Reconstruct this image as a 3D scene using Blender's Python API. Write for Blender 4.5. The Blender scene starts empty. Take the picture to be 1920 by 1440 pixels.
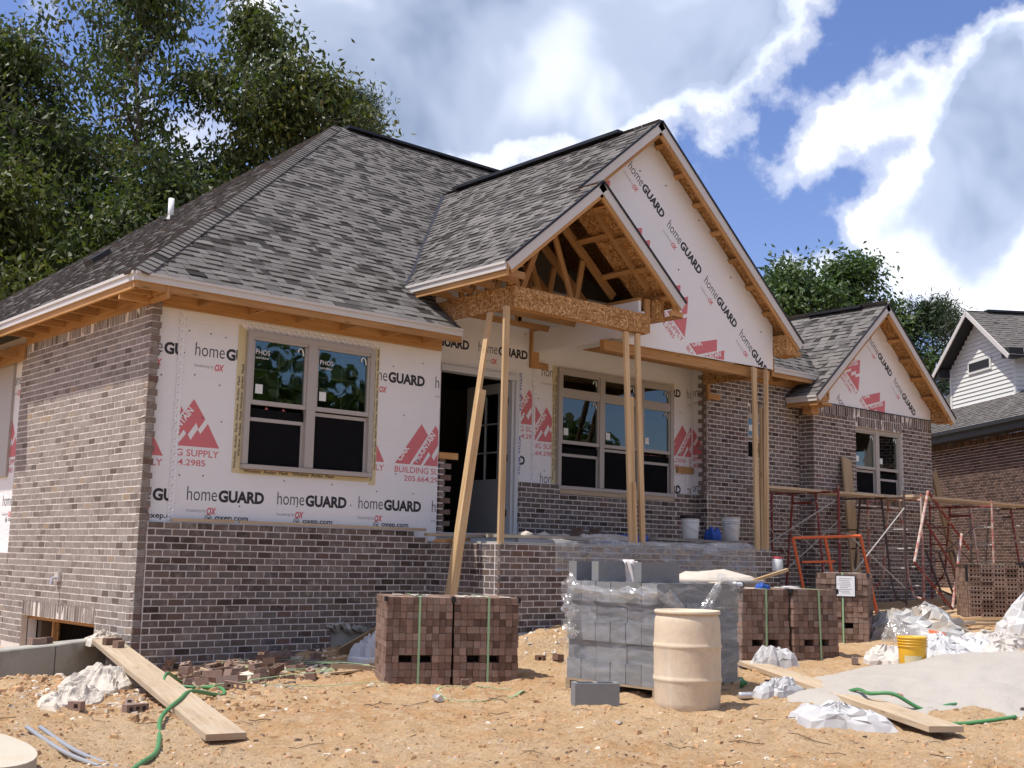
import bpy, bmesh, math, random
import numpy as np
from mathutils import Vector, Matrix, Euler

random.seed(7)
rng = np.random.default_rng(7)
scn = bpy.context.scene
COL = scn.collection
R = math.radians

# ------------------------------------------------------------------ camera
CAM = Vector((-5.7807, -12.9341, -0.326))
yaw, pit, rol = 0.7196, 0.1445, 0.0198
Fw = Vector((math.sin(yaw) * math.cos(pit), math.cos(yaw) * math.cos(pit), math.sin(pit)))
Rt = Vector((math.cos(yaw), -math.sin(yaw), 0.0))
Up = Rt.cross(Fw)
R2 = math.cos(rol) * Rt + math.sin(rol) * Up
U2 = -math.sin(rol) * Rt + math.cos(rol) * Up
cam_data = bpy.data.cameras.new('camera')
cam_data.sensor_width = 36.0
cam_data.lens = 36.0 * 2233.0 / 1920.0
cam_data.clip_start = 0.1
cam_data.clip_end = 2000.0
cam = bpy.data.objects.new('camera', cam_data)
COL.objects.link(cam)
mw = Matrix((R2, U2, -Fw)).transposed().to_4x4()
mw.translation = CAM
cam.matrix_world = mw
scn.camera = cam

# ------------------------------------------------------------------ light, sky, exposure
SUN_TO = Vector((-1.0, 0.43, 2.3)).normalized()      # towards the sun
SUN_STRENGTH = 2.0
SKY_STRENGTH = 0.058
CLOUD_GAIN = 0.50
EXPOSURE = 1.46
scn.view_settings.view_transform = 'Standard'
scn.view_settings.look = 'None'
scn.view_settings.gamma = 1.0
scn.view_settings.use_curve_mapping = False
scn.view_settings.exposure = EXPOSURE
sd = bpy.data.lights.new('sun', 'SUN')
sd.energy = SUN_STRENGTH
sd.angle = R(0.6)
sd.color = (1.0, 0.955, 0.89)
sun = bpy.data.objects.new('sun', sd)
COL.objects.link(sun)
sun.rotation_euler = (-SUN_TO).to_track_quat('-Z', 'Y').to_euler()
sun.location = (0, 0, 40)

world = bpy.data.worlds.new('World')
scn.world = world
world.use_nodes = True
wn = world.node_tree
wn.nodes.clear()


class NT:
    """small node helper"""
    def __init__(s, tree):
        s.t = tree
    def n(s, typ, **kw):
        nd = s.t.nodes.new(typ)
        for k, v in kw.items():
            if k.startswith('i_'):
                key = k[2:]
                key = int(key) if key.isdigit() else key.replace('_', ' ')
                if hasattr(v, 'is_linked') or isinstance(v, bpy.types.NodeSocket):
                    s.t.links.new(v, nd.inputs[key])
                else:
                    nd.inputs[key].default_value = v
            else:
                setattr(nd, k, v)
        return nd
    def math(s, op, a, b=None, c=None, clamp=False):
        nd = s.t.nodes.new('ShaderNodeMath')
        nd.operation = op
        nd.use_clamp = clamp
        for i, x in enumerate((a, b, c)):
            if x is None:
                continue
            if isinstance(x, (int, float)):
                nd.inputs[i].default_value = x
            else:
                s.t.links.new(x, nd.inputs[i])
        return nd.outputs[0]
    def noise(s, vec, scale, detail=3.0, rough=0.55, dist=0.0):
        nd = s.t.nodes.new('ShaderNodeTexNoise')
        if vec is not None:
            s.t.links.new(vec, nd.inputs['Vector'])
        nd.inputs['Scale'].default_value = scale
        nd.inputs['Detail'].default_value = detail
        nd.inputs['Roughness'].default_value = rough
        nd.inputs['Distortion'].default_value = dist
        return nd.outputs[0]
    def ramp(s, fac, stops, interp='LINEAR'):
        nd = s.t.nodes.new('ShaderNodeValToRGB')
        nd.color_ramp.interpolation = interp
        el = nd.color_ramp.elements
        while len(el) > 1:
            el.remove(el[-1])
        for i, (p, c) in enumerate(stops):
            e = el[0] if i == 0 else el.new(p)
            e.position = p
            if isinstance(c, (int, float)):
                c = (c, c, c)
            e.color = (c[0], c[1], c[2], 1.0)
        s.t.links.new(fac, nd.inputs[0])
        return nd.outputs[0]
    def mix(s, fac, a, b, blend='MIX'):
        nd = s.t.nodes.new('ShaderNodeMixRGB')
        nd.blend_type = blend
        for i, x in enumerate((fac, a, b)):
            if isinstance(x, (int, float)):
                nd.inputs[i].default_value = x if i == 0 else (x, x, x, 1)
            elif isinstance(x, (tuple, list)):
                nd.inputs[i].default_value = (x[0], x[1], x[2], 1)
            else:
                s.t.links.new(x, nd.inputs[i])
        return nd.outputs[0]
    def mapping(s, vec, scale=(1, 1, 1), loc=(0, 0, 0), rot=(0, 0, 0)):
        nd = s.t.nodes.new('ShaderNodeMapping')
        s.t.links.new(vec, nd.inputs[0])
        nd.inputs['Location'].default_value = loc
        nd.inputs['Rotation'].default_value = rot
        nd.inputs['Scale'].default_value = scale
        return nd.outputs[0]


w = NT(wn)
sky = w.n('ShaderNodeTexSky', sky_type='NISHITA')
sky.sun_disc = False
sky.sun_elevation = math.asin(SUN_TO.z)
sky.sun_rotation = math.atan2(SUN_TO.x, SUN_TO.y)
sky.air_density = 1.0
sky.dust_density = 1.0
sky.ozone_density = 2.0
tc = w.n('ShaderNodeTexCoord')
gen = tc.outputs['Generated']
# broken cumulus: soft cloud masses by direction, edges torn by noise
CLOUDS = [(0.4568, 0.786, 0.4166, 0.0493, 0.9), (0.5074, 0.7558, 0.4138, 0.0672, 1.0), (0.5527, 0.7302, 0.4015, 0.0672, 1), (0.5911, 0.6895, 0.4185, 0.0761, 1), (0.6383, 0.6458, 0.419, 0.0761, 1), (0.6806, 0.6094, 0.4068, 0.0627, 0.9), (0.7101, 0.5681, 0.416, 0.0537, 0.8), (0.7282, 0.5349, 0.4285, 0.0313, 0.7), (0.5448, 0.7603, 0.3537, 0.0537, 0.8), (0.5936, 0.7236, 0.3521, 0.0493, 0.7), (0.6307, 0.6805, 0.373, 0.0537, 0.8), (0.6709, 0.641, 0.3728, 0.0358, 0.6), (0.4927, 0.7914, 0.3618, 0.0448, 0.6), (0.5463, 0.6848, 0.4822, 0.1164, 1), (0.644, 0.5935, 0.4827, 0.1075, 1), (0.8051, 0.462, 0.3718, 0.0224, 0.75), (0.7984, 0.4862, 0.3552, 0.0269, 0.8), (0.7884, 0.5139, 0.3381, 0.0246, 0.75), (0.7797, 0.5382, 0.3199, 0.0179, 0.6), (0.7703, 0.56, 0.305, 0.0157, 0.45), (0.7359, 0.5894, 0.3331, 0.0143, 0.42), (0.7506, 0.5631, 0.3457, 0.0112, 0.3), (0.8319, 0.3893, 0.3955, 0.0269, 0.9), (0.8362, 0.4093, 0.3651, 0.0336, 0.9), (0.8424, 0.4266, 0.3291, 0.0403, 0.8), (0.8345, 0.4537, 0.3125, 0.0291, 0.6), (0.8296, 0.479, 0.2869, 0.0313, 0.6), (0.8216, 0.503, 0.2684, 0.0246, 0.55), (0.8511, 0.4557, 0.2606, 0.0403, 0.5), (0.8666, 0.42, 0.2694, 0.0493, 0.6), (0.8411, 0.4874, 0.2344, 0.0403, 0.6), (0.8761, 0.4358, 0.2062, 0.0493, 0.7), (0.8649, 0.3837, 0.3236, 0.0717, 1), (0.7891, 0.5669, 0.2366, 0.0143, 0.65), (0.8073, 0.5438, 0.2292, 0.0202, 0.5), (0.885, 0.4237, 0.1932, 0.0224, 0.7), (0.2938, 0.8665, 0.4035, 0.0269, 0.3), (0.4159, 0.8551, 0.3095, 0.0403, 0.45), (0.379, 0.8587, 0.345, 0.0358, 0.3)]
# rest of the sky: unseen clouds, kept pale to fill the shaded front
crng = random.Random(12)
for k in range(30):
    az = 88 + 285 * (k + crng.random()) / 30
    el = 10 + 62 * crng.random() ** 1.1
    CLOUDS.append((math.sin(R(az)) * math.cos(R(el)), math.cos(R(az)) * math.cos(R(el)), math.sin(R(el)), crng.uniform(.13, .24), crng.uniform(.5, .72)))
CLOUDS.append((0.0, -0.1, 1.0, 0.2, 0.6))
warp = w.n('ShaderNodeTexNoise')
wn.links.new(gen, warp.inputs['Vector'])
warp.inputs['Scale'].default_value = 9.0
warp.inputs['Detail'].default_value = 5.0
warp.inputs['Roughness'].default_value = 0.6
wv = w.n('ShaderNodeVectorMath', operation='SUBTRACT')
wn.links.new(warp.outputs['Color'], wv.inputs[0])
wv.inputs[1].default_value = (0.5, 0.5, 0.5)
wv2 = w.n('ShaderNodeVectorMath', operation='SCALE')
wn.links.new(wv.outputs[0], wv2.inputs[0])
wv2.inputs['Scale'].default_value = 0.085
wv3 = w.n('ShaderNodeVectorMath', operation='ADD')
wn.links.new(gen, wv3.inputs[0])
wn.links.new(wv2.outputs[0], wv3.inputs[1])
wdir = w.n('ShaderNodeVectorMath', operation='NORMALIZE')
wn.links.new(wv3.outputs[0], wdir.inputs[0])
tot = None
for (cx, cy, cz, rad, wt) in CLOUDS:
    d = w.n('ShaderNodeVectorMath', operation='DOT_PRODUCT')
    wn.links.new(wdir.outputs[0], d.inputs[0])
    v = Vector((cx, cy, cz)).normalized()
    d.inputs[1].default_value = v
    k = 1.0 / (rad * rad)
    e = w.math('MULTIPLY', w.math('SUBTRACT', d.outputs['Value'], 1.0), k * 2.3)
    g = w.math('POWER', 2.718, e)
    g = w.math('MULTIPLY', g, wt)
    tot = g if tot is None else w.math('ADD', tot, g)
tot = w.math('MINIMUM', tot, 1.25)
fine = w.noise(gen, 26.0, 7.0, 0.62)
mid = w.noise(gen, 8.0, 5.0, 0.55)
dens = w.math('ADD', tot, w.math('MULTIPLY', w.math('SUBTRACT', fine, 0.5), 1.05))
dens = w.math('ADD', dens, w.math('MULTIPLY', w.math('SUBTRACT', mid, 0.5), 0.5))
alpha = w.ramp(dens, [(0.18, 0.0), (0.44, 0.36), (0.78, 0.88), (1.05, 1.0)], 'EASE')
# thick parts are greyer seen from below, thin sunlit rims are white
shade_in = w.math('ADD', w.math('MULTIPLY', tot, 0.62), w.math('MULTIPLY', w.math('SUBTRACT', w.noise(gen, 6.0, 4.0, 0.5, 0.3), 0.5), 1.25))
ccol = w.ramp(shade_in, [(0.42, (0.84, 0.85, 0.87)), (0.60, (0.64, 0.69, 0.80)), (0.78, (0.37, 0.43, 0.57)), (1.0, (0.205, 0.265, 0.395))], 'EASE')
# clouds opposite the sun are brightened, an added fill for the shaded front
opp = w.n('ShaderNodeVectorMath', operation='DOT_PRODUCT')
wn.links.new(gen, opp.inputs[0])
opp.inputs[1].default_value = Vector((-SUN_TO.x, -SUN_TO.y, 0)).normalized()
cloud_fill = w.math('ADD', 1.0, w.math('MULTIPLY', w.math('MAXIMUM', opp.outputs['Value'], 0.0), 0.35))
ccol = w.mix(1.0, w.mix(1.0, ccol, CLOUD_GAIN, 'MULTIPLY'), cloud_fill, 'MULTIPLY')
hsv = w.n('ShaderNodeHueSaturation')
hsv.inputs['Saturation'].default_value = 1.10
wn.links.new(sky.outputs[0], hsv.inputs['Color'])
skyc = w.mix(1.0, w.mix(1.0, hsv.outputs[0], SKY_STRENGTH, 'MULTIPLY'), (0.95, 0.88, 1.08), 'MULTIPLY')
bg = w.n('ShaderNodeBackground')
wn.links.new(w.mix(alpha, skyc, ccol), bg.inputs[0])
bg.inputs[1].default_value = 1.0
wo = w.n('ShaderNodeOutputWorld')
wn.links.new(bg.outputs[0], wo.inputs[0])

# ------------------------------------------------------------------ materials
MATS = {}


def new_mat(name):
    m = bpy.data.materials.new(name)
    m.use_nodes = True
    t = m.node_tree
    t.nodes.clear()
    out = t.nodes.new('ShaderNodeOutputMaterial')
    b = t.nodes.new('ShaderNodeBsdfPrincipled')
    t.links.new(b.outputs[0], out.inputs[0])
    MATS[name] = m
    return m, NT(t), b, out


def bump(q, b, h, strength=0.3, dist=0.01):
    nd = q.t.nodes.new('ShaderNodeBump')
    nd.inputs['Strength'].default_value = strength
    nd.inputs['Distance'].default_value = dist
    q.t.links.new(h, nd.inputs['Height'])
    q.t.links.new(nd.outputs[0], b.inputs['Normal'])


def rndfac(q):
    a = q.n('ShaderNodeAttribute', attribute_name='rnd')
    o = q.n('ShaderNodeObjectInfo')
    return q.math('FRACT', q.math('ADD', a.outputs['Fac'], o.outputs['Random']))


def posn(q):
    return q.n('ShaderNodeNewGeometry').outputs['Position']


def uvn(q):
    return q.n('ShaderNodeUVMap').outputs[0]


def objc(q):
    return q.n('ShaderNodeTexCoord').outputs['Object']


def plain(name, col, rough=0.7, var=0.12, scale=6.0, bstr=0.0, bscale=40.0, spec=0.3, metal=0.0, stain=None, stain_scale=2.0, stain_lo=0.5, stain_hi=0.7, rv=0.0):
    m, q, b, o = new_mat(name)
    p = posn(q)
    n = q.noise(p, scale, 5.0, 0.6)
    c = q.mix(n, tuple(x * (1 - var) for x in col), tuple(min(1, x * (1 + var)) for x in col))
    if rv:
        r = rndfac(q)
        c = q.mix(1.0, c, q.ramp(r, [(0, 1 - rv), (1, 1 + rv)]), 'MULTIPLY')
    if stain:
        s = q.ramp(q.noise(p, stain_scale, 6.0, 0.65), [(stain_lo, 0.0), (stain_hi, 1.0)])
        c = q.mix(s, c, stain)
    q.t.links.new(c, b.inputs['Base Color'])
    b.inputs['Roughness'].default_value = rough
    b.inputs['Metallic'].default_value = metal
    b.inputs['Specular IOR Level'].default_value = spec
    if bstr:
        bump(q, b, q.noise(p, bscale, 4.0, 0.6), bstr, 0.01)
    return m


def brick_mat(name, stops, haze, haze_amt, hscale=9.0):
    m, q, b, o = new_mat(name)
    r = rndfac(q)
    c = q.ramp(r, stops)
    p = posn(q)
    n1 = q.noise(p, 55.0, 4.0, 0.65)
    c = q.mix(1.0, c, q.ramp(n1, [(0.25, 0.72), (0.75, 1.22)]), 'MULTIPLY')
    s = q.ramp(q.noise(p, hscale, 6.0, 0.7, 0.4), [(0.50, 0.0), (0.72, haze_amt)])
    s2 = q.math('MULTIPLY', s, q.ramp(q.math('FRACT', q.math('MULTIPLY', r, 7.31)), [(0.2, 0.25), (0.8, 1.0)]))
    c = q.mix(s2, c, haze)
    q.t.links.new(c, b.inputs['Base Color'])
    b.inputs['Roughness'].default_value = 0.9
    b.inputs['Specular IOR Level'].default_value = 0.15
    bump(q, b, q.noise(p, 90.0, 4.0, 0.7), 0.5, 0.006)
    return m


brick_mat('brick', [(0.0, (0.062, 0.044, 0.036)), (0.12, (0.115, 0.083, 0.066)), (0.3, (0.165, 0.124, 0.100)), (0.45, (0.140, 0.117, 0.104)), (0.6, (0.195, 0.147, 0.120)), (0.78, (0.225, 0.18, 0.152)), (0.92, (0.10, 0.083, 0.080)), (1.0, (0.175, 0.105, 0.08))], (0.46, 0.42, 0.38), 0.6)
brick_mat('brick_washed', [(0.0, (0.12, 0.095, 0.08)), (0.1, (0.20, 0.165, 0.14)), (0.3, (0.25, 0.212, 0.185)), (0.5, (0.30, 0.26, 0.23)), (0.75, (0.235, 0.20, 0.175)), (0.97, (0.31, 0.27, 0.24)), (1.0, (0.31, 0.235, 0.16))], (0.45, 0.41, 0.37), 0.6)
brick_mat('brick_raw', [(0.0, (0.12, 0.074, 0.054)), (0.3, (0.195, 0.122, 0.090)), (0.6, (0.255, 0.165, 0.124)), (0.8, (0.225, 0.163, 0.132)), (1.0, (0.31, 0.205, 0.158))], (0.32, 0.26, 0.215), 0.4, 7.0)
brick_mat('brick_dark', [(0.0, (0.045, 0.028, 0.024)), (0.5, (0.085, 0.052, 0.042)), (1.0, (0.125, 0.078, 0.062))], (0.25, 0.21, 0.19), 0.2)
plain('mortar', (0.68, 0.625, 0.575), 0.95, 0.18, 14.0, 0.5, 120.0, 0.1)
plain('mortar_pale', (0.70, 0.63, 0.56), 0.95, 0.15, 14.0, 0.5, 120.0, 0.1)
plain('black_void', (0.012, 0.012, 0.012), 0.9, 0.1)
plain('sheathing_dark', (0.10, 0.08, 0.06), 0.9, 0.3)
plain('fascia_white', (0.56, 0.53, 0.49), 0.45, 0.06, 3.0, 0, 40, 0.4)
plain('window_frame', (0.41, 0.375, 0.335), 0.45, 0.05, 3.0, 0, 40, 0.4)
plain('frame_white', (0.62, 0.63, 0.63), 0.45, 0.05)
plain('door_grey', (0.335, 0.345, 0.33), 0.5, 0.05)
plain('black_metal', (0.02, 0.02, 0.021), 0.45, 0.2)
plain('soffit_black', (0.018, 0.018, 0.019), 0.5, 0.2)
plain('concrete', (0.36, 0.345, 0.30), 0.9, 0.16, 4.0, 0.35, 60.0, 0.2, stain=(0.22, 0.205, 0.18), stain_scale=1.6, stain_lo=.5, stain_hi=.75)
plain('concrete_pale', (0.47, 0.42, 0.335), 0.9, 0.14, 5.0, 0.3, 60.0, 0.2, stain=(0.50, 0.36, 0.22), stain_scale=1.3)
plain('cmu', (0.205, 0.208, 0.21), 0.95, 0.16, 20.0, 0.6, 160.0, 0.12, rv=0.1, stain=(0.24, 0.225, 0.195), stain_scale=2.2, stain_lo=.52, stain_hi=.8)
m, q, b, o = new_mat('barrel_plastic')
p = posn(q)
c = q.mix(q.noise(p, 3.0, 5.0, 0.6), (0.60, 0.475, 0.325), (0.70, 0.575, 0.415))
dst = q.ramp(q.noise(p, 9.0, 8.0, 0.72, 0.5), [(0.44, 0.0), (0.66, 0.75)])
c = q.mix(dst, c, (0.52, 0.44, 0.34))
stk = q.ramp(q.noise(q.mapping(p, (9, 9, 0.7)), 1.6, 6.0, 0.7, 0.8), [(0.56, 0.0), (0.72, 0.6)])
c = q.mix(stk, c, (0.68, 0.62, 0.53))
spk = q.ramp(q.noise(p, 40.0, 5.0, 0.75), [(0.62, 0.0), (0.72, 0.6)])
c = q.mix(spk, c, (0.38, 0.30, 0.21))
q.t.links.new(c, b.inputs['Base Color'])
b.inputs['Roughness'].default_value = 0.6
b.inputs['Specular IOR Level'].default_value = 0.25
bump(q, b, q.noise(p, 30.0, 5.0, 0.6), 0.12, 0.01)
plain('plastic_white', (0.68, 0.68, 0.66), 0.4, 0.08, 8.0, 0, 40, 0.4, stain=(0.42, 0.41, 0.38), stain_scale=9.0, stain_lo=.6, stain_hi=.75)
plain('plastic_yellow', (0.78, 0.43, 0.03), 0.4, 0.06, 5.0, 0, 40, 0.4)
plain('plastic_blue', (0.03, 0.09, 0.36), 0.4, 0.2)
plain('plastic_black', (0.022, 0.022, 0.024), 0.4, 0.2)
plain('sack_white', (0.50, 0.49, 0.48), 0.75, 0.08, 5.0, 0.25, 26.0, 0.2, stain=(0.60, 0.56, 0.50), stain_scale=7.0, stain_lo=.58, stain_hi=.78)
plain('sack_dusty', (0.52, 0.475, 0.42), 0.8, 0.12, 5.0, 0.25, 26.0, 0.2)
plain('mortar_lump', (0.54, 0.48, 0.405), 0.95, 0.18, 9.0, 0.6, 60.0, 0.1)
plain('foam_white', (0.74, 0.73, 0.70), 0.7, 0.05)
plain('sheet_grey', (0.43, 0.42, 0.40), 0.35, 0.1, 4.0, 0.2, 20.0, 0.5, stain=(0.36, 0.29, 0.21), stain_scale=2.5, stain_lo=.45, stain_hi=.6)
plain('rag', (0.70, 0.63, 0.60), 0.9, 0.08, 20.0)
plain('strap_green', (0.29, 0.45, 0.25), 0.5, 0.1)
plain('hose_green', (0.075, 0.23, 0.09), 0.4, 0.15)
plain('pipe_grey', (0.27, 0.28, 0.30), 0.5, 0.08)
plain('pipe_white', (0.78, 0.78, 0.77), 0.4, 0.04)
plain('steel_red', (0.20, 0.035, 0.030), 0.55, 0.2, 10.0, 0, 40, 0.4, stain=(0.42, 0.33, 0.30), stain_scale=11.0, stain_lo=.56, stain_hi=.64)
plain('steel_pink', (0.40, 0.13, 0.10), 0.6, 0.2, 10.0, 0, 40, 0.35, stain=(0.52, 0.42, 0.36), stain_scale=9.0, stain_lo=.42, stain_hi=.56)
plain('steel_orange', (0.66, 0.13, 0.035), 0.5, 0.12, 10.0, 0, 40, 0.4, stain=(0.70, 0.55, 0.48), stain_scale=10.0, stain_lo=.66, stain_hi=.72)
plain('steel_dark', (0.075, 0.05, 0.045), 0.6, 0.25, 10.0, 0, 40, 0.4, stain=(0.30, 0.24, 0.21), stain_scale=8.0, stain_lo=.58, stain_hi=.68)
plain('steel_pale', (0.40, 0.37, 0.34), 0.6, 0.2, 10.0, 0, 40, 0.4)
plain('can_metal', (0.62, 0.60, 0.60), 0.35, 0.1, 30.0, 0, 40, 0.5, metal=0.6)
plain('print_black', (0.035, 0.035, 0.04), 0.6, 0.1)
plain('print_grey', (0.26, 0.26, 0.27), 0.6, 0.1)
plain('print_red', (0.62, 0.115, 0.125), 0.6, 0.06)
plain('print_pink', (0.60, 0.17, 0.18), 0.6, 0.06)
plain('print_white', (0.80, 0.79, 0.78), 0.6, 0.03)
plain('print_blue', (0.06, 0.08, 0.42), 0.6, 0.1)
plain('tape_yellow', (0.62, 0.53, 0.31), 0.5, 0.08, 8.0)
plain('sticker_white', (0.72, 0.74, 0.71), 0.6, 0.03)
plain('paper_tag', (0.76, 0.77, 0.76), 0.6, 0.05)
plain('twig', (0.11, 0.075, 0.05), 0.9, 0.3)
plain('clod', (0.44, 0.27, 0.145), 0.95, 0.35, 12.0, 0.5, 80.0, 0.1, rv=0.25)
plain('chip_pale', (0.55, 0.47, 0.37), 0.95, 0.2, 12.0, rv=0.3)
plain('chip_dark', (0.12, 0.085, 0.065), 0.95, 0.2, 12.0, rv=0.3)
plain('terracotta', (0.35, 0.14, 0.08), 0.8, 0.15)
plain('siding', (0.68, 0.67, 0.62), 0.5, 0.04, 2.0)
plain('seam_dark', (0.05, 0.05, 0.045), 0.8)  # plain dark tone of the form seam

# housewrap: white woven sheet, faint creases
m, q, b, o = new_mat('housewrap')
p = posn(q)
c = q.mix(q.noise(p, 1.3, 4.0, 0.6), (0.735, 0.725, 0.715), (0.80, 0.785, 0.77))
sm = q.ramp(q.noise(p, 3.0, 6.0, 0.7), [(0.60, 0.0), (0.80, 0.35)])
c = q.mix(sm, c, (0.64, 0.60, 0.56))
q.t.links.new(c, b.inputs['Base Color'])
b.inputs['Roughness'].default_value = 0.62
b.inputs['Specular IOR Level'].default_value = 0.25
wrk = q.noise(q.mapping(p, (0.55, 0.55, 2.6)), 3.0, 5.0, 0.6, 1.2)
bump(q, b, wrk, 0.28, 0.03)

# wet-look wood: board grain along UV u
def wood(name, dark, mid_, light, rough=0.75, knots=True, dirt=None):
    m, q, b, o = new_mat(name)
    uv = uvn(q)
    r = rndfac(q)
    cmb = q.n('ShaderNodeCombineXYZ')
    q.t.links.new(q.math('MULTIPLY', r, 37.0), cmb.inputs[0])
    q.t.links.new(q.math('MULTIPLY', r, 11.0), cmb.inputs[2])
    add = q.n('ShaderNodeVectorMath', operation='ADD')
    q.t.links.new(uv, add.inputs[0])
    q.t.links.new(cmb.outputs[0], add.inputs[1])
    g1 = q.noise(q.mapping(add.outputs[0], (1.6, 42.0, 1.0)), 1.0, 4.0, 0.6, 0.6)
    g2 = q.noise(q.mapping(add.outputs[0], (0.9, 9.0, 1.0)), 1.0, 3.0, 0.5, 0.4)
    c = q.ramp(q.math('ADD', q.math('MULTIPLY', g1, 0.6), q.math('MULTIPLY', g2, 0.4)), [(0.33, dark), (0.5, mid_), (0.68, light)])
    c = q.mix(1.0, c, q.ramp(q.math('FRACT', q.math('MULTIPLY', r, 5.7)), [(0, 0.82), (1, 1.12)]), 'MULTIPLY')
    if knots:
        vo = q.n('ShaderNodeTexVoronoi')
        q.t.links.new(q.mapping(add.outputs[0], (2.3, 8.0, 1.0)), vo.inputs['Vector'])
        vo.inputs['Scale'].default_value = 1.0
        kf = q.ramp(vo.outputs['Distance'], [(0.05, 0.75), (0.16, 0.0)])
        c = q.mix(kf, c, tuple(x * 0.45 for x in dark))
    if dirt:
        s = q.ramp(q.noise(posn(q), 5.0, 6.0, 0.7), [(0.45, 0.0), (0.7, 0.7)])
        c = q.mix(s, c, dirt)
    q.t.links.new(c, b.inputs['Base Color'])
    b.inputs['Roughness'].default_value = rough
    b.inputs['Specular IOR Level'].default_value = 0.2
    bump(q, b, g1, 0.2, 0.004)
    return m


wood('pine', (0.31, 0.155, 0.056), (0.44, 0.235, 0.092), (0.53, 0.31, 0.135))
wood('pine_pale', (0.42, 0.26, 0.125), (0.55, 0.37, 0.195), (0.66, 0.48, 0.28))
wood('plank_weathered', (0.36, 0.26, 0.165), (0.50, 0.38, 0.25), (0.60, 0.48, 0.335), 0.85, True, (0.42, 0.35, 0.27))
wood('plank_grey', (0.25, 0.20, 0.155), (0.36, 0.30, 0.24), (0.46, 0.39, 0.32), 0.9, False, (0.48, 0.43, 0.37))
wood('plank_tan', (0.27, 0.185, 0.105), (0.36, 0.255, 0.15), (0.44, 0.32, 0.20), 0.85, True)
wood('pallet_wood', (0.24, 0.175, 0.11), (0.34, 0.255, 0.165), (0.42, 0.33, 0.225), 0.9, False)

# oriented strand board
m, q, b, o = new_mat('osb')
uv = uvn(q)
v1 = q.n('ShaderNodeTexVoronoi')
q.t.links.new(q.mapping(uv, (26.0, 75.0, 1.0), (0, 0, 0), (0, 0, 0.35)), v1.inputs['Vector'])
v1.inputs['Scale'].default_value = 1.0
v2 = q.n('ShaderNodeTexVoronoi')
q.t.links.new(q.mapping(uv, (70.0, 26.0, 1.0), (3, 1, 0), (0, 0, 0.2)), v2.inputs['Vector'])
v2.inputs['Scale'].default_value = 1.0
sep1 = q.n('ShaderNodeSeparateColor')
q.t.links.new(v1.outputs['Color'], sep1.inputs[0])
sep2 = q.n('ShaderNodeSeparateColor')
q.t.links.new(v2.outputs['Color'], sep2.inputs[0])
pick = q.math('GREATER_THAN', q.noise(uv, 9.0, 3.0, 0.6), 0.5)
f = q.mix(pick, sep1.outputs[0], sep2.outputs[0])
c = q.ramp(f, [(0.0, (0.17, 0.075, 0.022)), (0.35, (0.33, 0.155, 0.05)), (0.65, (0.44, 0.23, 0.085)), (0.88, (0.54, 0.32, 0.14)), (1.0, (0.64, 0.44, 0.23))])
q.t.links.new(c, b.inputs['Base Color'])
b.inputs['Roughness'].default_value = 0.75
b.inputs['Specular IOR Level'].default_value = 0.2
bump(q, b, f, 0.3, 0.004)

# asphalt shingle
m, q, b, o = new_mat('shingle')
r = rndfac(q)
p = posn(q)
c = q.ramp(r, [(0.0, (0.028, 0.025, 0.023)), (0.12, (0.122, 0.112, 0.104)), (0.5, (0.138, 0.127, 0.118)), (0.8, (0.150, 0.138, 0.128)), (1.0, (0.165, 0.152, 0.141))])
gr = q.noise(p, 130.0, 3.0, 0.8)
c = q.mix(1.0, c, q.ramp(gr, [(0.3, 0.72), (0.7, 1.28)]), 'MULTIPLY')
c = q.mix(1.0, c, q.ramp(q.noise(p, 0.7, 4.0, 0.5), [(0.3, 0.9), (0.7, 1.1)]), 'MULTIPLY')
q.t.links.new(c, b.inputs['Base Color'])
b.inputs['Roughness'].default_value = 0.92
b.inputs['Specular IOR Level'].default_value = 0.15
bump(q, b, gr, 0.4, 0.004)

# window glass: dark, mirror-like from outside
m, q, b, o = new_mat('glass')
t = q.t
gl = q.n('ShaderNodeBsdfGlossy')
gl.inputs['Color'].default_value = (0.80, 0.92, 0.90, 1)
gl.inputs['Roughness'].default_value = 0.015
tr = q.n('ShaderNodeBsdfTransparent')
tr.inputs['Color'].default_value = (0.62, 0.70, 0.66, 1)
fr = q.n('ShaderNodeFresnel')
fr.inputs['IOR'].default_value = 1.5
ms = q.n('ShaderNodeMixShader')
t.links.new(q.math('ADD', q.math('MULTIPLY', fr.outputs[0], 1.6), 0.05, clamp=True), ms.inputs[0])
t.links.new(tr.outputs[0], ms.inputs[1])
t.links.new(gl.outputs[0], ms.inputs[2])
t.links.new(ms.outputs[0], o.inputs[0])
wvn = q.noise(posn(q), 1.6, 2.0, 0.5)
bp = q.n('ShaderNodeBump')
bp.inputs['Strength'].default_value = 0.05
bp.inputs['Distance'].default_value = 0.05
t.links.new(wvn, bp.inputs['Height'])
t.links.new(bp.outputs[0], gl.inputs['Normal'])

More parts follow.
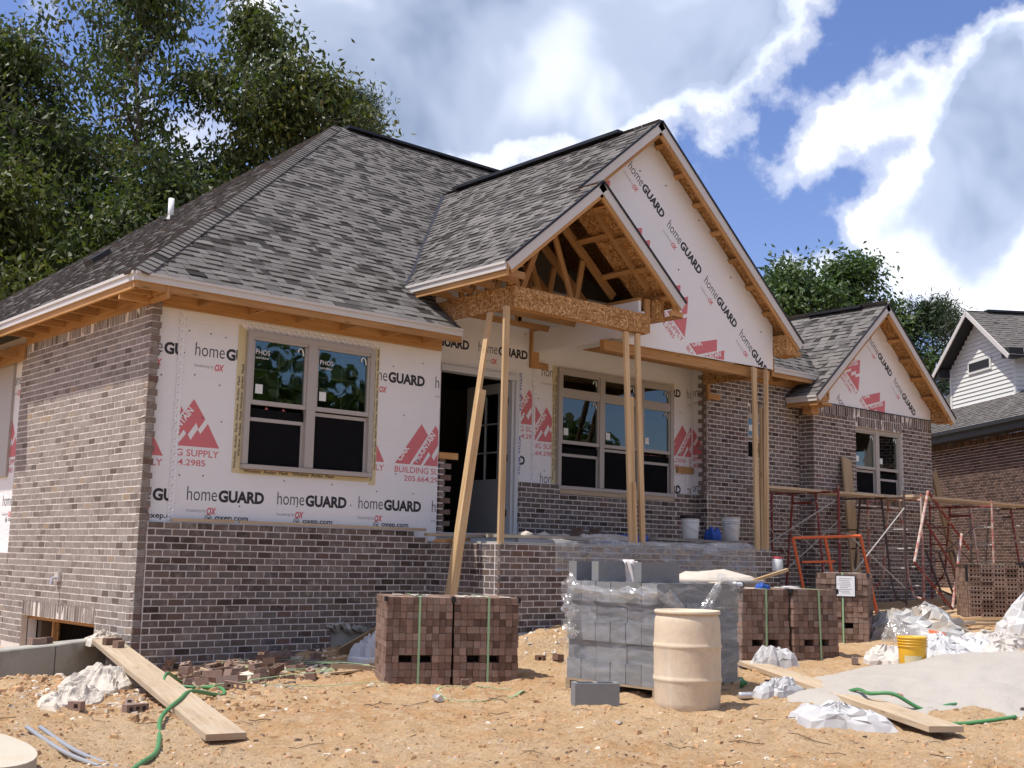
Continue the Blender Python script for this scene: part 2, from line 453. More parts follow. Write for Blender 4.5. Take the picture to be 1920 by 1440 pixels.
# clear construction film
def film(name, lo, hi, scale, tint=(0.85, 0.86, 0.86)):
    m, q, b, o = new_mat(name)
    t = q.t
    p = posn(q)
    st = q.noise(q.mapping(p, (1.2, 1.2, 5.0), (0, 0, 0), (0.15, 0.1, 0)), scale, 6.0, 0.62, 1.5)
    fac = q.ramp(st, [(0.38, lo), (0.55, (lo + hi) * 0.42), (0.70, hi)])
    df = q.n('ShaderNodeBsdfDiffuse')
    df.inputs[0].default_value = (*tint, 1)
    gl = q.n('ShaderNodeBsdfGlossy')
    gl.inputs['Roughness'].default_value = 0.16
    gl.inputs['Color'].default_value = (0.9, 0.9, 0.9, 1)
    bp = q.n('ShaderNodeBump')
    bp.inputs['Strength'].default_value = 0.8
    bp.inputs['Distance'].default_value = 0.02
    t.links.new(st, bp.inputs['Height'])
    t.links.new(bp.outputs[0], gl.inputs['Normal'])
    tl = q.n('ShaderNodeBsdfTranslucent')
    tl.inputs[0].default_value = (*tint, 1)
    m0 = q.n('ShaderNodeMixShader')
    m0.inputs[0].default_value = 0.5
    t.links.new(df.outputs[0], m0.inputs[1])
    t.links.new(tl.outputs[0], m0.inputs[2])
    m1 = q.n('ShaderNodeMixShader')
    m1.inputs[0].default_value = 0.30
    t.links.new(m0.outputs[0], m1.inputs[1])
    t.links.new(gl.outputs[0], m1.inputs[2])
    tr = q.n('ShaderNodeBsdfTransparent')
    m2 = q.n('ShaderNodeMixShader')
    t.links.new(fac, m2.inputs[0])
    t.links.new(tr.outputs[0], m2.inputs[1])
    t.links.new(m1.outputs[0], m2.inputs[2])
    t.links.new(m2.outputs[0], o.inputs[0])
    return m


film('film_clear', 0.015, 0.34, 2.2)
film('film_milky', 0.34, 0.74, 2.6, (0.66, 0.64, 0.60))

# leaves
def leaf_mat(name, cols, trans=0.3):
    m, q, b, o = new_mat(name)
    t = q.t
    a = q.n('ShaderNodeAttribute', attribute_name='rnd')
    c = q.ramp(a.outputs['Fac'], cols)
    q.t.links.new(c, b.inputs['Base Color'])
    b.inputs['Roughness'].default_value = 0.5
    b.inputs['Specular IOR Level'].default_value = 0.35
    tl = q.n('ShaderNodeBsdfTranslucent')
    t.links.new(q.mix(1.0, c, (1.1, 1.25, 0.6), 'MULTIPLY'), tl.inputs[0])
    ms = q.n('ShaderNodeMixShader')
    ms.inputs[0].default_value = trans
    t.links.new(b.outputs[0], ms.inputs[1])
    t.links.new(tl.outputs[0], ms.inputs[2])
    t.links.new(ms.outputs[0], o.inputs[0])
    return m


leaf_mat('leaf_oak', [(0.0, (0.034, 0.052, 0.018)), (0.4, (0.056, 0.080, 0.026)), (0.75, (0.084, 0.108, 0.034)), (1.0, (0.135, 0.13, 0.044))], 0.38)
leaf_mat('leaf_warm', [(0.0, (0.046, 0.060, 0.016)), (0.4, (0.076, 0.094, 0.022)), (0.75, (0.11, 0.118, 0.03)), (1.0, (0.17, 0.14, 0.04))], 0.38)
leaf_mat('leaf_pine', [(0.0, (0.020, 0.036, 0.017)), (0.5, (0.032, 0.055, 0.024)), (1.0, (0.055, 0.08, 0.034))], 0.15)
leaf_mat('leaf_fresh', [(0.0, (0.036, 0.068, 0.022)), (0.5, (0.060, 0.104, 0.034)), (1.0, (0.11, 0.15, 0.055))])
plain('bark', (0.15, 0.125, 0.10), 0.95, 0.35, 5.0, 0.6, 20.0, 0.1)
plain('bark_pale', (0.24, 0.205, 0.165), 0.95, 0.3, 5.0, 0.6, 20.0, 0.1)

# bare orange dirt
m, q, b, o = new_mat('dirt')
p = posn(q)
a = q.noise(p, 0.45, 6.0, 0.62, 0.3)
c = q.ramp(a, [(0.28, (0.46, 0.235, 0.095)), (0.43, (0.525, 0.315, 0.15)), (0.56, (0.565, 0.375, 0.205)), (0.74, (0.59, 0.43, 0.265))])
n2 = q.noise(p, 5.5, 7.0, 0.68)
c = q.mix(q.ramp(n2, [(0.40, 0.0), (0.62, 0.8)]), c, (0.615, 0.445, 0.275))
n3 = q.noise(p, 26.0, 6.0, 0.75)
c = q.mix(1.0, c, q.ramp(n3, [(0.28, 0.55), (0.48, 0.98), (0.75, 1.18)]), 'MULTIPLY')
dk = q.ramp(q.noise(p, 15.0, 8.0, 0.8, 0.6), [(0.60, 0.0), (0.70, 0.75)])
c = q.mix(dk, c, (0.30, 0.16, 0.085))
pl_ = q.ramp(q.noise(q.mapping(p, (1, 1, 1), (7, 3, 0)), 19.0, 6.0, 0.75), [(0.63, 0.0), (0.70, 0.8)])
c = q.mix(pl_, c, (0.68, 0.57, 0.43))
lit = q.ramp(q.noise(q.mapping(p, (14, 40, 14), (0, 0, 0), (0, 0, 0.5)), 1.0, 4.0, 0.6, 2.0), [(0.66, 0.0), (0.72, 0.7)])
c = q.mix(lit, c, (0.22, 0.13, 0.075))
q.t.links.new(c, b.inputs['Base Color'])
b.inputs['Roughness'].default_value = 0.95
b.inputs['Specular IOR Level'].default_value = 0.1
bump(q, b, q.math('ADD', n3, q.math('MULTIPLY', n2, 1.2)), 1.0, 0.045)

m, q, b, o = new_mat('sand')
p = posn(q)
c = q.mix(q.noise(p, 1.2, 6.0, 0.65), (0.36, 0.325, 0.28), (0.45, 0.415, 0.37))
dk = q.ramp(q.noise(p, 8.0, 7.0, 0.75, 0.5), [(0.60, 0.0), (0.74, 0.45)])
c = q.mix(dk, c, (0.27, 0.22, 0.17))
q.t.links.new(c, b.inputs['Base Color'])
b.inputs['Roughness'].default_value = 0.95
b.inputs['Specular IOR Level'].default_value = 0.1
bump(q, b, q.noise(p, 14.0, 7.0, 0.75), 0.6, 0.03)

# ------------------------------------------------------------------ mesh helpers
FACES = ((0, 3, 2, 1), (4, 5, 6, 7), (0, 1, 5, 4), (2, 3, 7, 6), (1, 2, 6, 5), (3, 0, 4, 7))  # bottom top front back right left
WL = {}


def wl(o):
    return WL.get(o.name, Vector((0, 0, 0)))


def tag(o, label=None, cat=None, group=None, kind=None):
    for k, v in (('label', label), ('category', cat), ('group', group), ('kind', kind)):
        if v:
            o[k] = v
    return o


def thing(name, label, cat, loc=(0, 0, 0), rotz=0.0, group=None):
    o = bpy.data.objects.new(name, None)
    o.empty_display_size = 0.1
    COL.objects.link(o)
    o.location = loc
    o.rotation_euler = (0, 0, rotz)
    WL[o.name] = Vector(loc)
    return tag(o, label, cat, group)


def link(o, parent=None):
    COL.objects.link(o)
    if parent is not None:
        o.parent = parent
    return o


class MB:
    def __init__(s):
        s.v = []; s.f = []; s.m = []; s.r = []; s.uv = []

    def face(s, pts, mat=0, rnd=None, uv=None):
        i = len(s.v)
        s.v.extend([tuple(p) for p in pts])
        s.f.append(tuple(range(i, i + len(pts))))
        s.m.append(mat)
        s.r.append(random.random() if rnd is None else rnd)
        if uv is None:
            a = Vector(pts[1]) - Vector(pts[0])
            if a.length < 1e-6:
                a = Vector((1, 0, 0))
            a.normalize()
            n = a.cross(Vector(pts[-1]) - Vector(pts[0]))
            bt = n.cross(a)
            if bt.length > 1e-9:
                bt.normalize()
            p0 = Vector(pts[0])
            uv = [((Vector(p) - p0).dot(a), (Vector(p) - p0).dot(bt)) for p in pts]
        s.uv.extend(uv)

    def box(s, c, size, rot=None, mat=0, rnd=None, jit=0.0, skip=(), mats=None):
        hx, hy, hz = size[0] / 2, size[1] / 2, size[2] / 2
        loc = [(-hx, -hy, -hz), (hx, -hy, -hz), (hx, hy, -hz), (-hx, hy, -hz), (-hx, -hy, hz), (hx, -hy, hz), (hx, hy, hz), (-hx, hy, hz)]
        if jit:
            loc = [(x + random.uniform(-jit, jit), y + random.uniform(-jit, jit), z + random.uniform(-jit, jit)) for x, y, z in loc]
        L = 0 if size[0] >= size[1] and size[0] >= size[2] else (1 if size[1] >= size[2] else 2)
        i = len(s.v)
        if rot is None:
            s.v.extend([(c[0] + x, c[1] + y, c[2] + z) for x, y, z in loc])
        else:
            for p in loc:
                q = rot @ Vector(p)
                s.v.append((c[0] + q.x, c[1] + q.y, c[2] + q.z))
        rr = random.random() if rnd is None else rnd
        ou, ov = random.random() * 9, random.random() * 9
        drop = ((2,), (2,), (1,), (1,), (0,), (0,))
        for k, fc in enumerate(FACES):
            if k in skip:
                continue
            s.f.append(tuple(i + j for j in fc))
            s.m.append(mats[k] if mats else mat)
            s.r.append(rr)
            ax = [0, 1, 2]
            ax.remove(drop[k][0])
            if L in ax:
                ax.remove(L)
                ua, va = L, ax[0]
            else:
                ua, va = ax
            s.uv.extend([(loc[j][ua] + ou, loc[j][va] + ov) for j in fc])

    def board(s, p0, p1, wdt, th, side=(0, 0, 1), mat=0, rnd=None, jit=0.0):
        """a board from p0 to p1; 'side' is the direction its width runs in"""
        p0 = Vector(p0); p1 = Vector(p1)
        d = p1 - p0
        L = d.length
        x = d.normalized()
        y = Vector(side) - x * Vector(side).dot(x)
        y.normalize()
        z = x.cross(y)
        rot = Matrix((x, y, z)).transposed()
        s.box((p0 + p1) / 2, (L, wdt, th), rot, mat, rnd, jit)

    def tube(s, pts, rad, n=8, mat=0, rnd=None, cap=True):
        pts = [Vector(p) for p in pts]
        rads = rad if isinstance(rad, (list, tuple)) else [rad] * len(pts)
        rr = random.random() if rnd is None else rnd
        base = len(s.v)
        up = Vector((0, 0, 1))
        ref = None
        for k, p in enumerate(pts):
            t = (pts[min(k + 1, len(pts) - 1)] - pts[max(k - 1, 0)])
            if t.length < 1e-9:
                t = Vector((0, 0, 1))
            t.normalize()
            if ref is None:
                ref = up if abs(t.dot(up)) < 0.9 else Vector((1, 0, 0))
            a = t.cross(ref)
            if a.length < 1e-6:
                a = t.cross(Vector((1, 0, 0)))
            a.normalize()
            bb = t.cross(a)
            ref = bb.cross(t) if False else ref
            for j in range(n):
                an = 2 * math.pi * j / n
                q = p + (a * math.cos(an) + bb * math.sin(an)) * rads[k]
                s.v.append((q.x, q.y, q.z))
        for k in range(len(pts) - 1):
            for j in range(n):
                a0 = base + k * n + j; a1 = base + k * n + (j + 1) % n
                s.f.append((a0, a0 + n, a1 + n, a1)); s.m.append(mat); s.r.append(rr)
                s.uv.extend([(k, j), (k + 1, j), (k + 1, j + 1), (k, j + 1)])
        if cap:
            s.f.append(tuple(base + j for j in range(n))); s.m.append(mat); s.r.append(rr); s.uv.extend([(0, 0)] * n)
            e = base + (len(pts) - 1) * n
            s.f.append(tuple(e + j for j in reversed(range(n)))); s.m.append(mat); s.r.append(rr); s.uv.extend([(0, 0)] * n)

    def lathe(s, prof, n=32, c=(0, 0, 0), mat=0, rnd=None, cap_top=True, cap_bot=True):
        rr = random.random() if rnd is None else rnd
        base = len(s.v)
        for (r_, z) in prof:
            for j in range(n):
                an = 2 * math.pi * j / n
                s.v.append((c[0] + r_ * math.cos(an), c[1] + r_ * math.sin(an), c[2] + z))
        for k in range(len(prof) - 1):
            for j in range(n):
                a0 = base + k * n + j; a1 = base + k * n + (j + 1) % n
                s.f.append((a0, a1, a1 + n, a0 + n)); s.m.append(mat); s.r.append(rr)
                s.uv.extend([(j, k), (j + 1, k), (j + 1, k + 1), (j, k + 1)])
        if cap_bot:
            s.f.append(tuple(base + j for j in reversed(range(n)))); s.m.append(mat); s.r.append(rr); s.uv.extend([(0, 0)] * n)
        if cap_top:
            e = base + (len(prof) - 1) * n
            s.f.append(tuple(e + j for j in range(n))); s.m.append(mat); s.r.append(rr); s.uv.extend([(0, 0)] * n)

    def extrude(s, poly, depth, mat=0, rnd=None):
        """planar polygon (3D points) thickened along -normal*depth (depth is a vector)"""
        d = Vector(depth)
        a = [Vector(p) for p in poly]
        bq = [p + d for p in a]
        s.face(a, mat, rnd)
        s.face(list(reversed(bq)), mat, rnd)
        for i in range(len(a)):
            j = (i + 1) % len(a)
            s.face([a[j], a[i], bq[i], bq[j]], mat, rnd)

    def holed(s, L, W, H, holes, org=(0, 0, 0), X=(1, 0, 0), Y=(0, 1, 0), Z=(0, 0, 1), mat=0, rnd=None, cut_back=True):
        """slab L x W (in X,Y) x H (in Z) with rectangular through-holes (x0,x1,y0,y1)"""
        xs = sorted(set([0, L] + [h[0] for h in holes] + [h[1] for h in holes]))
        ys = sorted(set([0, W] + [h[2] for h in holes] + [h[3] for h in holes]))
        xs = [x for x in xs if 0 <= x <= L]; ys = [y for y in ys if 0 <= y <= W]
        O = Vector(org); X = Vector(X); Y = Vector(Y); Z = Vector(Z)
        rr = random.random() if rnd is None else rnd

        def solid(i, j):
            if i < 0 or j < 0 or i >= len(xs) - 1 or j >= len(ys) - 1:
                return False
            cx = (xs[i] + xs[i + 1]) / 2; cy = (ys[j] + ys[j + 1]) / 2
            return not any(h[0] < cx < h[1] and h[2] < cy < h[3] for h in holes)

        def P(x, y, z):
            return O + X * x + Y * y + Z * z
        for i in range(len(xs) - 1):
            for j in range(len(ys) - 1):
                if not solid(i, j):
                    continue
                x0, x1, y0, y1 = xs[i], xs[i + 1], ys[j], ys[j + 1]
                s.face([P(x0, y0, H), P(x1, y0, H), P(x1, y1, H), P(x0, y1, H)], mat, rr)
                s.face([P(x0, y1, 0), P(x1, y1, 0), P(x1, y0, 0), P(x0, y0, 0)], mat, rr)
                if not solid(i, j - 1):
                    s.face([P(x0, y0, 0), P(x1, y0, 0), P(x1, y0, H), P(x0, y0, H)], mat, rr)
                if not solid(i, j + 1):
                    s.face([P(x1, y1, 0), P(x0, y1, 0), P(x0, y1, H), P(x1, y1, H)], mat, rr)
                if not solid(i - 1, j):
                    s.face([P(x0, y1, 0), P(x0, y0, 0), P(x0, y0, H), P(x0, y1, H)], mat, rr)
                if not solid(i + 1, j):
                    s.face([P(x1, y0, 0), P(x1, y1, 0), P(x1, y1, H), P(x1, y0, H)], mat, rr)

    def mesh(s, name, mats, off=None, smooth=False):
        me = bpy.data.meshes.new(name)
        vs = s.v
        if off is not None:
            ox, oy, oz = off
            vs = [(x - ox, y - oy, z - oz) for x, y, z in vs]
        me.from_pydata(vs, [], s.f)
        for m_ in mats:
            me.materials.append(MATS[m_])
        me.polygons.foreach_set('material_index', s.m)
        if smooth:
            me.polygons.foreach_set('use_smooth', [True] * len(s.f))
        at = me.attributes.new('rnd', 'FLOAT', 'FACE')
        at.data.foreach_set('value', s.r)
        ul = me.uv_layers.new(name='UVMap')
        ul.data.foreach_set('uv', [c for p in s.uv for c in p])
        me.update()
        return me

    def build(s, name, mats, parent=None, kind=None, smooth=False, local=False, origin=None):
        if isinstance(mats, str):
            mats = [mats]
        off = None
        if parent is not None and not local:
            off = wl(parent)
        if origin is not None:
            off = Vector(origin)
        me = s.mesh(name, mats, off, smooth)
        o = bpy.data.objects.new(name, me)
        link(o, parent)
        if origin is not None:
            o.location = origin
            WL[o.name] = Vector(origin)
        elif parent is not None:
            WL[o.name] = wl(parent).copy()
        if kind:
            o['kind'] = kind
        return o


class Sep:
    """like MB, but every primitive becomes a part of its own"""
    def __init__(s, name, mats, parent, local=False):
        s.a = (name, mats, parent); s.local = local
    def _go(s, fn, *a, **k):
        mb = MB(); getattr(mb, fn)(*a, **k)
        return mb.build(s.a[0], s.a[1], s.a[2], local=s.local)
    def box(s, *a, **k): return s._go('box', *a, **k)
    def board(s, *a, **k): return s._go('board', *a, **k)
    def tube(s, *a, **k): return s._go('tube', *a, **k)
    def extrude(s, *a, **k): return s._go('extrude', *a, **k)
    def build(s, *a, **k): return None


def inst(name, me, parent, mat4):
    o = bpy.data.objects.new(name, me)
    link(o, parent)
    o.matrix_basis = mat4
    return o


def frame_matrix(x, y, z, loc):
    m_ = Matrix((Vector(x), Vector(y), Vector(z))).transposed().to_4x4()
    m_.translation = Vector(loc)
    return m_


# ------------------------------------------------------------------ ground
def vnoise(x, y, seed=0):
    x = np.asarray(x, float); y = np.asarray(y, float)
    xi = np.floor(x).astype(np.int64); yi = np.floor(y).astype(np.int64)
    xf = x - xi; yf = y - yi
    u = xf * xf * (3 - 2 * xf); v_ = yf * yf * (3 - 2 * yf)

    def h(a, b_):
        n = (a * 374761393 + b_ * 668265263 + seed * 974634777) & 0x7fffffff
        n = ((n ^ (n >> 13)) * 1274126177) & 0x7fffffff
        return ((n ^ (n >> 16)) & 0xffff) / 65535.0
    return (h(xi, yi) * (1 - u) + h(xi + 1, yi) * u) * (1 - v_) + (h(xi, yi + 1) * (1 - u) + h(xi + 1, yi + 1) * u) * v_


def sstep(a, b_, x):
    t = np.clip((x - a) / (b_ - a), 0, 1)
    return t * t * (3 - 2 * t)


def gz(x, y, fine=True):
    x = np.asarray(x, float); y = np.asarray(y, float)
    z = -1.62 + 0.038 * np.maximum(x - 2.3, 0) - 0.0 * x
    z = np.minimum(z, -0.95)
    # lower ground towards the retaining wall at the house corner
    z -= 0.17 * sstep(0.6, -0.6, x) * sstep(-2.2, -0.6, y) * sstep(12.0, 6.0, y)
    # spoil heaped against the porch foundation and along the bay wall
    z += 0.34 * np.exp(-((x - 4.9) / 1.3) ** 2 - ((y + 1.75) / 0.42) ** 2)
    z += 0.20 * np.exp(-((x - 7.6) / 1.8) ** 2 - ((y + 1.8) / 0.55) ** 2)
    z += 0.13 * np.exp(-((x - 3.2) / 1.1) ** 2 - ((y + 0.1) / 0.5) ** 2)
    z += 0.16 * np.exp(-((x + 1.6) / 0.75) ** 2 - ((y + 1.4) / 0.55) ** 2)
    z += 0.10 * np.exp(-((x + 2.7) / 0.7) ** 2 - ((y + 3.0) / 0.9) ** 2)
    z += (vnoise(x * 0.5, y * 0.5, 1) - 0.5) * 0.07
    z += (vnoise(x * 1.7, y * 1.7, 2) - 0.5) * 0.045
    if fine:
        k = np.exp(-(np.maximum(np.hypot(x - 1, y + 5) - 9, 0) / 6) ** 2)
        z += k * (vnoise(x * 5, y * 5, 3) - 0.5) * 0.042
        z += k * (vnoise(x * 12, y * 12, 4) - 0.5) * 0.028
        z += k * (vnoise(x * 24 + 3, y * 24, 5) - 0.5) * 0.017
    return z


def g1(x, y):
    return float(gz(x, y))


def axis(parts):
    out = []
    for a, b_, st in parts:
        n = max(1, int(round((b_ - a) / st)))
        out.extend(list(a + (b_ - a) * np.arange(n) / n))
    out.append(parts[-1][1])
    return np.array(out)


gx = axis([(-260, -40, 20), (-40, -8, 2), (-8, -4, 0.2), (-4, 8, 0.042), (8, 16, 0.1), (16, 40, 1.0), (40, 260, 20)])
gy = axis([(-260, -40, 20), (-40, -14, 2), (-14, -9.6, 0.4), (-9.6, -0.4, 0.042), (-0.4, 3, 0.15), (3, 40, 1.5), (40, 260, 20)])
GX, GY = np.meshgrid(gx, gy)
GZ = gz(GX, GY)
nv = GX.size
nx, ny = len(gx), len(gy)
me = bpy.data.meshes.new('ground')
me.vertices.add(nv)
co = np.stack([GX.ravel(), GY.ravel(), GZ.ravel()], 1).astype(np.float32)
me.vertices.foreach_set('co', co.ravel())
ii = (np.arange(ny - 1)[:, None] * nx + np.arange(nx - 1)[None, :]).ravel()
quads = np.stack([ii, ii + 1, ii + nx + 1, ii + nx], 1).astype(np.int32)
me.loops.add(quads.size)
me.loops.foreach_set('vertex_index', quads.ravel())
me.polygons.add(len(quads))
me.polygons.foreach_set('loop_start', np.arange(0, quads.size, 4, dtype=np.int32))
me.polygons.foreach_set('loop_total', np.full(len(quads), 4, dtype=np.int32))
me.polygons.foreach_set('use_smooth', np.ones(len(quads), bool))
me.materials.append(MATS['dirt'])
me.update(calc_edges=True)
ground = link(bpy.data.objects.new('ground', me))
ground['kind'] = 'structure'

# ------------------------------------------------------------------ house
C_ = 0.0794      # brick course
B_ = 0.203       # brick length with joint
house = thing('brick_house', 'unfinished brick house with white housewrap, open timber porch gable and grey shingle roof', 'house', (4.0, 3.0, -1.6))
HL = wl(house)

BR = []          # (distance, mesh matrix) of full bricks that may become single parts
bricks = MB()    # the rest, joined


def brick_wall(O, X, N, u0, u1, n0, n1, holes=(), mat=0, mort=None, mort_mat='mortar', skip_slab=False, depth=0.09, ragged=None, single=True):
    """running bond on the plane through O, along X, facing N; z = n * course. holes: (u0,u1,z0,z1)"""
    O = Vector(O); X = Vector(X).normalized(); N = Vector(N).normalized()
    Zv = Vector((0, 0, 1))
    rot = Matrix((X, -N, Zv)).transposed()
    for n in range(n0, n1):
        z0 = n * C_
        zc = z0 + C_ / 2
        sh = (n % 2) * B_ / 2
        cuts = [(h[0], h[1]) for h in holes if h[2] < zc < h[3]]
        lo, hi = u0, u1
        if ragged:
            lo, hi = ragged(n, lo, hi)
        u = math.floor((lo - sh) / B_) * B_ + sh
        while u < hi:
            a, b_ = max(u + 0.0075, lo), min(u + B_ - 0.0075, hi)
            segs = [(a, b_)]
            for c0, c1 in cuts:
                ns = []
                for s0, s1 in segs:
                    if c1 <= s0 or c0 >= s1:
                        ns.append((s0, s1))
                    else:
                        if c0 - s0 > 0.03:
                            ns.append((s0, c0 - 0.006))
                        if s1 - c1 > 0.03:
                            ns.append((c1 + 0.006, s1))
                segs = ns
            for s0, s1 in segs:
                if s1 - s0 < 0.025:
                    continue
                cc = O + X * ((s0 + s1) / 2 + random.uniform(-.002, .002)) + Zv * (z0 + C_ / 2 + random.uniform(-.0018, .0018)) - N * (depth / 2 + random.uniform(0, 0.0012))
                sz = (s1 - s0, depth, 0.0645)
                full = abs(s1 - s0 - (B_ - 0.015)) < 0.006
                if full and single and cc.y < 0.2 and cc.x < 4.5:
                    BR.append(((cc - CAM).length, cc, rot, mat))
                else:
                    bricks.box(cc, sz, rot, mat, None, 0.0014, skip=(3,))
            u += B_


def soldier(O, X, N, u0, u1, z0, h, mat=0, depth=0.09, pitch=0.0794):
    O = Vector(O); X = Vector(X).normalized(); N = Vector(N).normalized()
    rot = Matrix((X, -N, Vector((0, 0, 1)))).transposed()
    n = max(1, int(round((u1 - u0) / pitch)))
    pw = (u1 - u0) / n
    for i in range(n):
        cc = O + X * (u0 + pw * (i + 0.5)) + Vector((0, 0, z0 + h / 2 + random.uniform(-.003, .003))) - N * (depth / 2 + random.uniform(-0.001, 0.004))
        bricks.box(cc, (pw - 0.015, depth, h - 0.010), rot, mat, None, 0.0022, skip=(3,))


mort = MB()


def slab(O, X, N, u0, u1, z0, z1, holes=(), back=0.0038, th=0.08, mat=0):
    O = Vector(O); X = Vector(X).normalized(); N = Vector(N).normalized()
    hs = [(h[0] - u0, h[1] - u0, h[2] - z0, h[3] - z0) for h in holes]
    hs = [(max(0, a), min(u1 - u0, b_), max(0, c_), min(z1 - z0, d_)) for a, b_, c_, d_ in hs]
    mort.holed(u1 - u0, z1 - z0, th, hs, O + X * u0 + Vector((0, 0, z0)) - N * (back + th), X, (0, 0, 1), N, mat)


XF = (1, 0, 0); NF = (0, -1, 0)
XL = (0, -1, 0); NL = (-1, 0, 0)      # left-facing walls: u runs towards -y
# --- front bay, lower brick
def rag_bay(n, lo, hi):
    return lo, (3.86 if n == -1 else hi)
brick_wall((0, 0, 0), XF, NF, 0.115, 4.085, -21, 0, ragged=rag_bay, holes=[(2.62, 4.2, -2.0, -1.235)])
slab((0, 0, 0), XF, NF, 0.10, 3.86, -1.75, -0.006, holes=[(2.60, 4.3, -2.0, -1.235)])
slab((0, 0, 0), XF, NF, 3.86, 4.10, -1.235, -C_)
# --- left wall, whitened by mortar wash; u = -y
BASE = (-3.48, -1.06, -1.72, -1.205)   # basement opening (u0,u1,z0,z1)
brick_wall((0, 0, 0), XL, NL, -4.205, -0.0, -20, 30, holes=[(BASE[0], BASE[1], BASE[2], BASE[3] + 0.205)], mat=1, single=False)
brick_wall((0, 0, 0), XL, NL, -7.5, -4.205, -24, -5, mat=1, single=False)
soldier((0, 0, 0), XL, NL, -4.205, -0.20, 30 * C_, 2 * C_ + 0.01, mat=1)
soldier((0, 0, 0), XL, NL, BASE[0], BASE[1], BASE[3], 0.205, mat=1)
slab((0, 0, 0), XL, NL, -4.20, -0.012, -1.75, 32 * C_, holes=[BASE], mat=1, back=0.0036)
slab((0, 0, 0), XL, NL, -7.5, -4.20, -1.95, -5 * C_, mat=1, back=0.0036)
# toothed ends of the left wall seen at the front corner
for n in range(-20, 32):
    wdt = 0.095 if n % 2 else 0.185
    if n < 0:
        wdt = 0.098
    if n >= 30:
        bricks.box((0.06, 0.10, n * C_ + 0.04), (0.12, 0.19, 0.069), None, 0, random.choice([0.0, .05, .3]), 0.004)
    else:
        if n % 2 or n < 0:
            bricks.box((0.052, 0.055, n * C_ + 0.04), (0.10, 0.10, 0.069), None, 0, random.choice([0.0, 0.04, .12, .3, .95]), 0.004)
        else:
            bricks.box((0.062, 0.048, n * C_ + 0.04), (0.12, 0.098, 0.069), None, 0, random.choice([0.0, 0.04, .12, .3, .95]), 0.004)
    mort.box((0.048 + random.uniform(-.008, .008), 0.055, n * C_ + 0.002), (0.088 + random.uniform(0, .012), 0.085, 0.012), None, 1 if n > 0 else 0)
# --- porch: side wall facing left, front wall
def rag_side(n, lo, hi):
    return lo, hi
brick_wall((4.085, 0, 0), XL, NL, 0.0, 1.40, -17, -2, single=False)
slab((4.085, 0, 0), XL, NL, 0.0, 1.47, -1.62, -2 * C_, th=0.07)
brick_wall((0, -1.51, 0), XF, NF, 4.085, 9.92, -16, -2)
slab((0, -1.51, 0), XF, NF, 4.10, 9.90, -1.62, -2 * C_)
# --- window wall skirt (z offset .844 = top)
ZW = 0.844
brick_wall((0, 0.915, ZW), XF, NF, 6.55, 7.42, -11, 0)
brick_wall((0, 0.915, ZW), XF, NF, 7.42, 10.22, -11, -2)
brick_wall((0, 0.915, ZW), XF, NF, 10.22, 10.765, -11, 0)
slab((0, 0.915, 0), XF, NF, 6.55, 7.42, -0.1, ZW - .004)
slab((0, 0.915, 0), XF, NF, 7.42, 10.22, -0.1, ZW - 2 * C_)
slab((0, 0.915, 0), XF, NF, 10.22, 10.765, -0.1, ZW - .004)
# --- return to bay two (toothed above) and bay two front
brick_wall((10.766, 0, ZW), XL, NL, -0.998, -0.66, -16, 0, single=False)
slab((10.766, 0, 0), XL, NL, -0.99, -0.66, -0.5, ZW - .004, th=0.06)
W2 = (11.95, 12.55, 1.56, 2.41)
brick_wall((0, 0.652, ZW), XF, NF, 10.80, 13.541, -25, 27, holes=[(W2[0], W2[1], W2[2] - ZW - 0.0, W2[3] - ZW + 0.2)])
slab((0, 0.652, 0), XF, NF, 10.79, 13.60, -1.2, ZW + 29.4 * C_, holes=[W2])
soldier((0, 0.652, 0), XF, NF, 10.80, 13.54, ZW + 27 * C_, 0.20)
soldier((0, 0.652, 0), XF, NF, W2[0], W2[1], W2[3], 0.2)
for n in range(0, 27):
    if n % 2:
        bricks.box((10.80, 0.70, ZW + n * C_ + 0.04), (0.10, 0.095, 0.069), None, 0, random.choice([0.0, .05]), 0.004)
    else:
        bricks.box((10.765, 0.74, ZW + n * C_ + 0.04), (0.10, 0.14, 0.069), None, 0, random.choice([0.0, .05]), 0.004)
# --- bay three
brick_wall((13.541, 0, 0.03), XL, NL, -0.652, -0.335, -15, 32, single=False)
slab((13.541, 0, 0), XL, NL, -0.652, -0.34, -1.2, 2.56, th=0.06)
soldier((13.541, 0, 0), XL, NL, -0.652, -0.43, 2.56, 0.2)
W3 = (15.0, 16.73, 1.05, 2.40)
brick_wall((0, 0.327, 0.03), XF, NF, 13.541, 17.92, -15, 32, holes=[(W3[0], W3[1], W3[2] - .03 - 0.2, W3[3] - .03 + 0.4)])
soldier((0, 0.327, 0), XF, NF, 13.75, W3[0], 2.56, 0.2)
soldier((0, 0.327, 0), XF, NF, W3[1], 17.92, 2.56, 0.2)
soldier((0, 0.327, 0), XF, NF, W3[0], W3[1], W3[3], 0.2)
soldier((0, 0.327, 0), XF, NF, W3[0], W3[1], W3[3] + 0.2, 0.165)
soldier((0, 0.315, 0), XF, NF, W3[0] - .03, W3[1] + .03, W3[2] - 0.20, 0.19, depth=0.1)
bricks.box((13.63, 0.375, 2.66), (0.18, 0.09, 0.069)); bricks.box((13.62, 0.375, 2.58), (0.15, 0.09, 0.069)); bricks.box((13.62, 0.375, 2.735), (0.15, 0.09, 0.06))
slab((0, 0.327, 0), XF, NF, 13.55, 17.90, -1.2, 2.76, holes=[W3])
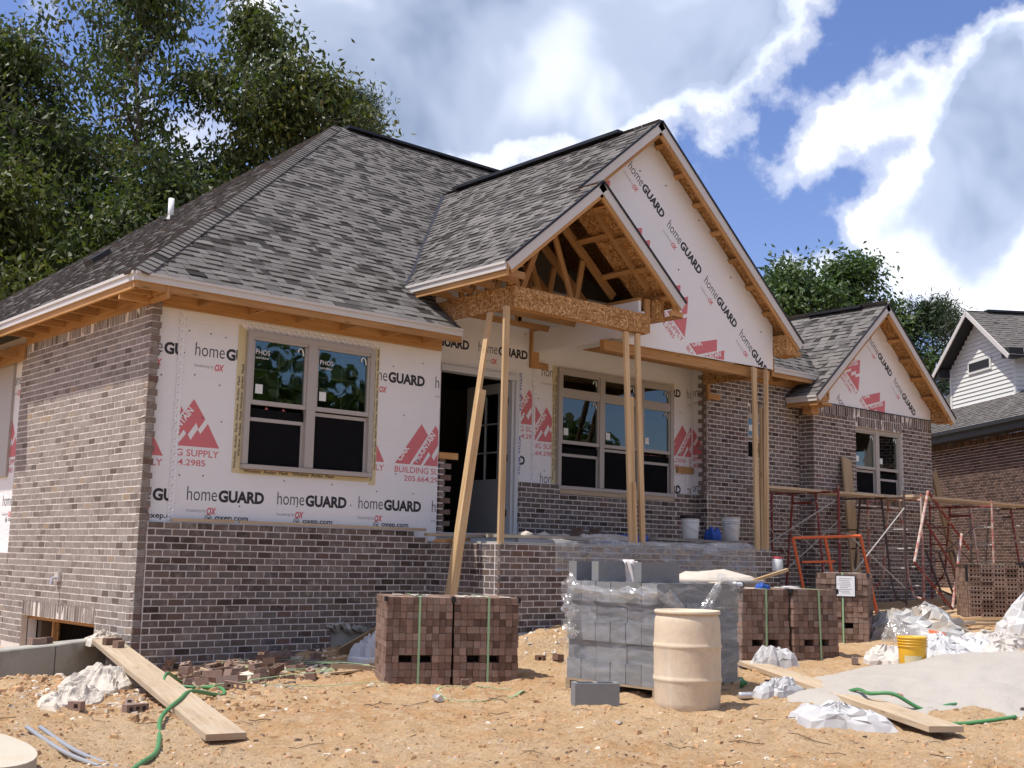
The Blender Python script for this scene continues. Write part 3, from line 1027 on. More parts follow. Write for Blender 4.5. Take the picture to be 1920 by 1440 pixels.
# toothed brick jamb left of the front door
for n in range(0, 13):
    bricks.box((4.40 + (0.06 if n % 2 else 0.0), 0.16, 0.0 + n * C_ + 0.04), (0.19 if n % 2 else 0.10, 0.09, 0.069), None, 0, random.choice([.02, .1, .6, .3]), 0.004)
    mort.box((4.36, 0.155, n * C_ + 0.0), (0.13, 0.085, 0.014), None, 0)

brick_mesh = MB()
brick_mesh.box((0, 0, 0), (B_ - 0.015, 0.09, 0.0645), None, 0, 0.0, 0.002, skip=(3,))
brick_mesh = brick_mesh.mesh('brick', ['brick'])
wall_obj = mort.build('brick_wall', ['mortar', 'mortar_pale'], house)
BR.sort(key=lambda t: t[0])
for k, (dist, cc, rot, mat) in enumerate(BR):
    if k < 300:
        tw = Matrix.Rotation(random.uniform(-.006, .006), 3, 'Y')
        m4 = (rot @ tw).to_4x4()
        m4.translation = cc - HL
        inst('brick', brick_mesh, wall_obj, m4)
    else:
        bricks.box(cc, (B_ - 0.015, 0.09, 0.0645), rot, mat, None, 0.0014, skip=(3,))
bricks.build('brick', ['brick', 'brick_washed'], wall_obj, kind='stuff')

# --- sheathed walls with housewrap
def wrap_wall(name, O, X, N, L, H, holes, th=0.11, mat='housewrap'):
    b_ = MB()
    O = Vector(O); X = Vector(X); N = Vector(N)
    b_.holed(L, H, th, holes, O - N * th, X, (0, 0, 1), N)
    return b_.build(name, [mat], house)


WIN1 = (1.275, 3.165, 0.67, 2.375)
wrap_wall('wrapped_wall', (0.10, 0.10, -1.3), XF, NF, 4.21, 3.93, [(WIN1[0] - .1, WIN1[1] - .1, WIN1[2] + 1.3, WIN1[3] + 1.3)])
wrap_wall('wrapped_wall', (4.309, 0.213, -0.15), (0, 1, 0), (1, 0, 0), 0.78, 2.9, [])
DOOR = (5.02, 6.45, 0.0, 2.42)
WIN2 = (7.40, 10.20, 0.77, 2.745)
wrap_wall('wrapped_wall', (4.88, 1.0, -0.15), XF, NF, 5.92, 4.15, [(DOOR[0] - 4.88, DOOR[1] - 4.88, 0.12, DOOR[3] + .15), (WIN2[0] - 4.88, WIN2[1] - 4.88, WIN2[2] + .15, WIN2[3] + .15)])
wrap_wall('wrapped_wall', (10.80, 1.0, 0.6), (0, -1, 0), (-1, 0, 0), 0.30, 2.9, [])
wrap_wall('wrapped_wall', (0.10, 9.0, -1.9), (0, -1, 0), (-1, 0, 0), 8.85, 4.6, [(9.0 - 5.9, 9.0 - 4.75, 2.6, 4.25), (9.0 - 3.48, 9.0 - 1.06, 0.0, 0.70)])
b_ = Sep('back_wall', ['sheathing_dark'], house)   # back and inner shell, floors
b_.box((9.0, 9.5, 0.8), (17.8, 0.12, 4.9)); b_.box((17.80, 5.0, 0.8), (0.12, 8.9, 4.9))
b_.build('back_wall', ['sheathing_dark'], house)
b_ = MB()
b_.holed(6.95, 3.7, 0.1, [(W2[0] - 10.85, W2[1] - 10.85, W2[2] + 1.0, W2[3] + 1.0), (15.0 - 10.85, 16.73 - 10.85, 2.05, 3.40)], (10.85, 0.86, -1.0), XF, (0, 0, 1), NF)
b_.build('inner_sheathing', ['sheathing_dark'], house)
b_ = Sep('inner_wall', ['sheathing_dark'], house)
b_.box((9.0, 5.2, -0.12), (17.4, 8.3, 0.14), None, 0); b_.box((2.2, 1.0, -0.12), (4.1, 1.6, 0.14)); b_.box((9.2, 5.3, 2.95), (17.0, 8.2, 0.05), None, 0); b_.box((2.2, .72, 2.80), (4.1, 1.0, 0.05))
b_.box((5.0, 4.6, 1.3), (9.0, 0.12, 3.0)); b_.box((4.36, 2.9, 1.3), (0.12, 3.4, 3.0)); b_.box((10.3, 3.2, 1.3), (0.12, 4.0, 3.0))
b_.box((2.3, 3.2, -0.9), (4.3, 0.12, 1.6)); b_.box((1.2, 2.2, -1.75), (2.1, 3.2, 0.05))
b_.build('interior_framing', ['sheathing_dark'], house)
b_ = MB()  # plywood and studs seen in the basement opening
b_.box((0.30, 3.18, -1.42), (0.02, 0.55, 0.6), None, 0); b_.box((0.22, 2.86, -1.42), (0.05, 0.04, 0.6), None, 1); b_.box((0.13, 2.27, -1.232), (0.06, 2.42, 0.05), None, 1)
b_.build('basement_framing', ['osb', 'pine'], house)

# --- foundation ledge under the bay, porch slab and footing
b_ = MB()
b_.box((3.3, 0.14, -1.5), (1.45, 0.2, 0.62), None, 0)
for k in range(16):
    b_.box((2.62 + k * 0.09, 0.02 + random.uniform(-.02, .02), -1.25 + random.uniform(-.03, .01)), (0.12, 0.09, 0.05), Euler((random.random(), random.random(), random.random())).to_matrix(), 0, None, 0.02)
b_.box((7.0, -1.50, -1.42), (5.9, 0.14, 0.26), None, 0, None, 0.015)
b_.box((7.0, -0.22, -0.19), (5.7, 2.35, 0.12), None, 0)
b_.build('foundation', ['concrete'], house)

# ---------------- roof
ME = 0.778
MG = 0.833
SH = []          # shingle tabs: (distance, full?, verts...)
tabs = MB()


def clip_intervals(poly, s):
    xs = []
    n = len(poly)
    for i in range(n):
        (x0, y0), (x1, y1) = poly[i], poly[(i + 1) % n]
        if (y0 <= s < y1) or (y1 <= s < y0):
            xs.append(x0 + (x1 - x0) * (s - y0) / (y1 - y0))
    xs.sort()
    return [(xs[i], xs[i + 1]) for i in range(0, len(xs) - 1, 2)]


def roof_plane(O, U, S, poly, e=0.143, single=True, deck_th=0.05, deck=True, parent=None, tb=None, sink=None, wmin=.09, wmax=.27):
    """shingled plane: poly in (u, s) around O; S points up the slope. Returns deck polygon"""
    O = Vector(O); U = Vector(U).normalized(); S = Vector(S).normalized()
    N = U.cross(S)
    if N.z < 0:
        N = -N
    tb = tabs if tb is None else tb
    sink = SH if sink is None else sink
    smin = min(p[1] for p in poly); smax = max(p[1] for p in poly)
    rows = int(math.ceil((smax - smin) / e))

    def P(u, s_, h):
        return O + U * u + S * s_ + N * h
    for r_ in range(rows):
        s0 = smin + r_ * e; s1 = s0 + e
        for (a, b_) in clip_intervals(poly, s0 + 0.02):
            top = [iv for iv in clip_intervals(poly, min(s1 - 0.005, smax - 0.004)) if iv[1] > a and iv[0] < b_]
            ta, tbb = (top[0] if top else (a, b_))
            ta = max(ta, a - e * 2); tbb = min(tbb, b_ + e * 2)
            u = a - random.uniform(0, wmax)
            thick = random.random() < 0.5
            while u < b_:
                wd = random.uniform(wmin, wmax)
                l, rr_ = max(u, a), min(u + wd - 0.003, b_)
                if rr_ - l > 0.01:
                    lt = ta if l <= a + 1e-6 else max(l, ta)
                    rt = tbb if rr_ >= b_ - 1e-6 else min(rr_, tbb)
                    if rt < lt:
                        lt = rt = (lt + rt) / 2
                    hgt = 0.023 if thick else 0.010
                    dn = -0.006 if thick else 0.0
                    full = abs(lt - l) < 1e-6 and abs(rt - rr_) < 1e-6
                    rn = min(1, max(0, random.gauss(0.60 if thick else 0.46, 0.14)))
                    if full and single:
                        cpt = P((l + rr_) / 2, s0, 0)
                        sink.append(((cpt - CAM).length / max(0.15, abs(N.dot((CAM - cpt).normalized()))) ** 0.5, P(l, s0 + dn, 0), U, S, N, rr_ - l, e * 1.12 - dn, hgt, rn))
                    else:
                        tab_geo(tb, P(l, s0 + dn, 0), P(rr_, s0 + dn, 0), P(rt, s1 + 0.012, 0), P(lt, s1 + 0.012, 0), N, hgt, rn)
                u += wd
                thick = not thick if random.random() < 0.75 else thick
    return N


def tab_geo(tb, bl, br, tr, tl, N, h, rn):
    a = bl + N * h; b_ = br + N * h
    tb.face([a, b_, tr + N * 0.003, tl + N * 0.003], 0, rn)
    tb.face([bl, br, b_, a], 0, 0.0)  # front edge takes the dark end: shadow line under the tab painted in
    tb.face([bl, a, tl + N * 0.003], 0, rn)
    tb.face([br, tr + N * 0.003, b_], 0, rn)


def slope_poly(xy, ax, org, m_):
    """plan polygon (x,y) -> (u,s) for slope rising along +y (ax='y') or +-x"""
    k = math.sqrt(1 + m_ * m_)
    out = []
    for x, y in xy:
        if ax == 'y':
            out.append((x, (y - org) * k))
        elif ax == 'x':
            out.append((-y, (x - org) * k))
        else:
            out.append((y, (org - x) * k))
    return out


deck = MB()
EO, EZ = -0.41, 2.75
def zf(y): return EZ + ME * (y - EO)
def zl(x): return EZ + ME * (x - EO)
def zgl(x): return 6.353 - MG * abs(7.45 - x)
sN = Vector((0, 1, ME)).normalized(); sE = Vector((1, 0, ME)).normalized()
gE = Vector((1, 0, MG)).normalized(); gW = Vector((-1, 0, MG)).normalized()
AP = (6.345, 6.345)
front_xy = [(EO, EO), (4.25, EO), (4.25, 0.80), (7.45, 4.22), (10.72, 0.72), (10.75, 0.25), (13.66, 0.25), (15.66, 2.39), (16.9, 0.72), (11.2, 6.345), AP]
roof_plane((0, EO, EZ), (1, 0, 0), sN, slope_poly(front_xy, 'y', EO, ME))
left_xy = [(EO, EO), AP, (EO, 13.1)]
roof_plane((EO, 0, EZ), (0, -1, 0), sE, slope_poly(left_xy, 'x', EO, ME))
# big + small gable share the left slope; ridge x=7.45, small ridge x=5.668
gl_xy = [(3.93, -1.70), (5.668, -1.70), (5.668, -1.20), (7.45, -1.20), (7.45, 4.22), (4.25, 0.80), (3.93, 0.45)]
roof_plane((3.93, 0, zgl(3.93)), (0, -1, 0), gE, slope_poly(gl_xy, 'x', 3.93, MG))
gr_xy = [(7.45, -1.20), (11.05, -1.20), (11.05, 0.45), (7.45, 4.22)]
roof_plane((11.05, 0, zgl(11.05)), (0, 1, 0), gW, slope_poly(gr_xy, '-x', 11.05, MG))
SZ = zgl(5.668)
def zs(x): return SZ - MG * (x - 5.668)
sr_xy = [(5.668, -1.70), (7.42, -1.70), (7.42, -0.90), (5.668, -0.90)]
roof_plane((7.42, 0, zs(7.42)), (0, 1, 0), gW, slope_poly(sr_xy, '-x', 7.42, MG))
# bay three gable
B3X, B3Z = 15.66, 4.93
def z3(x): return B3Z - MG * abs(x - B3X)
E3L, E3R = 13.10, 18.22
y3b = (B3Z - EZ) / ME + EO
l3 = [(E3L, -0.07), (B3X, -0.07), (B3X, y3b), (E3L, 0.25 - .35)]
l3 = [(E3L, -0.07), (B3X, -0.07), (B3X, 2.45), (E3L, 0.62)]
roof_plane((E3L, 0, z3(E3L)), (0, -1, 0), gE, slope_poly(l3, 'x', E3L, MG))
r3 = [(B3X, -0.07), (E3R, -0.07), (E3R, 1.0), (B3X, 2.45)]
roof_plane((E3R, 0, z3(E3R)), (0, 1, 0), gW, slope_poly(r3, '-x', E3R, MG))
# back slope (never in view, closes the attic)
bs = MB()
bs.extrude([(6.345, 6.345, 7.98), (11.2, 6.345, 7.98), (17.9, 13.1, 2.73), (EO, 13.1, 2.73)], (0, 0, -0.04))
bs.extrude([(11.2, 6.345, 7.98), (17.9, 0.5, 2.9), (17.9, 13.1, 2.73)], (0, 0, -0.04))
roof_obj = bs.build('roof', ['shingle'], house)


def dk(xy, zfun, th=0.035, lift=-0.004):
    p = [(x, y, zfun(x, y) + lift) for x, y in xy]
    deck.extrude(p, (0, 0, -th))


dk(front_xy, lambda x, y: zf(y)); dk(left_xy, lambda x, y: zl(x)); dk(gl_xy, lambda x, y: zgl(x)); dk(gr_xy, lambda x, y: zgl(x)); dk(sr_xy, lambda x, y: zs(x)); dk(l3, lambda x, y: z3(x)); dk(r3, lambda x, y: z3(x))
deck.build('roof_deck', ['osb'], house)

SH.sort(key=lambda t: t[0])
unit = MB()
tab_geo(unit, Vector((0, 0, 0)), Vector((1, 0, 0)), Vector((1, 1, 0)), Vector((0, 1, 0)), Vector((0, 0, 1)), 1.0, 0.5)
for i_, v_ in enumerate(unit.v):
    if v_[1] > .5:
        unit.v[i_] = (v_[0], v_[1], 0.18)
unit.r = [0.0, 0.0, 0, 0]
unit = unit.mesh('shingle', ['shingle'])
for k, (dd, p, U, S, N, wd, ln, h, rn) in enumerate(SH):
    if k < 300:
        inst('shingle', unit, roof_obj, frame_matrix(U * wd, S * ln, N * h, p - HL))
    else:
        tab_geo(tabs, p, p + U * wd, p + U * wd + S * ln, p + S * ln, N, h, rn)
tabs.build('shingle', ['shingle'], roof_obj, kind='stuff')

# hip caps, ridge vents, valley, pipes
caps = MB()
def caps_along(a, b_, n1, n2, wdt=0.13, step=0.135, mb=None):
    mb = caps if mb is None else mb
    a = Vector(a); b_ = Vector(b_)
    d = (b_ - a)
    L = d.length; d.normalize()
    n1 = Vector(n1).normalized(); n2 = Vector(n2).normalized()
    s1 = n1.cross(d)
    s2 = n2.cross(d)
    up = (n1 + n2).normalized()
    s1 = s1 if s1.z < 0 or abs(s1.z) < 1e-4 else -s1
    s2 = s2 if s2.z < 0 or abs(s2.z) < 1e-4 else -s2
    k = 0
    while k * step < L:
        mb = MB()
        p = a + d * (k * step); q = a + d * min(L, k * step + step * 1.15)
        l1, l2 = 0.028 + random.uniform(0, .006), 0.012
        rn = random.gauss(.62, .25)
        rn = min(1, max(0, rn))
        for sd_, nn in ((s1, n1), (s2, n2)):
            mb.face([p + up * l1, p + sd_ * wdt + nn * l1, q + sd_ * wdt + nn * l2, q + up * l2], 0, rn)
            mb.face([p, p + sd_ * wdt, p + sd_ * wdt + nn * l1, p + up * l1], 0, max(0, rn - .4))
            mb.face([p + sd_ * wdt + nn * l1, p + sd_ * wdt, q + sd_ * wdt, q + sd_ * wdt + nn * l2], 0, max(0, rn - .4))
        mb.build('hip_cap', ['shingle'], house)
        k += 1


nF = Vector((0, -ME, 1)); nL = Vector((-ME, 0, 1))
caps_along((EO, EO, EZ + .01), (6.345, 6.345, 8.013), nL, nF, 0.15)
vent = Sep('ridge_vent', ['plastic_black'], house)
vent.box((9.5, 6.345, 8.04), (5.8, 0.26, 0.05)); vent.box((7.45, 1.7, 6.385), (0.26, 4.2, 0.05)); vent.box((B3X, 1.15, B3Z + .03), (0.26, 1.3, 0.05))
for sgn in (-1, 1):
    pass
vent.build('ridge_vent', ['plastic_black'], house)
vp = MB()
vp.tube([(2.95, 6.12, 5.3), (2.95, 6.12, 5.74)], 0.05, 12)
vp.build('vent_pipe', ['pipe_white'], house, smooth=True)
vp = MB()
vp.lathe([(0.12, 0), (0.07, 0.09)], 12, (2.95, 6.12, 5.34)); vp.build('pipe_boot', ['plastic_black'], house); vp = MB()
rot = Matrix((Vector((0, -1, 0)), sE, Vector((-ME, 0, 1)).normalized())).transposed()
vp.box((1.62, 5.85, zl(1.62) + 0.05), (0.36, 0.36, 0.11), rot, 0)
vp.build('roof_vent', ['plastic_black'], house)
vp = MB()   # valley flashing lines
vp.board((3.95, 0.47, 3.455), (7.43, 4.20, 6.362), 0.06, 0.014, (1, -1, 0))
vp.build('valley_flashing', ['soffit_black'], house)

# ---------------- eaves: fascia, sub-fascia, lookouts, ledger
fas = Sep('fascia', ['fascia_white'], house); sub = Sep('eave_board', ['pine'], house)
def eave(p0, p1, out, wall_off, z_top, n_look, white=0.105, drop=0.17, ledger=True, lk=None):
    """horizontal eave from p0 to p1 (xy), outward normal out; wall at wall_off inwards"""
    p0 = Vector((p0[0], p0[1], 0)); p1 = Vector((p1[0], p1[1], 0)); out = Vector((out[0], out[1], 0))
    zt = Vector((0, 0, z_top))
    inn = -out
    fas.board(p0 + zt + Vector((0, 0, -white / 2 + .004)) + out * 0.005, p1 + zt + Vector((0, 0, -white / 2 + .004)) + out * 0.005, white, 0.022, (0, 0, 1))
    fas.board(p0 + zt + out * 0.022 + Vector((0, 0, -0.012)), p1 + zt + out * 0.022 + Vector((0, 0, -0.012)), 0.035, 0.02, (0, 0, 1))
    sub.board(p0 + zt + Vector((0, 0, -drop / 2 - .012)) + inn * 0.027, p1 + zt + Vector((0, 0, -drop / 2 - .012)) + inn * 0.027, drop, 0.036, (0, 0, 1))
    L = (p1 - p0).length
    d = (p1 - p0).normalized()
    zb = z_top - drop + 0.025
    for i in range(n_look):
        c = p0 + d * (L * (i + 0.5) / n_look)
        sub.board(c + inn * 0.046 + Vector((0, 0, zb)), c + inn * (wall_off - .01) + Vector((0, 0, zb)), 0.085, 0.036, (0, 0, 1))
    if ledger:
        sub.board(p0 + inn * wall_off + Vector((0, 0, z_top - .13)) + d * .02, p1 + inn * wall_off + Vector((0, 0, z_top - .13)), 0.235, 0.038, (0, 0, 1))


eave((EO, EO), (4.27, EO), (0, -1), 0.46, EZ, 7)
eave((EO, 4.05), (EO, EO), (-1, 0), 0.40, EZ, 8)
eave((EO - .32, 12.0), (EO - .32, 4.07), (-1, 0), 0.72, EZ - .20, 12)
b_ = MB(); b_.extrude([(EO, 4.07, EZ), (EO, 12.5, EZ), (EO - .34, 12.5, EZ - .2), (EO - .34, 4.07, EZ - .2)], (0, 0, .025)); b_.build('eave_extension', ['shingle'], house)
eave((3.93, 0.62), (3.93, -1.70), (-1, 0), 0.40, zgl(3.93) + .0, 5, ledger=False)
eave((10.6, 0.25), (13.6, 0.25), (0, -1), 0.39, zf(0.25), 5)
eave((E3L, 0.62), (E3L, -0.07), (-1, 0), 0.42, z3(E3L), 2, ledger=False)
# rakes
def rake(xa, za, xb, zb_, y, wall_y, n_look, side, look=True):
    a = Vector((xa, y, za)); b2 = Vector((xb, y, zb_))
    d = (b2 - a).normalized()
    nn = Vector((0, 1, 0)).cross(d)
    if nn.z > 0:
        nn = -nn
    fas.board(a + nn * 0.062, b2 + nn * 0.062, 0.13, 0.024, nn)
    sub.board(a + nn * 0.10 + Vector((0, .032, 0)), b2 + nn * 0.10 + Vector((0, .032, 0)), 0.16, 0.036, nn)
    L = (b2 - a).length
    if look:
        for i in range(n_look):
            c = a + d * (L * (i + 0.6) / n_look) + nn * 0.095
            sub.board(c + Vector((0, 0.05, 0)), c + Vector((0, wall_y - y - .0, 0)), 0.085, 0.038, d)
    drip.board(a - nn * 0.012 + Vector((0, -.012, 0)), b2 - nn * 0.012 + Vector((0, -.012, 0)), 0.03, 0.03, nn)


drip = Sep('shingle_edge', ['soffit_black'], house)
rake(7.45, 6.353, 11.05, zgl(11.05), -1.20, -0.89, 8, 1)
rake(7.45, 6.353, 5.70, zgl(5.70), -1.20, -0.89, 4, -1)
rake(5.668, SZ, 7.42, zs(7.42), -1.70, -1.30, 4, 1)
rake(5.668, SZ, 3.93, zgl(3.93), -1.70, -1.30, 4, -1)
rake(B3X, B3Z, E3R, z3(E3R), -0.07, 0.33, 6, 1)
rake(B3X, B3Z, E3L, z3(E3L), -0.07, 0.33, 6, -1)
fas.build('fascia', ['fascia_white'], house)
sub.build('eave_framing', ['pine'], house)
drip.build('shingle_edge', ['soffit_black'], house)

# ---------------- porch gable framing
fr = Sep('framing_board', ['pine'], house)
YS = -1.40
o_ = MB(); o_.box((5.62, YS, 3.07), (2.60, 0.045, 0.29)); o_.build('gable_beam', ['osb'], house)
o_ = MB(); o_.box((4.325, -0.18, 3.07), (0.045, 2.38, 0.285)); o_.build('side_beam', ['osb'], house)
o_ = Sep('wrapped_beam', ['housewrap'], house); o_.box((6.86, -0.20, 3.09), (0.10, 2.36, 0.33)); o_.box((6.82, -1.0, 3.32), (0.05, 0.7, 0.20)); o_.build('wrapped_beam', ['housewrap'], house)
for p in ((4.33, 0.965, 2.95, 0.09, 0.06, 0.5), (6.86, 0.965, 2.98, 0.16, 0.06, 0.62), (6.97, 0.965, 2.72, 0.36, 0.05, 0.09)):
    fr.box((p[0], p[1], p[2]), (p[3], p[4], p[5]))
fr.box((5.62, YS + .05, 2.935), (2.56, 0.06, 0.036)); fr.box((5.62, -0.2, 2.90), (0.0001 + .02, 0.02, 0.02))
fr.box((6.94, YS + .02, 3.20), (0.09, 0.045, 0.50)); fr.box((4.285, YS + .02, 3.33), (0.05, 0.045, 0.20))
# rafter pairs and webs, several trusses back into the dark attic
def truss(y, webs=True, th=0.038, w_=0.135):
    top = SZ - .06
    for sgn, xe, ze in ((-1, 4.30, zgl(4.30) - .06), (1, 7.02, zs(7.02) - .06)):
        fr.board((5.668, y, top - .07), (xe, y, ze - .07), w_, th, (0, 0, 1))
    fr.board((4.33, y, 3.25), (6.83, y, 3.25), 0.09, th, (0, 0, 1))
    if webs:
        fr.board((5.668, y, top - .2), (5.1, y, 3.29), 0.085, th, (1, 0, 0)); fr.board((5.668, y, top - .2), (6.2, y, 3.29), 0.085, th, (1, 0, 0))
        fr.board((4.95, y, 4.0), (5.1, y, 3.29), 0.085, th, (1, 0, 0)); fr.board((6.36, y, 4.05), (6.2, y, 3.29), 0.085, th, (1, 0, 0))
fr.board((5.70, -1.33, SZ - .11), (7.02, -1.33, zs(7.02) - .11), 0.14, 0.045, (0, 0, 1)); fr.board((5.64, -1.33, SZ - .11), (4.30, -1.33, zgl(4.30) - .11), 0.14, 0.045, (0, 0, 1))
truss(-0.62); truss(0.0); truss(0.6)
fr.board((5.3, -0.7, 3.3), (6.3, 0.55, 4.2), 0.09, 0.04, (0, 0, 1)); fr.board((6.2, -0.7, 3.3), (5.0, 0.5, 4.0), 0.09, 0.04, (0, 0, 1)); fr.board((4.6, -0.65, 3.3), (5.4, 0.2, 4.3), 0.09, 0.04, (0, 0, 1))
# purlin blocks under the right slope
for t in (0.32, 0.62):
    x = 5.668 + 1.75 * t
    fr.board((x, -1.28, zs(x) - .10), (x, -0.65, zs(x) - .10), 0.085, 0.038, (-1, 0, MG))
fr.board((6.82, -1.35, 3.44), (6.82, -0.65, 3.44), 0.038, 0.09, (0, 0, 1))
# boxed eave returns at the gable feet
def return_box(x0, x1, y0, y1, z0, z1, zt):
    o2.box(((x0 + x1) / 2, (y0 + y1) / 2, (z0 + z1) / 2), (x1 - x0, y1 - y0, z1 - z0))
o2 = Sep('eave_return', ['osb'], house)
o2.box((7.12, -1.30, 3.32), (0.20, 0.34, 0.26)); o2.box((10.76, -1.02, 3.30), (0.26, 0.30, 0.34)); o2.box((17.98, 0.14, 2.90), (0.14, 0.42, 0.32))
o2.box((4.16, -1.52, 3.43), (0.20, 0.26, 0.02)); o2.box((7.30, -1.30, 3.20), (0.22, 0.70, 0.012)); o2.box((10.9, -1.02, 3.14), (0.26, 0.34, 0.012)); o2.box((18.1, 0.13, 2.72), (0.22, 0.36, 0.012))
o2.build('eave_return', ['osb'], house)
fr.box((7.30, -1.63, 3.24), (0.26, 0.04, 0.09)); fr.box((7.24, -1.63, 3.38), (0.04, 0.04, 0.20)); fr.box((10.92, -1.14, 3.18), (0.26, 0.04, 0.09)); fr.box((10.87, -1.14, 3.31), (0.04, 0.04, 0.18))
fr.box((4.12, -1.63, 3.30), (0.36, 0.04, 0.09)); fr.box((18.1, 0.0, 2.74), (0.24, 0.04, 0.09)); fr.box((18.02, 0.0, 2.86), (0.04, 0.04, 0.16))
fr.box((13.42, 0.12, 2.66), (0.32, 0.40, 0.05)); fr.box((13.34, -0.02, 2.76), (0.36, 0.04, 0.1)); fr.box((13.52, -0.03, 2.88), (0.04, 0.04, 0.24)); fr.box((13.40, 0.28, 2.57), (0.24, 0.2, 0.16))
# big gable: header under the wrap, side beam back to bay two, bracket
fr.box((8.60, -0.80, 2.80), (4.0, 0.09, 0.16)); fr.box((8.8, -0.35, 2.885), (3.5, 0.8, 0.012))
fr.box((10.80, 0.66, 2.78), (0.09, 0.07, 0.5)); fr.box((10.93, 0.63, 2.60), (0.34, 0.05, 0.10))
fr.build('porch_framing', ['pine'], house)
o2 = Sep('porch_beam', ['osb'], house); o2.box((10.69, -0.10, 2.95), (0.07, 1.5, 0.30)); o2.box((10.79, -0.2, 2.88), (0.16, 1.2, 0.012)); o2.build('porch_beam', ['osb'], house)

gw = MB()
gpoly = [(7.45, 6.353 - .075), (5.67, SZ - .01), (7.25, zs(7.25) - .01), (7.0, 3.42), (7.0, 2.865), (10.62, 2.90), (10.62, zgl(10.62) - .075)]
gw.extrude([(x, -0.90, z) for x, z in reversed(gpoly)], (0, 0.02, 0))
gw.build('gable_wall', ['housewrap'], house)
gw = MB()
g3 = [(B3X, B3Z - .075), (13.66, z3(13.66) - .075), (13.66, 2.77), (17.91, 2.77), (17.91, z3(17.91) - .075)]
gw.extrude([(x, 0.335, z) for x, z in g3], (0, 0.05, 0))
gw.build('gable_wall', ['housewrap'], house)
# black felt edge over bay-three brick
b_ = MB(); b_.box((15.8, 0.325, 2.77), (4.2, 0.02, 0.012)); b_.build('flashing', ['soffit_black'], house)

# insect screen
m, q, b, o = new_mat('screen')
tr = q.n('ShaderNodeBsdfTransparent')
df = q.n('ShaderNodeBsdfDiffuse')
df.inputs[0].default_value = (0.012, 0.012, 0.013, 1)
ms = q.n('ShaderNodeMixShader')
ms.inputs[0].default_value = 0.9
q.t.links.new(tr.outputs[0], ms.inputs[1]); q.t.links.new(df.outputs[0], ms.inputs[2]); q.t.links.new(ms.outputs[0], o.inputs[0])

# ---------------- windows
def window(x0, x1, z0, z1, y, units, zrail, transom=None, raised=(), fw=0.07, mat='window_frame', stickers=True, grid=True):
    f_ = MB()
    D = 0.09
    f_.box(((x0 + x1) / 2, y + D / 2 - .02, z1 - fw / 2), (x1 - x0, D, fw)); f_.box(((x0 + x1) / 2, y + D / 2 - .03, z0 + fw * .4), (x1 - x0, D + .02, fw * .8))
    f_.box((x0 + fw / 2, y + D / 2 - .02, (z0 + z1) / 2), (fw, D - .004, z1 - z0 - fw * 1.82)); f_.box((x1 - fw / 2, y + D / 2 - .02, (z0 + z1) / 2), (fw, D - .004, z1 - z0 - fw * 1.82))
    for (a, b_), (c, d) in zip(units[:-1], units[1:]):
        f_.box(((b_ + c) / 2, y + D / 2 - .022, (z0 + z1) / 2), (c - b_, D, z1 - z0 - fw * 1.82))
    zt = z1 - fw
    if transom:
        for a, b_ in units:
            f_.box(((a + b_) / 2, y + D / 2 - .018, transom), (b_ - a, D - .01, 0.085))
    fo = f_.build('window', [mat], house)
    for k, (a, b_) in enumerate(units):
        tops = [(zrail, (transom - .043) if transom else zt)]
        if transom:
            tops.append((transom + .043, zt))
        for j, (lo, hi) in enumerate(tops):
            s_ = MB()
            bw = 0.032
            rail = 0.055 if j == 0 else bw
            s_.box(((a + b_) / 2, y + .022, hi - bw / 2), (b_ - a - .004, .05, bw)); s_.box(((a + b_) / 2, y + .020, lo + rail / 2), (b_ - a - .004, .054, rail))
            s_.box((a + bw / 2 + .002, y + .022, (lo + hi) / 2), (bw, .046, hi - lo - bw - rail)); s_.box((b_ - bw / 2 - .002, y + .022, (lo + hi) / 2), (bw, .046, hi - lo - bw - rail))
            s_.build('sash', [mat], fo)
            g_ = MB(); g_.box(((a + b_) / 2, y + .03, (lo + hi) / 2), (b_ - a - .06, .006, hi - lo - .05)); g_.build('pane', ['glass'], fo)
            if grid:
                mu = MB()
                mu.box(((a + b_) / 2, y + .0385, (lo + hi) / 2), (.018, .006, hi - lo - .06))
                if j == 0:
                    zc = (lo + rail + hi) / 2
                    mu.box(((a + b_) / 2, y + .0392, zc), (b_ - a - .06, .006, .018))
                mu.build('muntin', [mat], fo)
            if stickers:
                st = MB()
                if j == 0:
                    st.box((a + .125, y + .0215, lo + .20), (.10, .004, .115), None, 0)
                # curled lock tabs at the upper corner
                hk = []
                cx, cz = b_ - .10, hi - .10
                for t in range(6):
                    an = R(200 - t * 36)
                    hk.append((cx + .035 * math.cos(an), y + .016, cz + .04 * math.sin(an)))
                hk.append((cx + .045, y + .016, cz - .05))
                st.tube(hk, .010, 5)
                st.build('sticker', ['sticker_white'], fo)
        lo, hi = z0 + fw * .8, zrail
        rz = hi - (0.16 if k in raised else 0.02)
        s_ = MB()
        s_.box(((a + b_) / 2, y + .045, rz - .02), (b_ - a - .006, .035, .045))
        s_.box((b_ - .022, y + .044, (lo + rz - .045) / 2), (.04, .03, rz - .045 - lo)); s_.box((a + .012, y + .044, (lo + rz - .045) / 2), (.02, .03, rz - .045 - lo))
        s_.build('lower_sash', [mat], fo)
        g_ = MB(); g_.box(((a + b_) / 2, y + .034, (lo + hi) / 2 - .02), (b_ - a - .02, .003, hi - lo - .05)); g_.build('insect_screen', ['screen'], fo)
    return fo


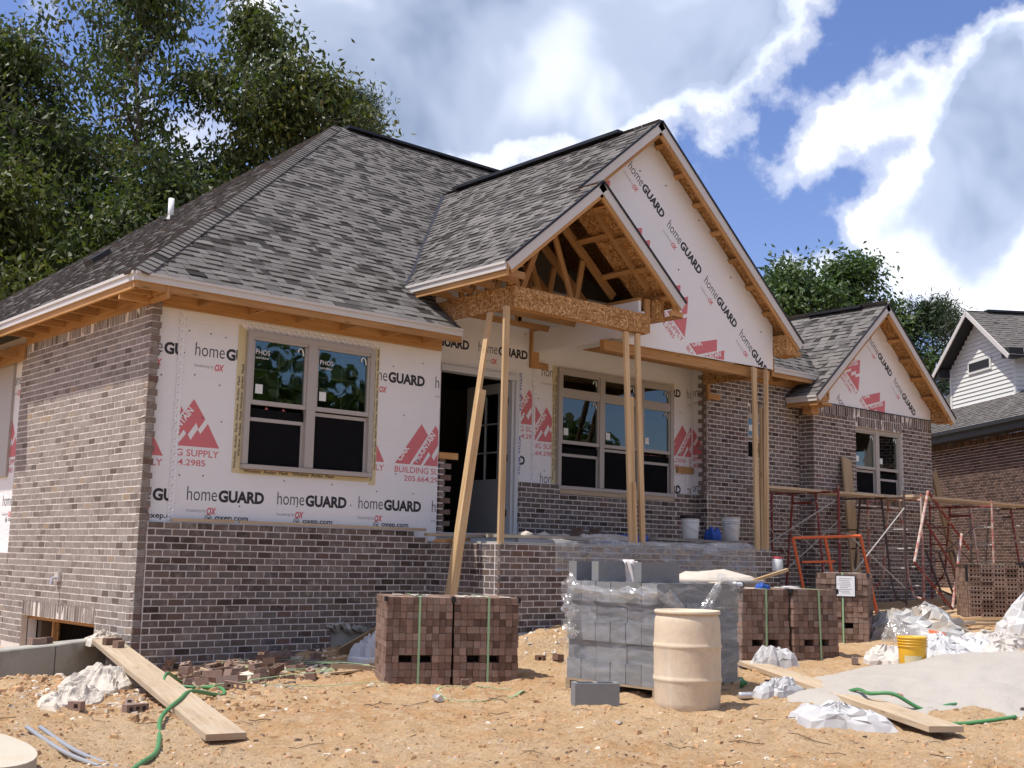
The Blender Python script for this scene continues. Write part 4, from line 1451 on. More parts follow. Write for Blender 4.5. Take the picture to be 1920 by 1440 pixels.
w1 = window(1.275, 3.165, 0.675, 2.375, 0.055, [(1.345, 2.135), (2.265, 3.095)], 1.47, raised=(0,))
w2 = window(7.40, 10.20, 0.775, 2.745, 0.955, [(7.47, 8.345), (8.45, 9.26), (9.42, 10.13)], 1.515, transom=2.345, raised=(0, 2))
w3 = window(15.0, 16.73, 1.05, 2.395, 0.40, [(15.06, 15.80), (15.93, 16.67)], 1.575, raised=(1,), fw=.06)
w4 = window(11.95, 12.55, 1.56, 2.405, 0.71, [(12.0, 12.5)], 1.95, fw=.05)
w5 = MB()
w5.box((0.09, 5.33, 1.53), (0.06, 1.2, 1.7)); w5.build('window', ['window_frame'], house)

# ---------------- print on the wrap
_txt = {}


def text_geo(body, size=1.0, bold=0.0, shear=0.0, space=1.0, xs=1.0):
    key = (body, size, bold, shear, space, xs)
    if key in _txt:
        return _txt[key]
    cu = bpy.data.curves.new('lettering', 'FONT')
    cu.body = body
    cu.size = size
    cu.offset = bold
    cu.shear = shear
    cu.space_character = space
    cu.resolution_u = 3
    cu.fill_mode = 'BOTH'
    ob = bpy.data.objects.new('lettering', cu)
    COL.objects.link(ob)
    dg = bpy.context.evaluated_depsgraph_get()
    me_ = bpy.data.meshes.new_from_object(ob.evaluated_get(dg))
    vs = [(v.co.x * xs, v.co.y) for v in me_.vertices]
    fs = [tuple(p.vertices) for p in me_.polygons]
    bpy.data.objects.remove(ob)
    bpy.data.curves.remove(cu)
    bpy.data.meshes.remove(me_)
    x0 = min(v[0] for v in vs); x1 = max(v[0] for v in vs)
    vs = [(v[0] - x0, v[1]) for v in vs]
    _txt[key] = (vs, fs, x1 - x0)
    return _txt[key]


class Print:
    """flat print in sheet coordinates (x, y)"""
    def __init__(s):
        s.v = []; s.f = []; s.m = []
    def text(s, body, x, y, width, height, mat, bold=0.0, shear=0.0, rot=0.0, lift=0.0):
        vs, fs, w_ = text_geo(body, 1.0, bold, shear)
        kx = width / w_
        ky = height / 0.70
        i = len(s.v)
        c, sn = math.cos(rot), math.sin(rot)
        for vx, vy in vs:
            px, py = vx * kx, vy * ky
            s.v.append((x + px * c - py * sn, y + px * sn + py * c, lift))
        for f_ in fs:
            s.f.append(tuple(i + k for k in f_)); s.m.append(mat)
    def poly(s, pts, mat, lift=0.0):
        i = len(s.v)
        s.v.extend([(p[0], p[1], lift) for p in pts])
        s.f.append(tuple(range(i, i + len(pts)))); s.m.append(mat)


PM = ['print_black', 'print_grey', 'print_red', 'print_pink', 'print_white']
P_home = Print()
P_home.text('home', 0, 0, 0.385, 0.165, 0, -0.006)
P_home.text('GUARD', 0.405, 0, 0.615, 0.130, 0, 0.045)
P_home.text('housewrap by', 0.0, -0.135, 0.25, 0.042, 1, -0.004)
P_home.text('OX', 0.262, -0.155, 0.125, 0.075, 2, 0.04, 0.25)
P_web = Print()
P_web.text('oxep.com', 0.375, 0.0, 0.44, 0.062, 0, 0.02)
ring = [(0.285 + .045 * math.cos(R(t)), 0.02 + .038 * math.sin(R(t))) for t in range(0, 360, 30)]
ring2 = [(0.285 + .036 * math.cos(R(t)), 0.02 + .030 * math.sin(R(t))) for t in range(0, 360, 30)]
for k in range(12):
    P_web.poly([ring[k], ring[(k + 1) % 12], ring2[(k + 1) % 12], ring2[k]], 0)
P_web.text('TM', 0.262, 0.0, 0.045, 0.03, 0, 0.03)
P_mtn = Print()
P_mtn.poly([(0.0, 0.06), (0.43, 0.625), (0.545, 0.475), (0.345, 0.20), (0.245, 0.06)], 3)
P_mtn.poly([(0.29, 0.06), (0.67, 0.625), (0.83, 0.395), (0.745, 0.27), (0.715, 0.345), (0.61, 0.19), (0.56, 0.25), (0.435, 0.06)], 3)
P_mtn.poly([(0.48, 0.06), (0.60, 0.215), (0.655, 0.135), (0.735, 0.265), (0.775, 0.215), (0.865, 0.345), (1.03, 0.06)], 3)
P_mtn.text('OAK', 0.085, 0.085, 0.25, 0.085, 4, 0.03, 0, R(52), 0.0012)
P_mtn.text('MOUNTAIN', 0.375, 0.085, 0.50, 0.078, 4, 0.03, 0, R(53), 0.0012)
P_mtn.text('BUILDING SUPPLY', 0.0, -0.055, 1.03, 0.080, 3, 0.012)
P_mtn.text('205.664.2985', 0.16, -0.165, 0.70, 0.072, 3, 0.012)


def put_print(P, O, X, Y, xy, ang=0.0, clip=None, off=0.0015, parent=None, name='wrap_print', scale=1.0):
    """place a print on the plane O,X,Y at sheet xy rotated by ang; clip is a list of half planes (px,py,nx,ny) in plane coords (keep the side n points to)"""
    O = Vector(O); X = Vector(X).normalized(); Y = Vector(Y).normalized(); N = X.cross(Y)
    c, s_ = math.cos(ang) * scale, math.sin(ang) * scale
    bm_ = bmesh.new()
    vv = [bm_.verts.new((xy[0] + vx * c - vy * s_, xy[1] + vx * s_ + vy * c, vz)) for vx, vy, vz in P.v]
    for f_, mi in zip(P.f, P.m):
        try:
            fc = bm_.faces.new([vv[k] for k in f_])
            fc.material_index = mi
        except ValueError:
            pass
    for (px, py, nx_, ny_) in (clip or []):
        geom = bm_.verts[:] + bm_.edges[:] + bm_.faces[:]
        bmesh.ops.bisect_plane(bm_, geom=geom, plane_co=(px, py, 0), plane_no=(nx_, ny_, 0), clear_inner=True)
    if not bm_.faces:
        bm_.free()
        return None
    par = parent or house
    base = wl(par)
    for v in bm_.verts:
        p = O + X * v.co.x + Y * v.co.y + N * (off + v.co.z) - base
        v.co = p
    me_ = bpy.data.meshes.new(name)
    bm_.to_mesh(me_)
    bm_.free()
    for k in PM:
        me_.materials.append(MATS[k])
    o_ = bpy.data.objects.new(name, me_)
    link(o_, par)
    WL[o_.name] = base.copy()
    return o_


ZP = (0, 0, 1)
def sheet(O, X, Y, x0, z0, cols, rows=(0, 1), ang=0.0, clip=None, web=False, mtn=True, pitch=1.205, rp=1.72, mdx=0.56, mdz=-1.15):
    ca, sa = math.cos(ang), math.sin(ang)
    def at(dx, dy):
        return (x0 + dx * ca - dy * sa, z0 + dx * sa + dy * ca)
    for k in cols:
        for r_ in rows:
            put_print(P_home, O, X, Y, at(k * pitch, -r_ * rp), ang, clip)
            if web and r_ == 1:
                put_print(P_web, O, X, Y, at(k * pitch, -r_ * rp - 0.218), ang, clip)
            if mtn and r_ == 0:
                put_print(P_mtn, O, X, Y, at(k * pitch + mdx, mdz), ang, clip)


# bay wall sheets (seam at x = .40)
BW = (0.0, 0.10, 0.0)
sheet(BW, XF, ZP, 0.61, 1.985, (0, 1, 2, 3), clip=[(0.46, 0, 1, 0), (4.30, 0, -1, 0)], web=True)
put_print(P_mtn, BW, XF, ZP, (-0.04, 0.835), 0, [(0.46, 0, 1, 0)])
put_print(P_home, BW, XF, ZP, (-0.19, 1.965), 0, [(0.41, 0, -1, 0), (0.11, 0, 1, 0)])
put_print(P_home, BW, XF, ZP, (-0.22, 0.25), 0, [(0.41, 0, -1, 0), (0.11, 0, 1, 0)])
put_print(P_web, BW, XF, ZP, (-0.26, 0.045), 0, [(0.41, 0, -1, 0), (0.11, 0, 1, 0)])
put_print(P_mtn, BW, XF, ZP, (-0.75, 0.70), 0, [(0.41, 0, -1, 0), (0.11, 0, 1, 0)])
# entry and window wall
EW = (0.0, 1.0, 0.0)
sheet(EW, XF, ZP, 5.73, 2.80, (0, -1), rows=(0,), clip=[(6.86, 0, -1, 0), (4.9, 0, 1, 0)], mtn=False)
put_print(P_mtn, EW, XF, ZP, (6.13, 1.70), 0, [(6.86, 0, -1, 0), (6.53, 0, 1, 0)])
put_print(P_home, EW, XF, ZP, (5.71, 1.12), 0, [(6.86, 0, -1, 0), (6.53, 0, 1, 0)])
sheet(EW, XF, ZP, 7.06, 2.575, (-1, 0, 2, 3), clip=[(6.93, 0, 1, 0), (10.75, 0, -1, 0)], pitch=1.19, mdx=-0.55, mdz=-1.12)
put_print(P_mtn, (10.80, 0, 0), (0, -1, 0), ZP, (-1.73, 1.50), 0, [(-1.0, 0, 1, 0), (-0.72, 0, -1, 0)])
put_print(P_home, (10.80, 0, 0), (0, -1, 0), ZP, (-1.13, 2.62), 0, [(-1.0, 0, 1, 0), (-0.72, 0, -1, 0)])
put_print(P_home, (10.80, 0, 0), (0, -1, 0), ZP, (-1.13, 0.90), 0, [(-1.0, 0, 1, 0), (-0.72, 0, -1, 0)])
# gables, printed along the rake
GA = R(-39.8)
def gclip(apx, apz, xl, xr, zb, m_):
    n1 = Vector((-m_, -1)).normalized(); n2 = Vector((m_, -1)).normalized()
    return [(apx, apz, n1.x, n1.y), (apx, apz, n2.x, n2.y), (xl, 0, 1, 0), (xr, 0, -1, 0), (0, zb, 0, 1)]
GW1 = (0, -0.90, 0)
c1 = gclip(7.45, 6.353 - .09, 5.7, 10.61, 2.90, MG)
c1s = c1 + [(5.668, SZ + .03, MG / 1.3, 1 / 1.3)]
GP = 1.165
ca, sa = math.cos(GA), math.sin(GA)
for k in (0, 1, 2, 3):
    put_print(P_home, GW1, XF, ZP, (7.02 + k * GP * ca, 5.60 + k * GP * sa), GA, c1s)
    put_print(P_home, GW1, XF, ZP, (7.02 + k * GP * ca + 1.72 * sa, 5.60 + k * GP * sa - 1.72 * ca), GA, c1s)
for k in (-1, 0, 1, 2):
    put_print(P_mtn, GW1, XF, ZP, (6.62 + k * GP * ca, 4.50 + k * GP * sa), GA, c1s)
GW3 = (0, 0.335, 0)
c3 = gclip(B3X, B3Z - .09, 13.68, 17.9, 2.78, MG)
for k in (0, 1):
    put_print(P_home, GW3, XF, ZP, (15.56 + k * GP * ca, 4.20 + k * GP * sa), GA, c3)
    put_print(P_home, GW3, XF, ZP, (15.56 - 0.1 + k * GP * ca + 1.72 * sa, 4.20 + k * GP * sa - 1.72 * ca), GA, c3)
put_print(P_home, GW3, XF, ZP, (15.56 - 2 * GP * ca + 1.72 * sa * .4 - .6, 4.20 - 2 * GP * sa - 1.72 * ca - .35), GA, c3)
for k in (-1, 0, 1):
    put_print(P_mtn, GW3, XF, ZP, (15.20 + k * GP * ca, 2.98 + k * GP * sa), GA, c3)
# left wall strip beyond the brick
LW = (0.10, 0.0, 0.0)
for z_ in (2.0, 0.26):
    put_print(P_home, LW, (0, -1, 0), ZP, (-4.86, z_), 0, [(-4.26, 0, -1, 0)])
put_print(P_mtn, LW, (0, -1, 0), ZP, (-5.42, 0.9), 0, [(-4.26, 0, -1, 0)])
put_print(P_web, LW, (0, -1, 0), ZP, (-4.95, 0.045), 0, [(-4.26, 0, -1, 0)])

# ---------------- tapes round the openings
def twisted_tape(pts, wdt, nrm, name='seam_tape', mat='print_white', n=60):
    """white tape with a puckered edge"""
    t_ = MB()
    a = Vector(pts[0]); b_ = Vector(pts[1]); nrm = Vector(nrm)
    d = (b_ - a); L = d.length; d.normalize(); sd_ = d.cross(nrm)
    n = max(6, int(L / 0.045))
    for k in range(n):
        s0, s1 = k * L / n, (k + 1) * L / n
        for j, (u0, u1) in enumerate(((-.5, -.1), (-.1, .5))):
            h = 0.005 + 0.010 * ((k + j) % 2)
            sk = 0.5 * L / n
            q0 = a + d * (s0 + u0 * sk) + sd_ * wdt * u0 + nrm * 0.004; q1 = a + d * (s0 + u1 * sk) + sd_ * wdt * u1 + nrm * (0.004 + h)
            q2 = a + d * (s1 + u1 * sk) + sd_ * wdt * u1 + nrm * 0.004; q3 = a + d * (s1 + u0 * sk) + sd_ * wdt * u0 + nrm * (0.004 + h)
            t_.face([q0, q1, q2, q3])
    return t_.build(name, [mat], house)


NFv = (0, -1, 0)
twisted_tape([(0.415, 0.10, 0.03), (0.43, 0.10, 2.52)], 0.075, NFv)
twisted_tape([(1.20, 0.10, 2.44), (3.24, 0.10, 2.44)], 0.085, NFv)
twisted_tape([(6.895, 1.0, 0.86), (6.895, 1.0, 2.7)], 0.065, NFv)
twisted_tape([(5.0, 1.0, 2.50), (6.85, 1.0, 2.50)], 0.08, NFv)
twisted_tape([(10.60, 1.0, 0.86), (10.62, 1.0, 1.5)], 0.06, NFv)
P_tape = Print()
P_tape.text('Window  Andex  Flash', 0, 0, 0.62, 0.035, 0, 0.02)


def flash_tape(x0, z0, x1, z1, y, vertical=True):
    t_ = MB()
    t_.box(((x0 + x1) / 2, y - .003, (z0 + z1) / 2), (x1 - x0, 0.004, z1 - z0))
    o_ = t_.build('flashing_tape', ['tape_yellow'], house)
    if vertical:
        z = z0 + .05
        k = 0
        while z < z1 - .62:
            for dx in (0.35, 0.80):
                put_print(P_tape, (0, y - .005, 0), XF, ZP, (x0 + (x1 - x0) * dx + .01, z + (.3 if dx > .5 else 0) * 0.5), R(90), None, 0.001, None, 'tape_print', (x1 - x0) / .12)
            z += 0.64 * (x1 - x0) / .12
    else:
        x = x0 + .05
        while x < x1 - .62:
            put_print(P_tape, (0, y - .005, 0), XF, ZP, (x, z0 + .02), 0, None, 0.001, None, 'tape_print')
            x += 0.68
    return o_


flash_tape(1.165, 0.62, 1.273, 2.43, 0.10)
flash_tape(3.168, 0.58, 3.27, 2.43, 0.10)
flash_tape(1.275, 0.615, 3.166, 0.668, 0.10, False)
flash_tape(7.30, 0.86, 7.398, 2.77, 1.0)
flash_tape(10.203, 0.86, 10.28, 2.80, 1.0)
t_ = MB(); t_.box((6.60, 0.996, 1.55), (0.055, 0.004, 1.45)); t_.build('flashing_tape', ['sticker_white'], house)
Pv = Print(); Pv.text('VYCOR  VYCOR', 0, 0, 0.62, 0.045, 0, 0.03)
for z_ in (0.95, 1.95):
    o_ = put_print(Pv, (0, 0.993, 0), XF, ZP, (6.625, z_), R(90), None, .001, None, 'tape_print')
    o_.data.materials[0] = MATS['print_blue']
# maker's mark on the two bay panes
Pq = Print(); Pq.text('PHOS', 0, 0, 0.20, 0.06, 4, 0.0); Pq.text('window', 0.0, -0.055, 0.19, 0.03, 4, 0.0)
for x_, z_ in ((1.40, 2.10), (2.33, 2.08)):
    put_print(Pq, (0, 0.074, 0), XF, ZP, (x_, z_), 0, None, 0.001, None, 'pane_print')
# dark nail caps
nc = MB()
for x_, z_ in ((0.52, 2.27), (0.8, 2.27), (1.0, 2.25), (0.62, 1.75), (0.95, 1.66), (0.47, 2.0), (0.5, 1.25), (0.75, 1.25), (1.0, 1.22), (0.5, .55), (.8, .56), (1.3, .22), (2.1, .25), (2.9, .3), (3.6, .75), (3.7, 1.55), (3.9, .5), (3.5, 2.2), (4.0, 2.3), (1.9, .56), (2.6, .55), (3.3, .5), (3.8, 2.1), (0.2, 1.7)):
    nc.lathe([(0.010, 0.0), (0.007, 0.004)], 8, (x_, 0, 0))
    for k in range(len(nc.v) - 16, len(nc.v)):
        x, y, z = nc.v[k]
        nc.v[k] = (x, 0.099 - z, z_ + y)
for x_, z_ in ((6.7, 1.9), (7.15, 1.05), (7.0, 2.2), (10.45, 2.3), (10.5, 1.2), (10.4, 1.0)):
    nc.lathe([(0.012, 0.0), (0.008, 0.004)], 8, (x_, 0, 0))
    for k in range(len(nc.v) - 16, len(nc.v)):
        x, y, z = nc.v[k]
        nc.v[k] = (x, 0.999 - z, z_ + y)
for x_, z_ in ((8.7, 5.1), (8.2, 4.2), (9.2, 3.9), (7.9, 5.5), (9.9, 3.3), (8.1, 3.4), (9.5, 4.3), (7.3, 5.6), (10.3, 3.5)):
    nc.lathe([(0.016, 0.0), (0.010, 0.004)], 8, (x_, 0, 0))
    for k in range(len(nc.v) - 16, len(nc.v)):
        x, y, z = nc.v[k]
        nc.v[k] = (x, -0.901 - z, z_ + y)
nc.build('nail_cap', ['print_black'], house, kind='stuff')

# ---------------- front door, swung inwards
d_ = MB()
d_.box((5.74, 0.965, 2.46), (1.56, 0.10, 0.09)); d_.box((6.485, 0.965, 1.20), (0.07, 0.10, 2.42)); d_.box((6.42, 1.03, 1.20), (0.05, 0.16, 2.42)); d_.box((5.74, 0.97, 0.005), (1.48, 0.14, 0.03))
fo = d_.build('door_frame', ['frame_white'], house)
dl = MB()
dx = 6.375
dl.holed(0.92, 2.36, 0.045, [(0.15, 0.77, 0.85, 2.20)], (dx, 1.06, 0.03), (0, 1, 0), (0, 0, 1), (-1, 0, 0))
dl.box((dx - .02, 1.06 + .46, 0.62), (0.06, 0.62, 0.012)); dl.box((dx - .02, 1.06 + .46, 0.36), (0.06, 0.62, 0.012))
for zz in (1.30, 1.75):
    dl.box((dx - .022, 1.06 + .46, zz), (0.05, 0.62, 0.022))
dl.box((dx - .022, 1.06 + .46, 1.52), (0.048, 0.022, 1.35))
do = dl.build('door', ['door_grey'], house)
g_ = MB(); g_.box((dx - .022, 1.52, 1.525), (0.006, 0.62, 1.35)); g_.build('pane', ['glass'], do)
g_ = Sep('hinge', ['black_metal'], do)
for zz in (0.35, 1.2, 2.1):
    g_.box((dx + .018, 1.045, zz), (0.06, 0.03, 0.11))
g_.build('hinge', ['black_metal'], do)
g_ = MB(); g_.lathe([(0.03, 0), (0.03, 0.02), (0.012, 0.025), (0.012, 0.05), (0.03, 0.06), (0.028, 0.08)], 12)
g_.v = [(dx - .045 - z, 1.06 + .86 + x, 1.0 + y) for x, y, z in g_.v]
g_.build('door_knob', ['black_metal'], do)

# timber scraps fixed to the wall, sill boards
b_ = Sep('sill_board', ['plank_weathered'], house); b_.board((0.40, 0.02, 0.025), (1.2, 0.01, 0.035), 0.05, 0.04, (0, 1, 0)); b_.board((1.25, 0.0, 0.03), (4.05, 0.0, 0.02), 0.05, 0.035, (0, 1, 0)); b_.build('sill_board', ['plank_weathered'], house)
b_ = MB(); b_.board((7.42, 0.95, 0.742), (10.24, 0.95, 0.735), 0.08, 0.042, (0, 0, 1)); b_.build('sill_board', ['plank_weathered'], house)
b_ = Sep('scrap_block', ['pine'], house); b_.board((10.33, 0.975, 1.27), (10.76, 0.975, 1.27), 0.11, 0.04, (0, 0, 1)); b_.board((4.32, 0.09, 1.05), (4.62, 0.06, 1.05), 0.09, 0.038, (0, 0, 1)); b_.build('scrap_block', ['pine'], house)
# hose bib on the left wall, blue shade at the corner rafter
b_ = MB(); b_.tube([(0.0, 2.25, -0.68), (-0.09, 2.25, -0.70), (-0.10, 2.25, -0.78)], 0.022, 8); b_.box((-.02, 2.25, -.68), (.04, .14, .12)); b_.build('hose_bib', ['can_metal'], house)

# ------------------------------------------------------------------ prop posts
def post(label, boards, group='temporary timber props under the gables', mat='pine_pale'):
    lo = min((b_[0] for b_ in boards), key=lambda p: p[2])
    t = thing('prop_post', label, 'timber post', lo, 0, group)
    for p0, p1, wd, th, sd_ in boards:
        s_ = MB()
        s_.board(p0, p1, wd, th, sd_)
        s_.build('stud', [mat], t)
    return t


def pp(zfoot, x, y):
    return (x, y, zfoot)


post('pale timber prop leaning left from the porch beam down behind the brick pallets', [((3.52, -1.05, -1.58), (4.325, -0.93, 2.92), 0.089, 0.038, (0, 1, 0)), ((3.56, -1.10, -1.58), (4.16, -1.0, 1.85), 0.10, 0.038, (1, -.2, 0))])
post('upright timber prop on the porch corner under the end of the porch beam', [((4.15, -1.44, -0.155), (4.20, -1.41, 2.92), 0.089, 0.040, (1, 0, 0))])
post('doubled timber prop with a shorter stud nailed on, in front of the middle window', [((6.59, -1.42, -0.12), (6.49, -1.38, 2.91), 0.089, 0.040, (1, 0, 0)), ((6.66, -1.40, -0.12), (6.63, -1.37, 1.98), 0.06, 0.038, (1, 0, 0)), ((6.64, -1.46, -0.12), (6.60, -1.46, 0.75), 0.038, 0.038, (1, 0, 0))])
post('single timber prop under the right end of the porch beam', [((6.82, -1.42, -0.12), (6.72, -1.39, 2.91), 0.089, 0.040, (1, 0, 0))])
post('bundle of three timber props under the right corner of the large gable', [((9.27, -1.57, -1.42), (10.06, -0.93, 2.86), 0.10, 0.04, (1, 0, 0)), ((9.37, -1.56, -1.42), (10.22, -0.95, 2.2), 0.07, 0.04, (1, 0, 0)), ((9.47, -1.57, -1.42), (10.40, -0.92, 2.86), 0.089, 0.05, (1, .3, 0))])

# ------------------------------------------------------------------ porch litter
def board_thing(name, label, cat, p0, p1, wd, th, side, mat, group=None):
    p0 = Vector(p0); p1 = Vector(p1)
    c = (p0 + p1) / 2
    s_ = MB(); s_.board(p0, p1, wd, th, side)
    o_ = s_.build(name, [mat], origin=c)
    return tag(o_, label, cat, group)


PZ = -0.13
board_thing('plank', 'long weathered plank lying along the porch edge behind the first two props', 'plank', (4.25, -1.15, -0.055), (6.2, -1.2, -0.055), 0.24, 0.04, (0, 1, 0), 'plank_grey')
board_thing('plank', 'grey mortar-crusted board on the porch below the door threshold', 'plank', (4.5, -0.6, -0.03), (6.6, -0.75, -0.03), 0.24, 0.038, (0, 1, 0), 'plank_grey')
board_thing('plank', 'short bright orange board poking out over the left porch wall', 'plank', (3.72, -0.75, -0.135), (4.45, -0.35, -0.10), 0.18, 0.036, (1, -1, 0), 'pine')
board_thing('plank', 'pale short board lying across the left porch wall by the door', 'plank', (3.95, -0.15, -0.045), (4.75, -0.35, -0.05), 0.15, 0.04, (0, 1, 0), 'plank_weathered')
board_thing('plank', 'dark dusty plank on the porch below the triple window', 'plank', (7.0, -0.9, -0.10), (9.9, -0.7, -0.10), 0.26, 0.04, (0, 1, 0), 'plank_grey')
board_thing('plank', 'grey plank carrying the buckets at the right end of the porch', 'plank', (7.9, -0.55, 0.0), (10.3, -0.45, -0.02), 0.28, 0.04, (0, 1, 0), 'plank_grey')

# ------------------------------------------------------------------ crumpled sheets and sacks
def crumple(name, label, cat, c, L, W, H, seed, mat, rot=0.0, group=None, power=2.0, ridge=1.0, n=26, m_=9, kind=None, sink=0.03, conform=True, zoff=0.0, rough=0.0, smooth=False):
    """a closed crumpled heap: height field with sharp creases and a torn outline"""
    rs = np.random.RandomState(seed)
    ph = rs.rand(12) * 6.28
    ca, sa = math.cos(rot), math.sin(rot)
    three = len(c) > 2
    cz = c[2] if three else g1(c[0], c[1])
    S = math.sqrt(L * W)
    waves = []
    for k in range(9):
        a_ = rs.rand() * 3.14159
        wl_ = S * (0.16 + 0.62 * rs.rand() ** 1.5)
        waves.append((math.cos(a_) / wl_, math.sin(a_) / wl_, rs.rand(), 0.5 + .5 * wl_ / S))
    AN = np.linspace(0, 2 * np.pi, n, endpoint=False)
    # superellipse outline with nicks
    sq = (np.abs(np.cos(AN)) ** 3.0 + np.abs(np.sin(AN)) ** 3.0) ** (-1 / 3.0)
    prof = sq * (1 + .11 * np.sin(2 * AN + ph[0]) + .10 * np.sin(3 * AN + ph[1]) + .09 * np.sin(5 * AN + ph[2]) + .05 * np.sin(9 * AN + ph[3]) + .035 * np.sin(17 * AN + ph[4]))
    T = np.arange(1, m_ + 1)[:, None] / m_
    r_ = T * prof[None, :]
    X = r_ * np.cos(AN)[None, :] * L / 2; Y = r_ * np.sin(AN)[None, :] * W / 2
    fold = np.zeros_like(X); tw_ = 0.0
    jx = (vnoise(X / S * 4 + seed, Y / S * 4, seed + 3) - .5) * S * .22; jy = (vnoise(X / S * 4 + 9, Y / S * 4 + seed, seed + 5) - .5) * S * .22
    for kx, ky, p0, am in waves:
        u = (X + jx) * kx + (Y + jy) * ky + p0
        tri = np.abs(2 * (u - np.floor(u)) - 1)
        fold += am * tri; tw_ += am
    fold = np.clip((fold / tw_ - .5) * 2.4 + .5, 0, 1.15)
    broad = vnoise(X / S * 2.2 + seed * 1.7, Y / S * 2.2, seed + 7)
    env = 1 - T ** power
    h = H * env * (0.42 + ridge * (0.30 * fold + 0.34 * broad)) + 0.12 * H * fold + 0.010
    if rough:
        h = h + rough * ((vnoise(X * 16, Y * 16, seed) - .5) + .6 * (vnoise(X * 37, Y * 37, seed + 1) - .5)) * (0.3 + env)
    GXX = c[0] + X * ca - Y * sa; GYY = c[1] + X * sa + Y * ca
    base = (gz(GXX, GYY) - cz) if (conform and not three) else 0.0
    if not (smooth or rough):
        jit = rs.uniform(-1, 1, X.shape)
        h = np.maximum(h + jit * H * .10 * (0.3 + env), 0.006)
        X = X + rs.uniform(-1, 1, X.shape) * S * .028; Y = Y + rs.uniform(-1, 1, X.shape) * S * .028
    h[-1, :] = -sink
    Z = base + h + zoff
    PX = X * ca - Y * sa; PY = X * sa + Y * ca
    V = [(0.0, 0.0, float(Z[0].mean()))] + list(zip(PX.ravel().tolist(), PY.ravel().tolist(), Z.ravel().tolist()))
    F = [(0, 1 + j, 1 + (j + 1) % n) for j in range(n)]
    for k in range(m_ - 1):
        for j in range(n):
            a_ = 1 + k * n + j; b_ = 1 + k * n + (j + 1) % n
            if (j + k) % 2:
                F.append((a_, a_ + n, b_ + n)); F.append((a_, b_ + n, b_))
            else:
                F.append((a_, a_ + n, b_)); F.append((b_, a_ + n, b_ + n))
    F.append(tuple(1 + (m_ - 1) * n + j for j in reversed(range(n))))
    me_ = bpy.data.meshes.new(name)
    me_.from_pydata(V, [], F)
    me_.materials.append(MATS[mat])
    if smooth:
        me_.polygons.foreach_set('use_smooth', [True] * len(F))
    me_.update()
    o_ = link(bpy.data.objects.new(name, me_))
    o_.location = (c[0], c[1], cz)
    WL[o_.name] = Vector(o_.location)
    tag(o_, label, cat, group, kind)
    return o_


# draped film over the porch wall: an actual sheet following the wall top and face
def drape(name, label, x0, x1, top_in, zt, drop, mat, seed, y=-1.53, tearing=0.25, parent=None):
    nx_, ny_ = int((x1 - x0) / 0.06), 16
    mb = MB()
    grid = []
    for i in range(nx_ + 1):
        x = x0 + (x1 - x0) * i / nx_
        dl_ = drop * (0.75 + 0.5 * float(vnoise(x * 1.4, 0, seed))) 
        row = []
        for j in range(ny_ + 1):
            t = j / ny_
            s_ = t * (top_in + dl_)
            wob = (float(vnoise(x * 6, t * 5, seed)) - .5) * 0.05 + (float(vnoise(x * 15, t * 9, seed + 1)) - .5) * 0.03
            if s_ < top_in:
                p = (x, y + (top_in - s_), zt + 0.02 + abs(wob) + 0.05 * float(vnoise(x * 3, t * 3, seed + 2)))
            else:
                p = (x + wob * .5, y - 0.012 - abs(wob) * 1.1, zt - (s_ - top_in) + 0.02)
            row.append(p)
        grid.append(row)
    for i in range(nx_):
        for j in range(ny_):
            mb.face([grid[i][j], grid[i + 1][j], grid[i + 1][j + 1], grid[i][j + 1]], 0)
    o_ = mb.build(name, [mat], origin=((x0 + x1) / 2, y, zt), smooth=True)
    return tag(o_, label, 'plastic sheet')


drape('plastic_sheet', 'milky plastic sheet draped over the porch wall above the grey blocks', 5.0, 7.3, 0.35, -0.13, 0.34, 'film_milky', 5)
drape('plastic_sheet', 'clear plastic film hanging over the right half of the porch wall', 7.15, 9.25, 0.25, -0.12, 0.66, 'film_milky', 8)
crumple('plastic_bundle', 'twisted knot of clear plastic film hanging below the black-lidded bucket', 'plastic sheet', (8.15, -1.56, -0.20), 0.30, 0.16, 0.10, 31, 'film_milky')
crumple('tarp_scrap', 'flattened grey paper sack lying on the porch planks', 'sack', (6.45, -1.05, -0.03), 0.9, 0.34, 0.05, 33, 'sack_dusty')
for k, (x, y) in enumerate(((6.1, -.55), (6.3, -.8), (5.6, -.68), (5.2, -.7), (4.9, -1.1))):
    crumple('mortar_lump', 'pale dried mortar crumbs scattered along the porch planks', 'mortar lump', (x, y, -0.03), 0.22, 0.12, 0.05, 40 + k, 'mortar_lump', 0, 'mortar crumbs on the porch', n=16, m_=5)


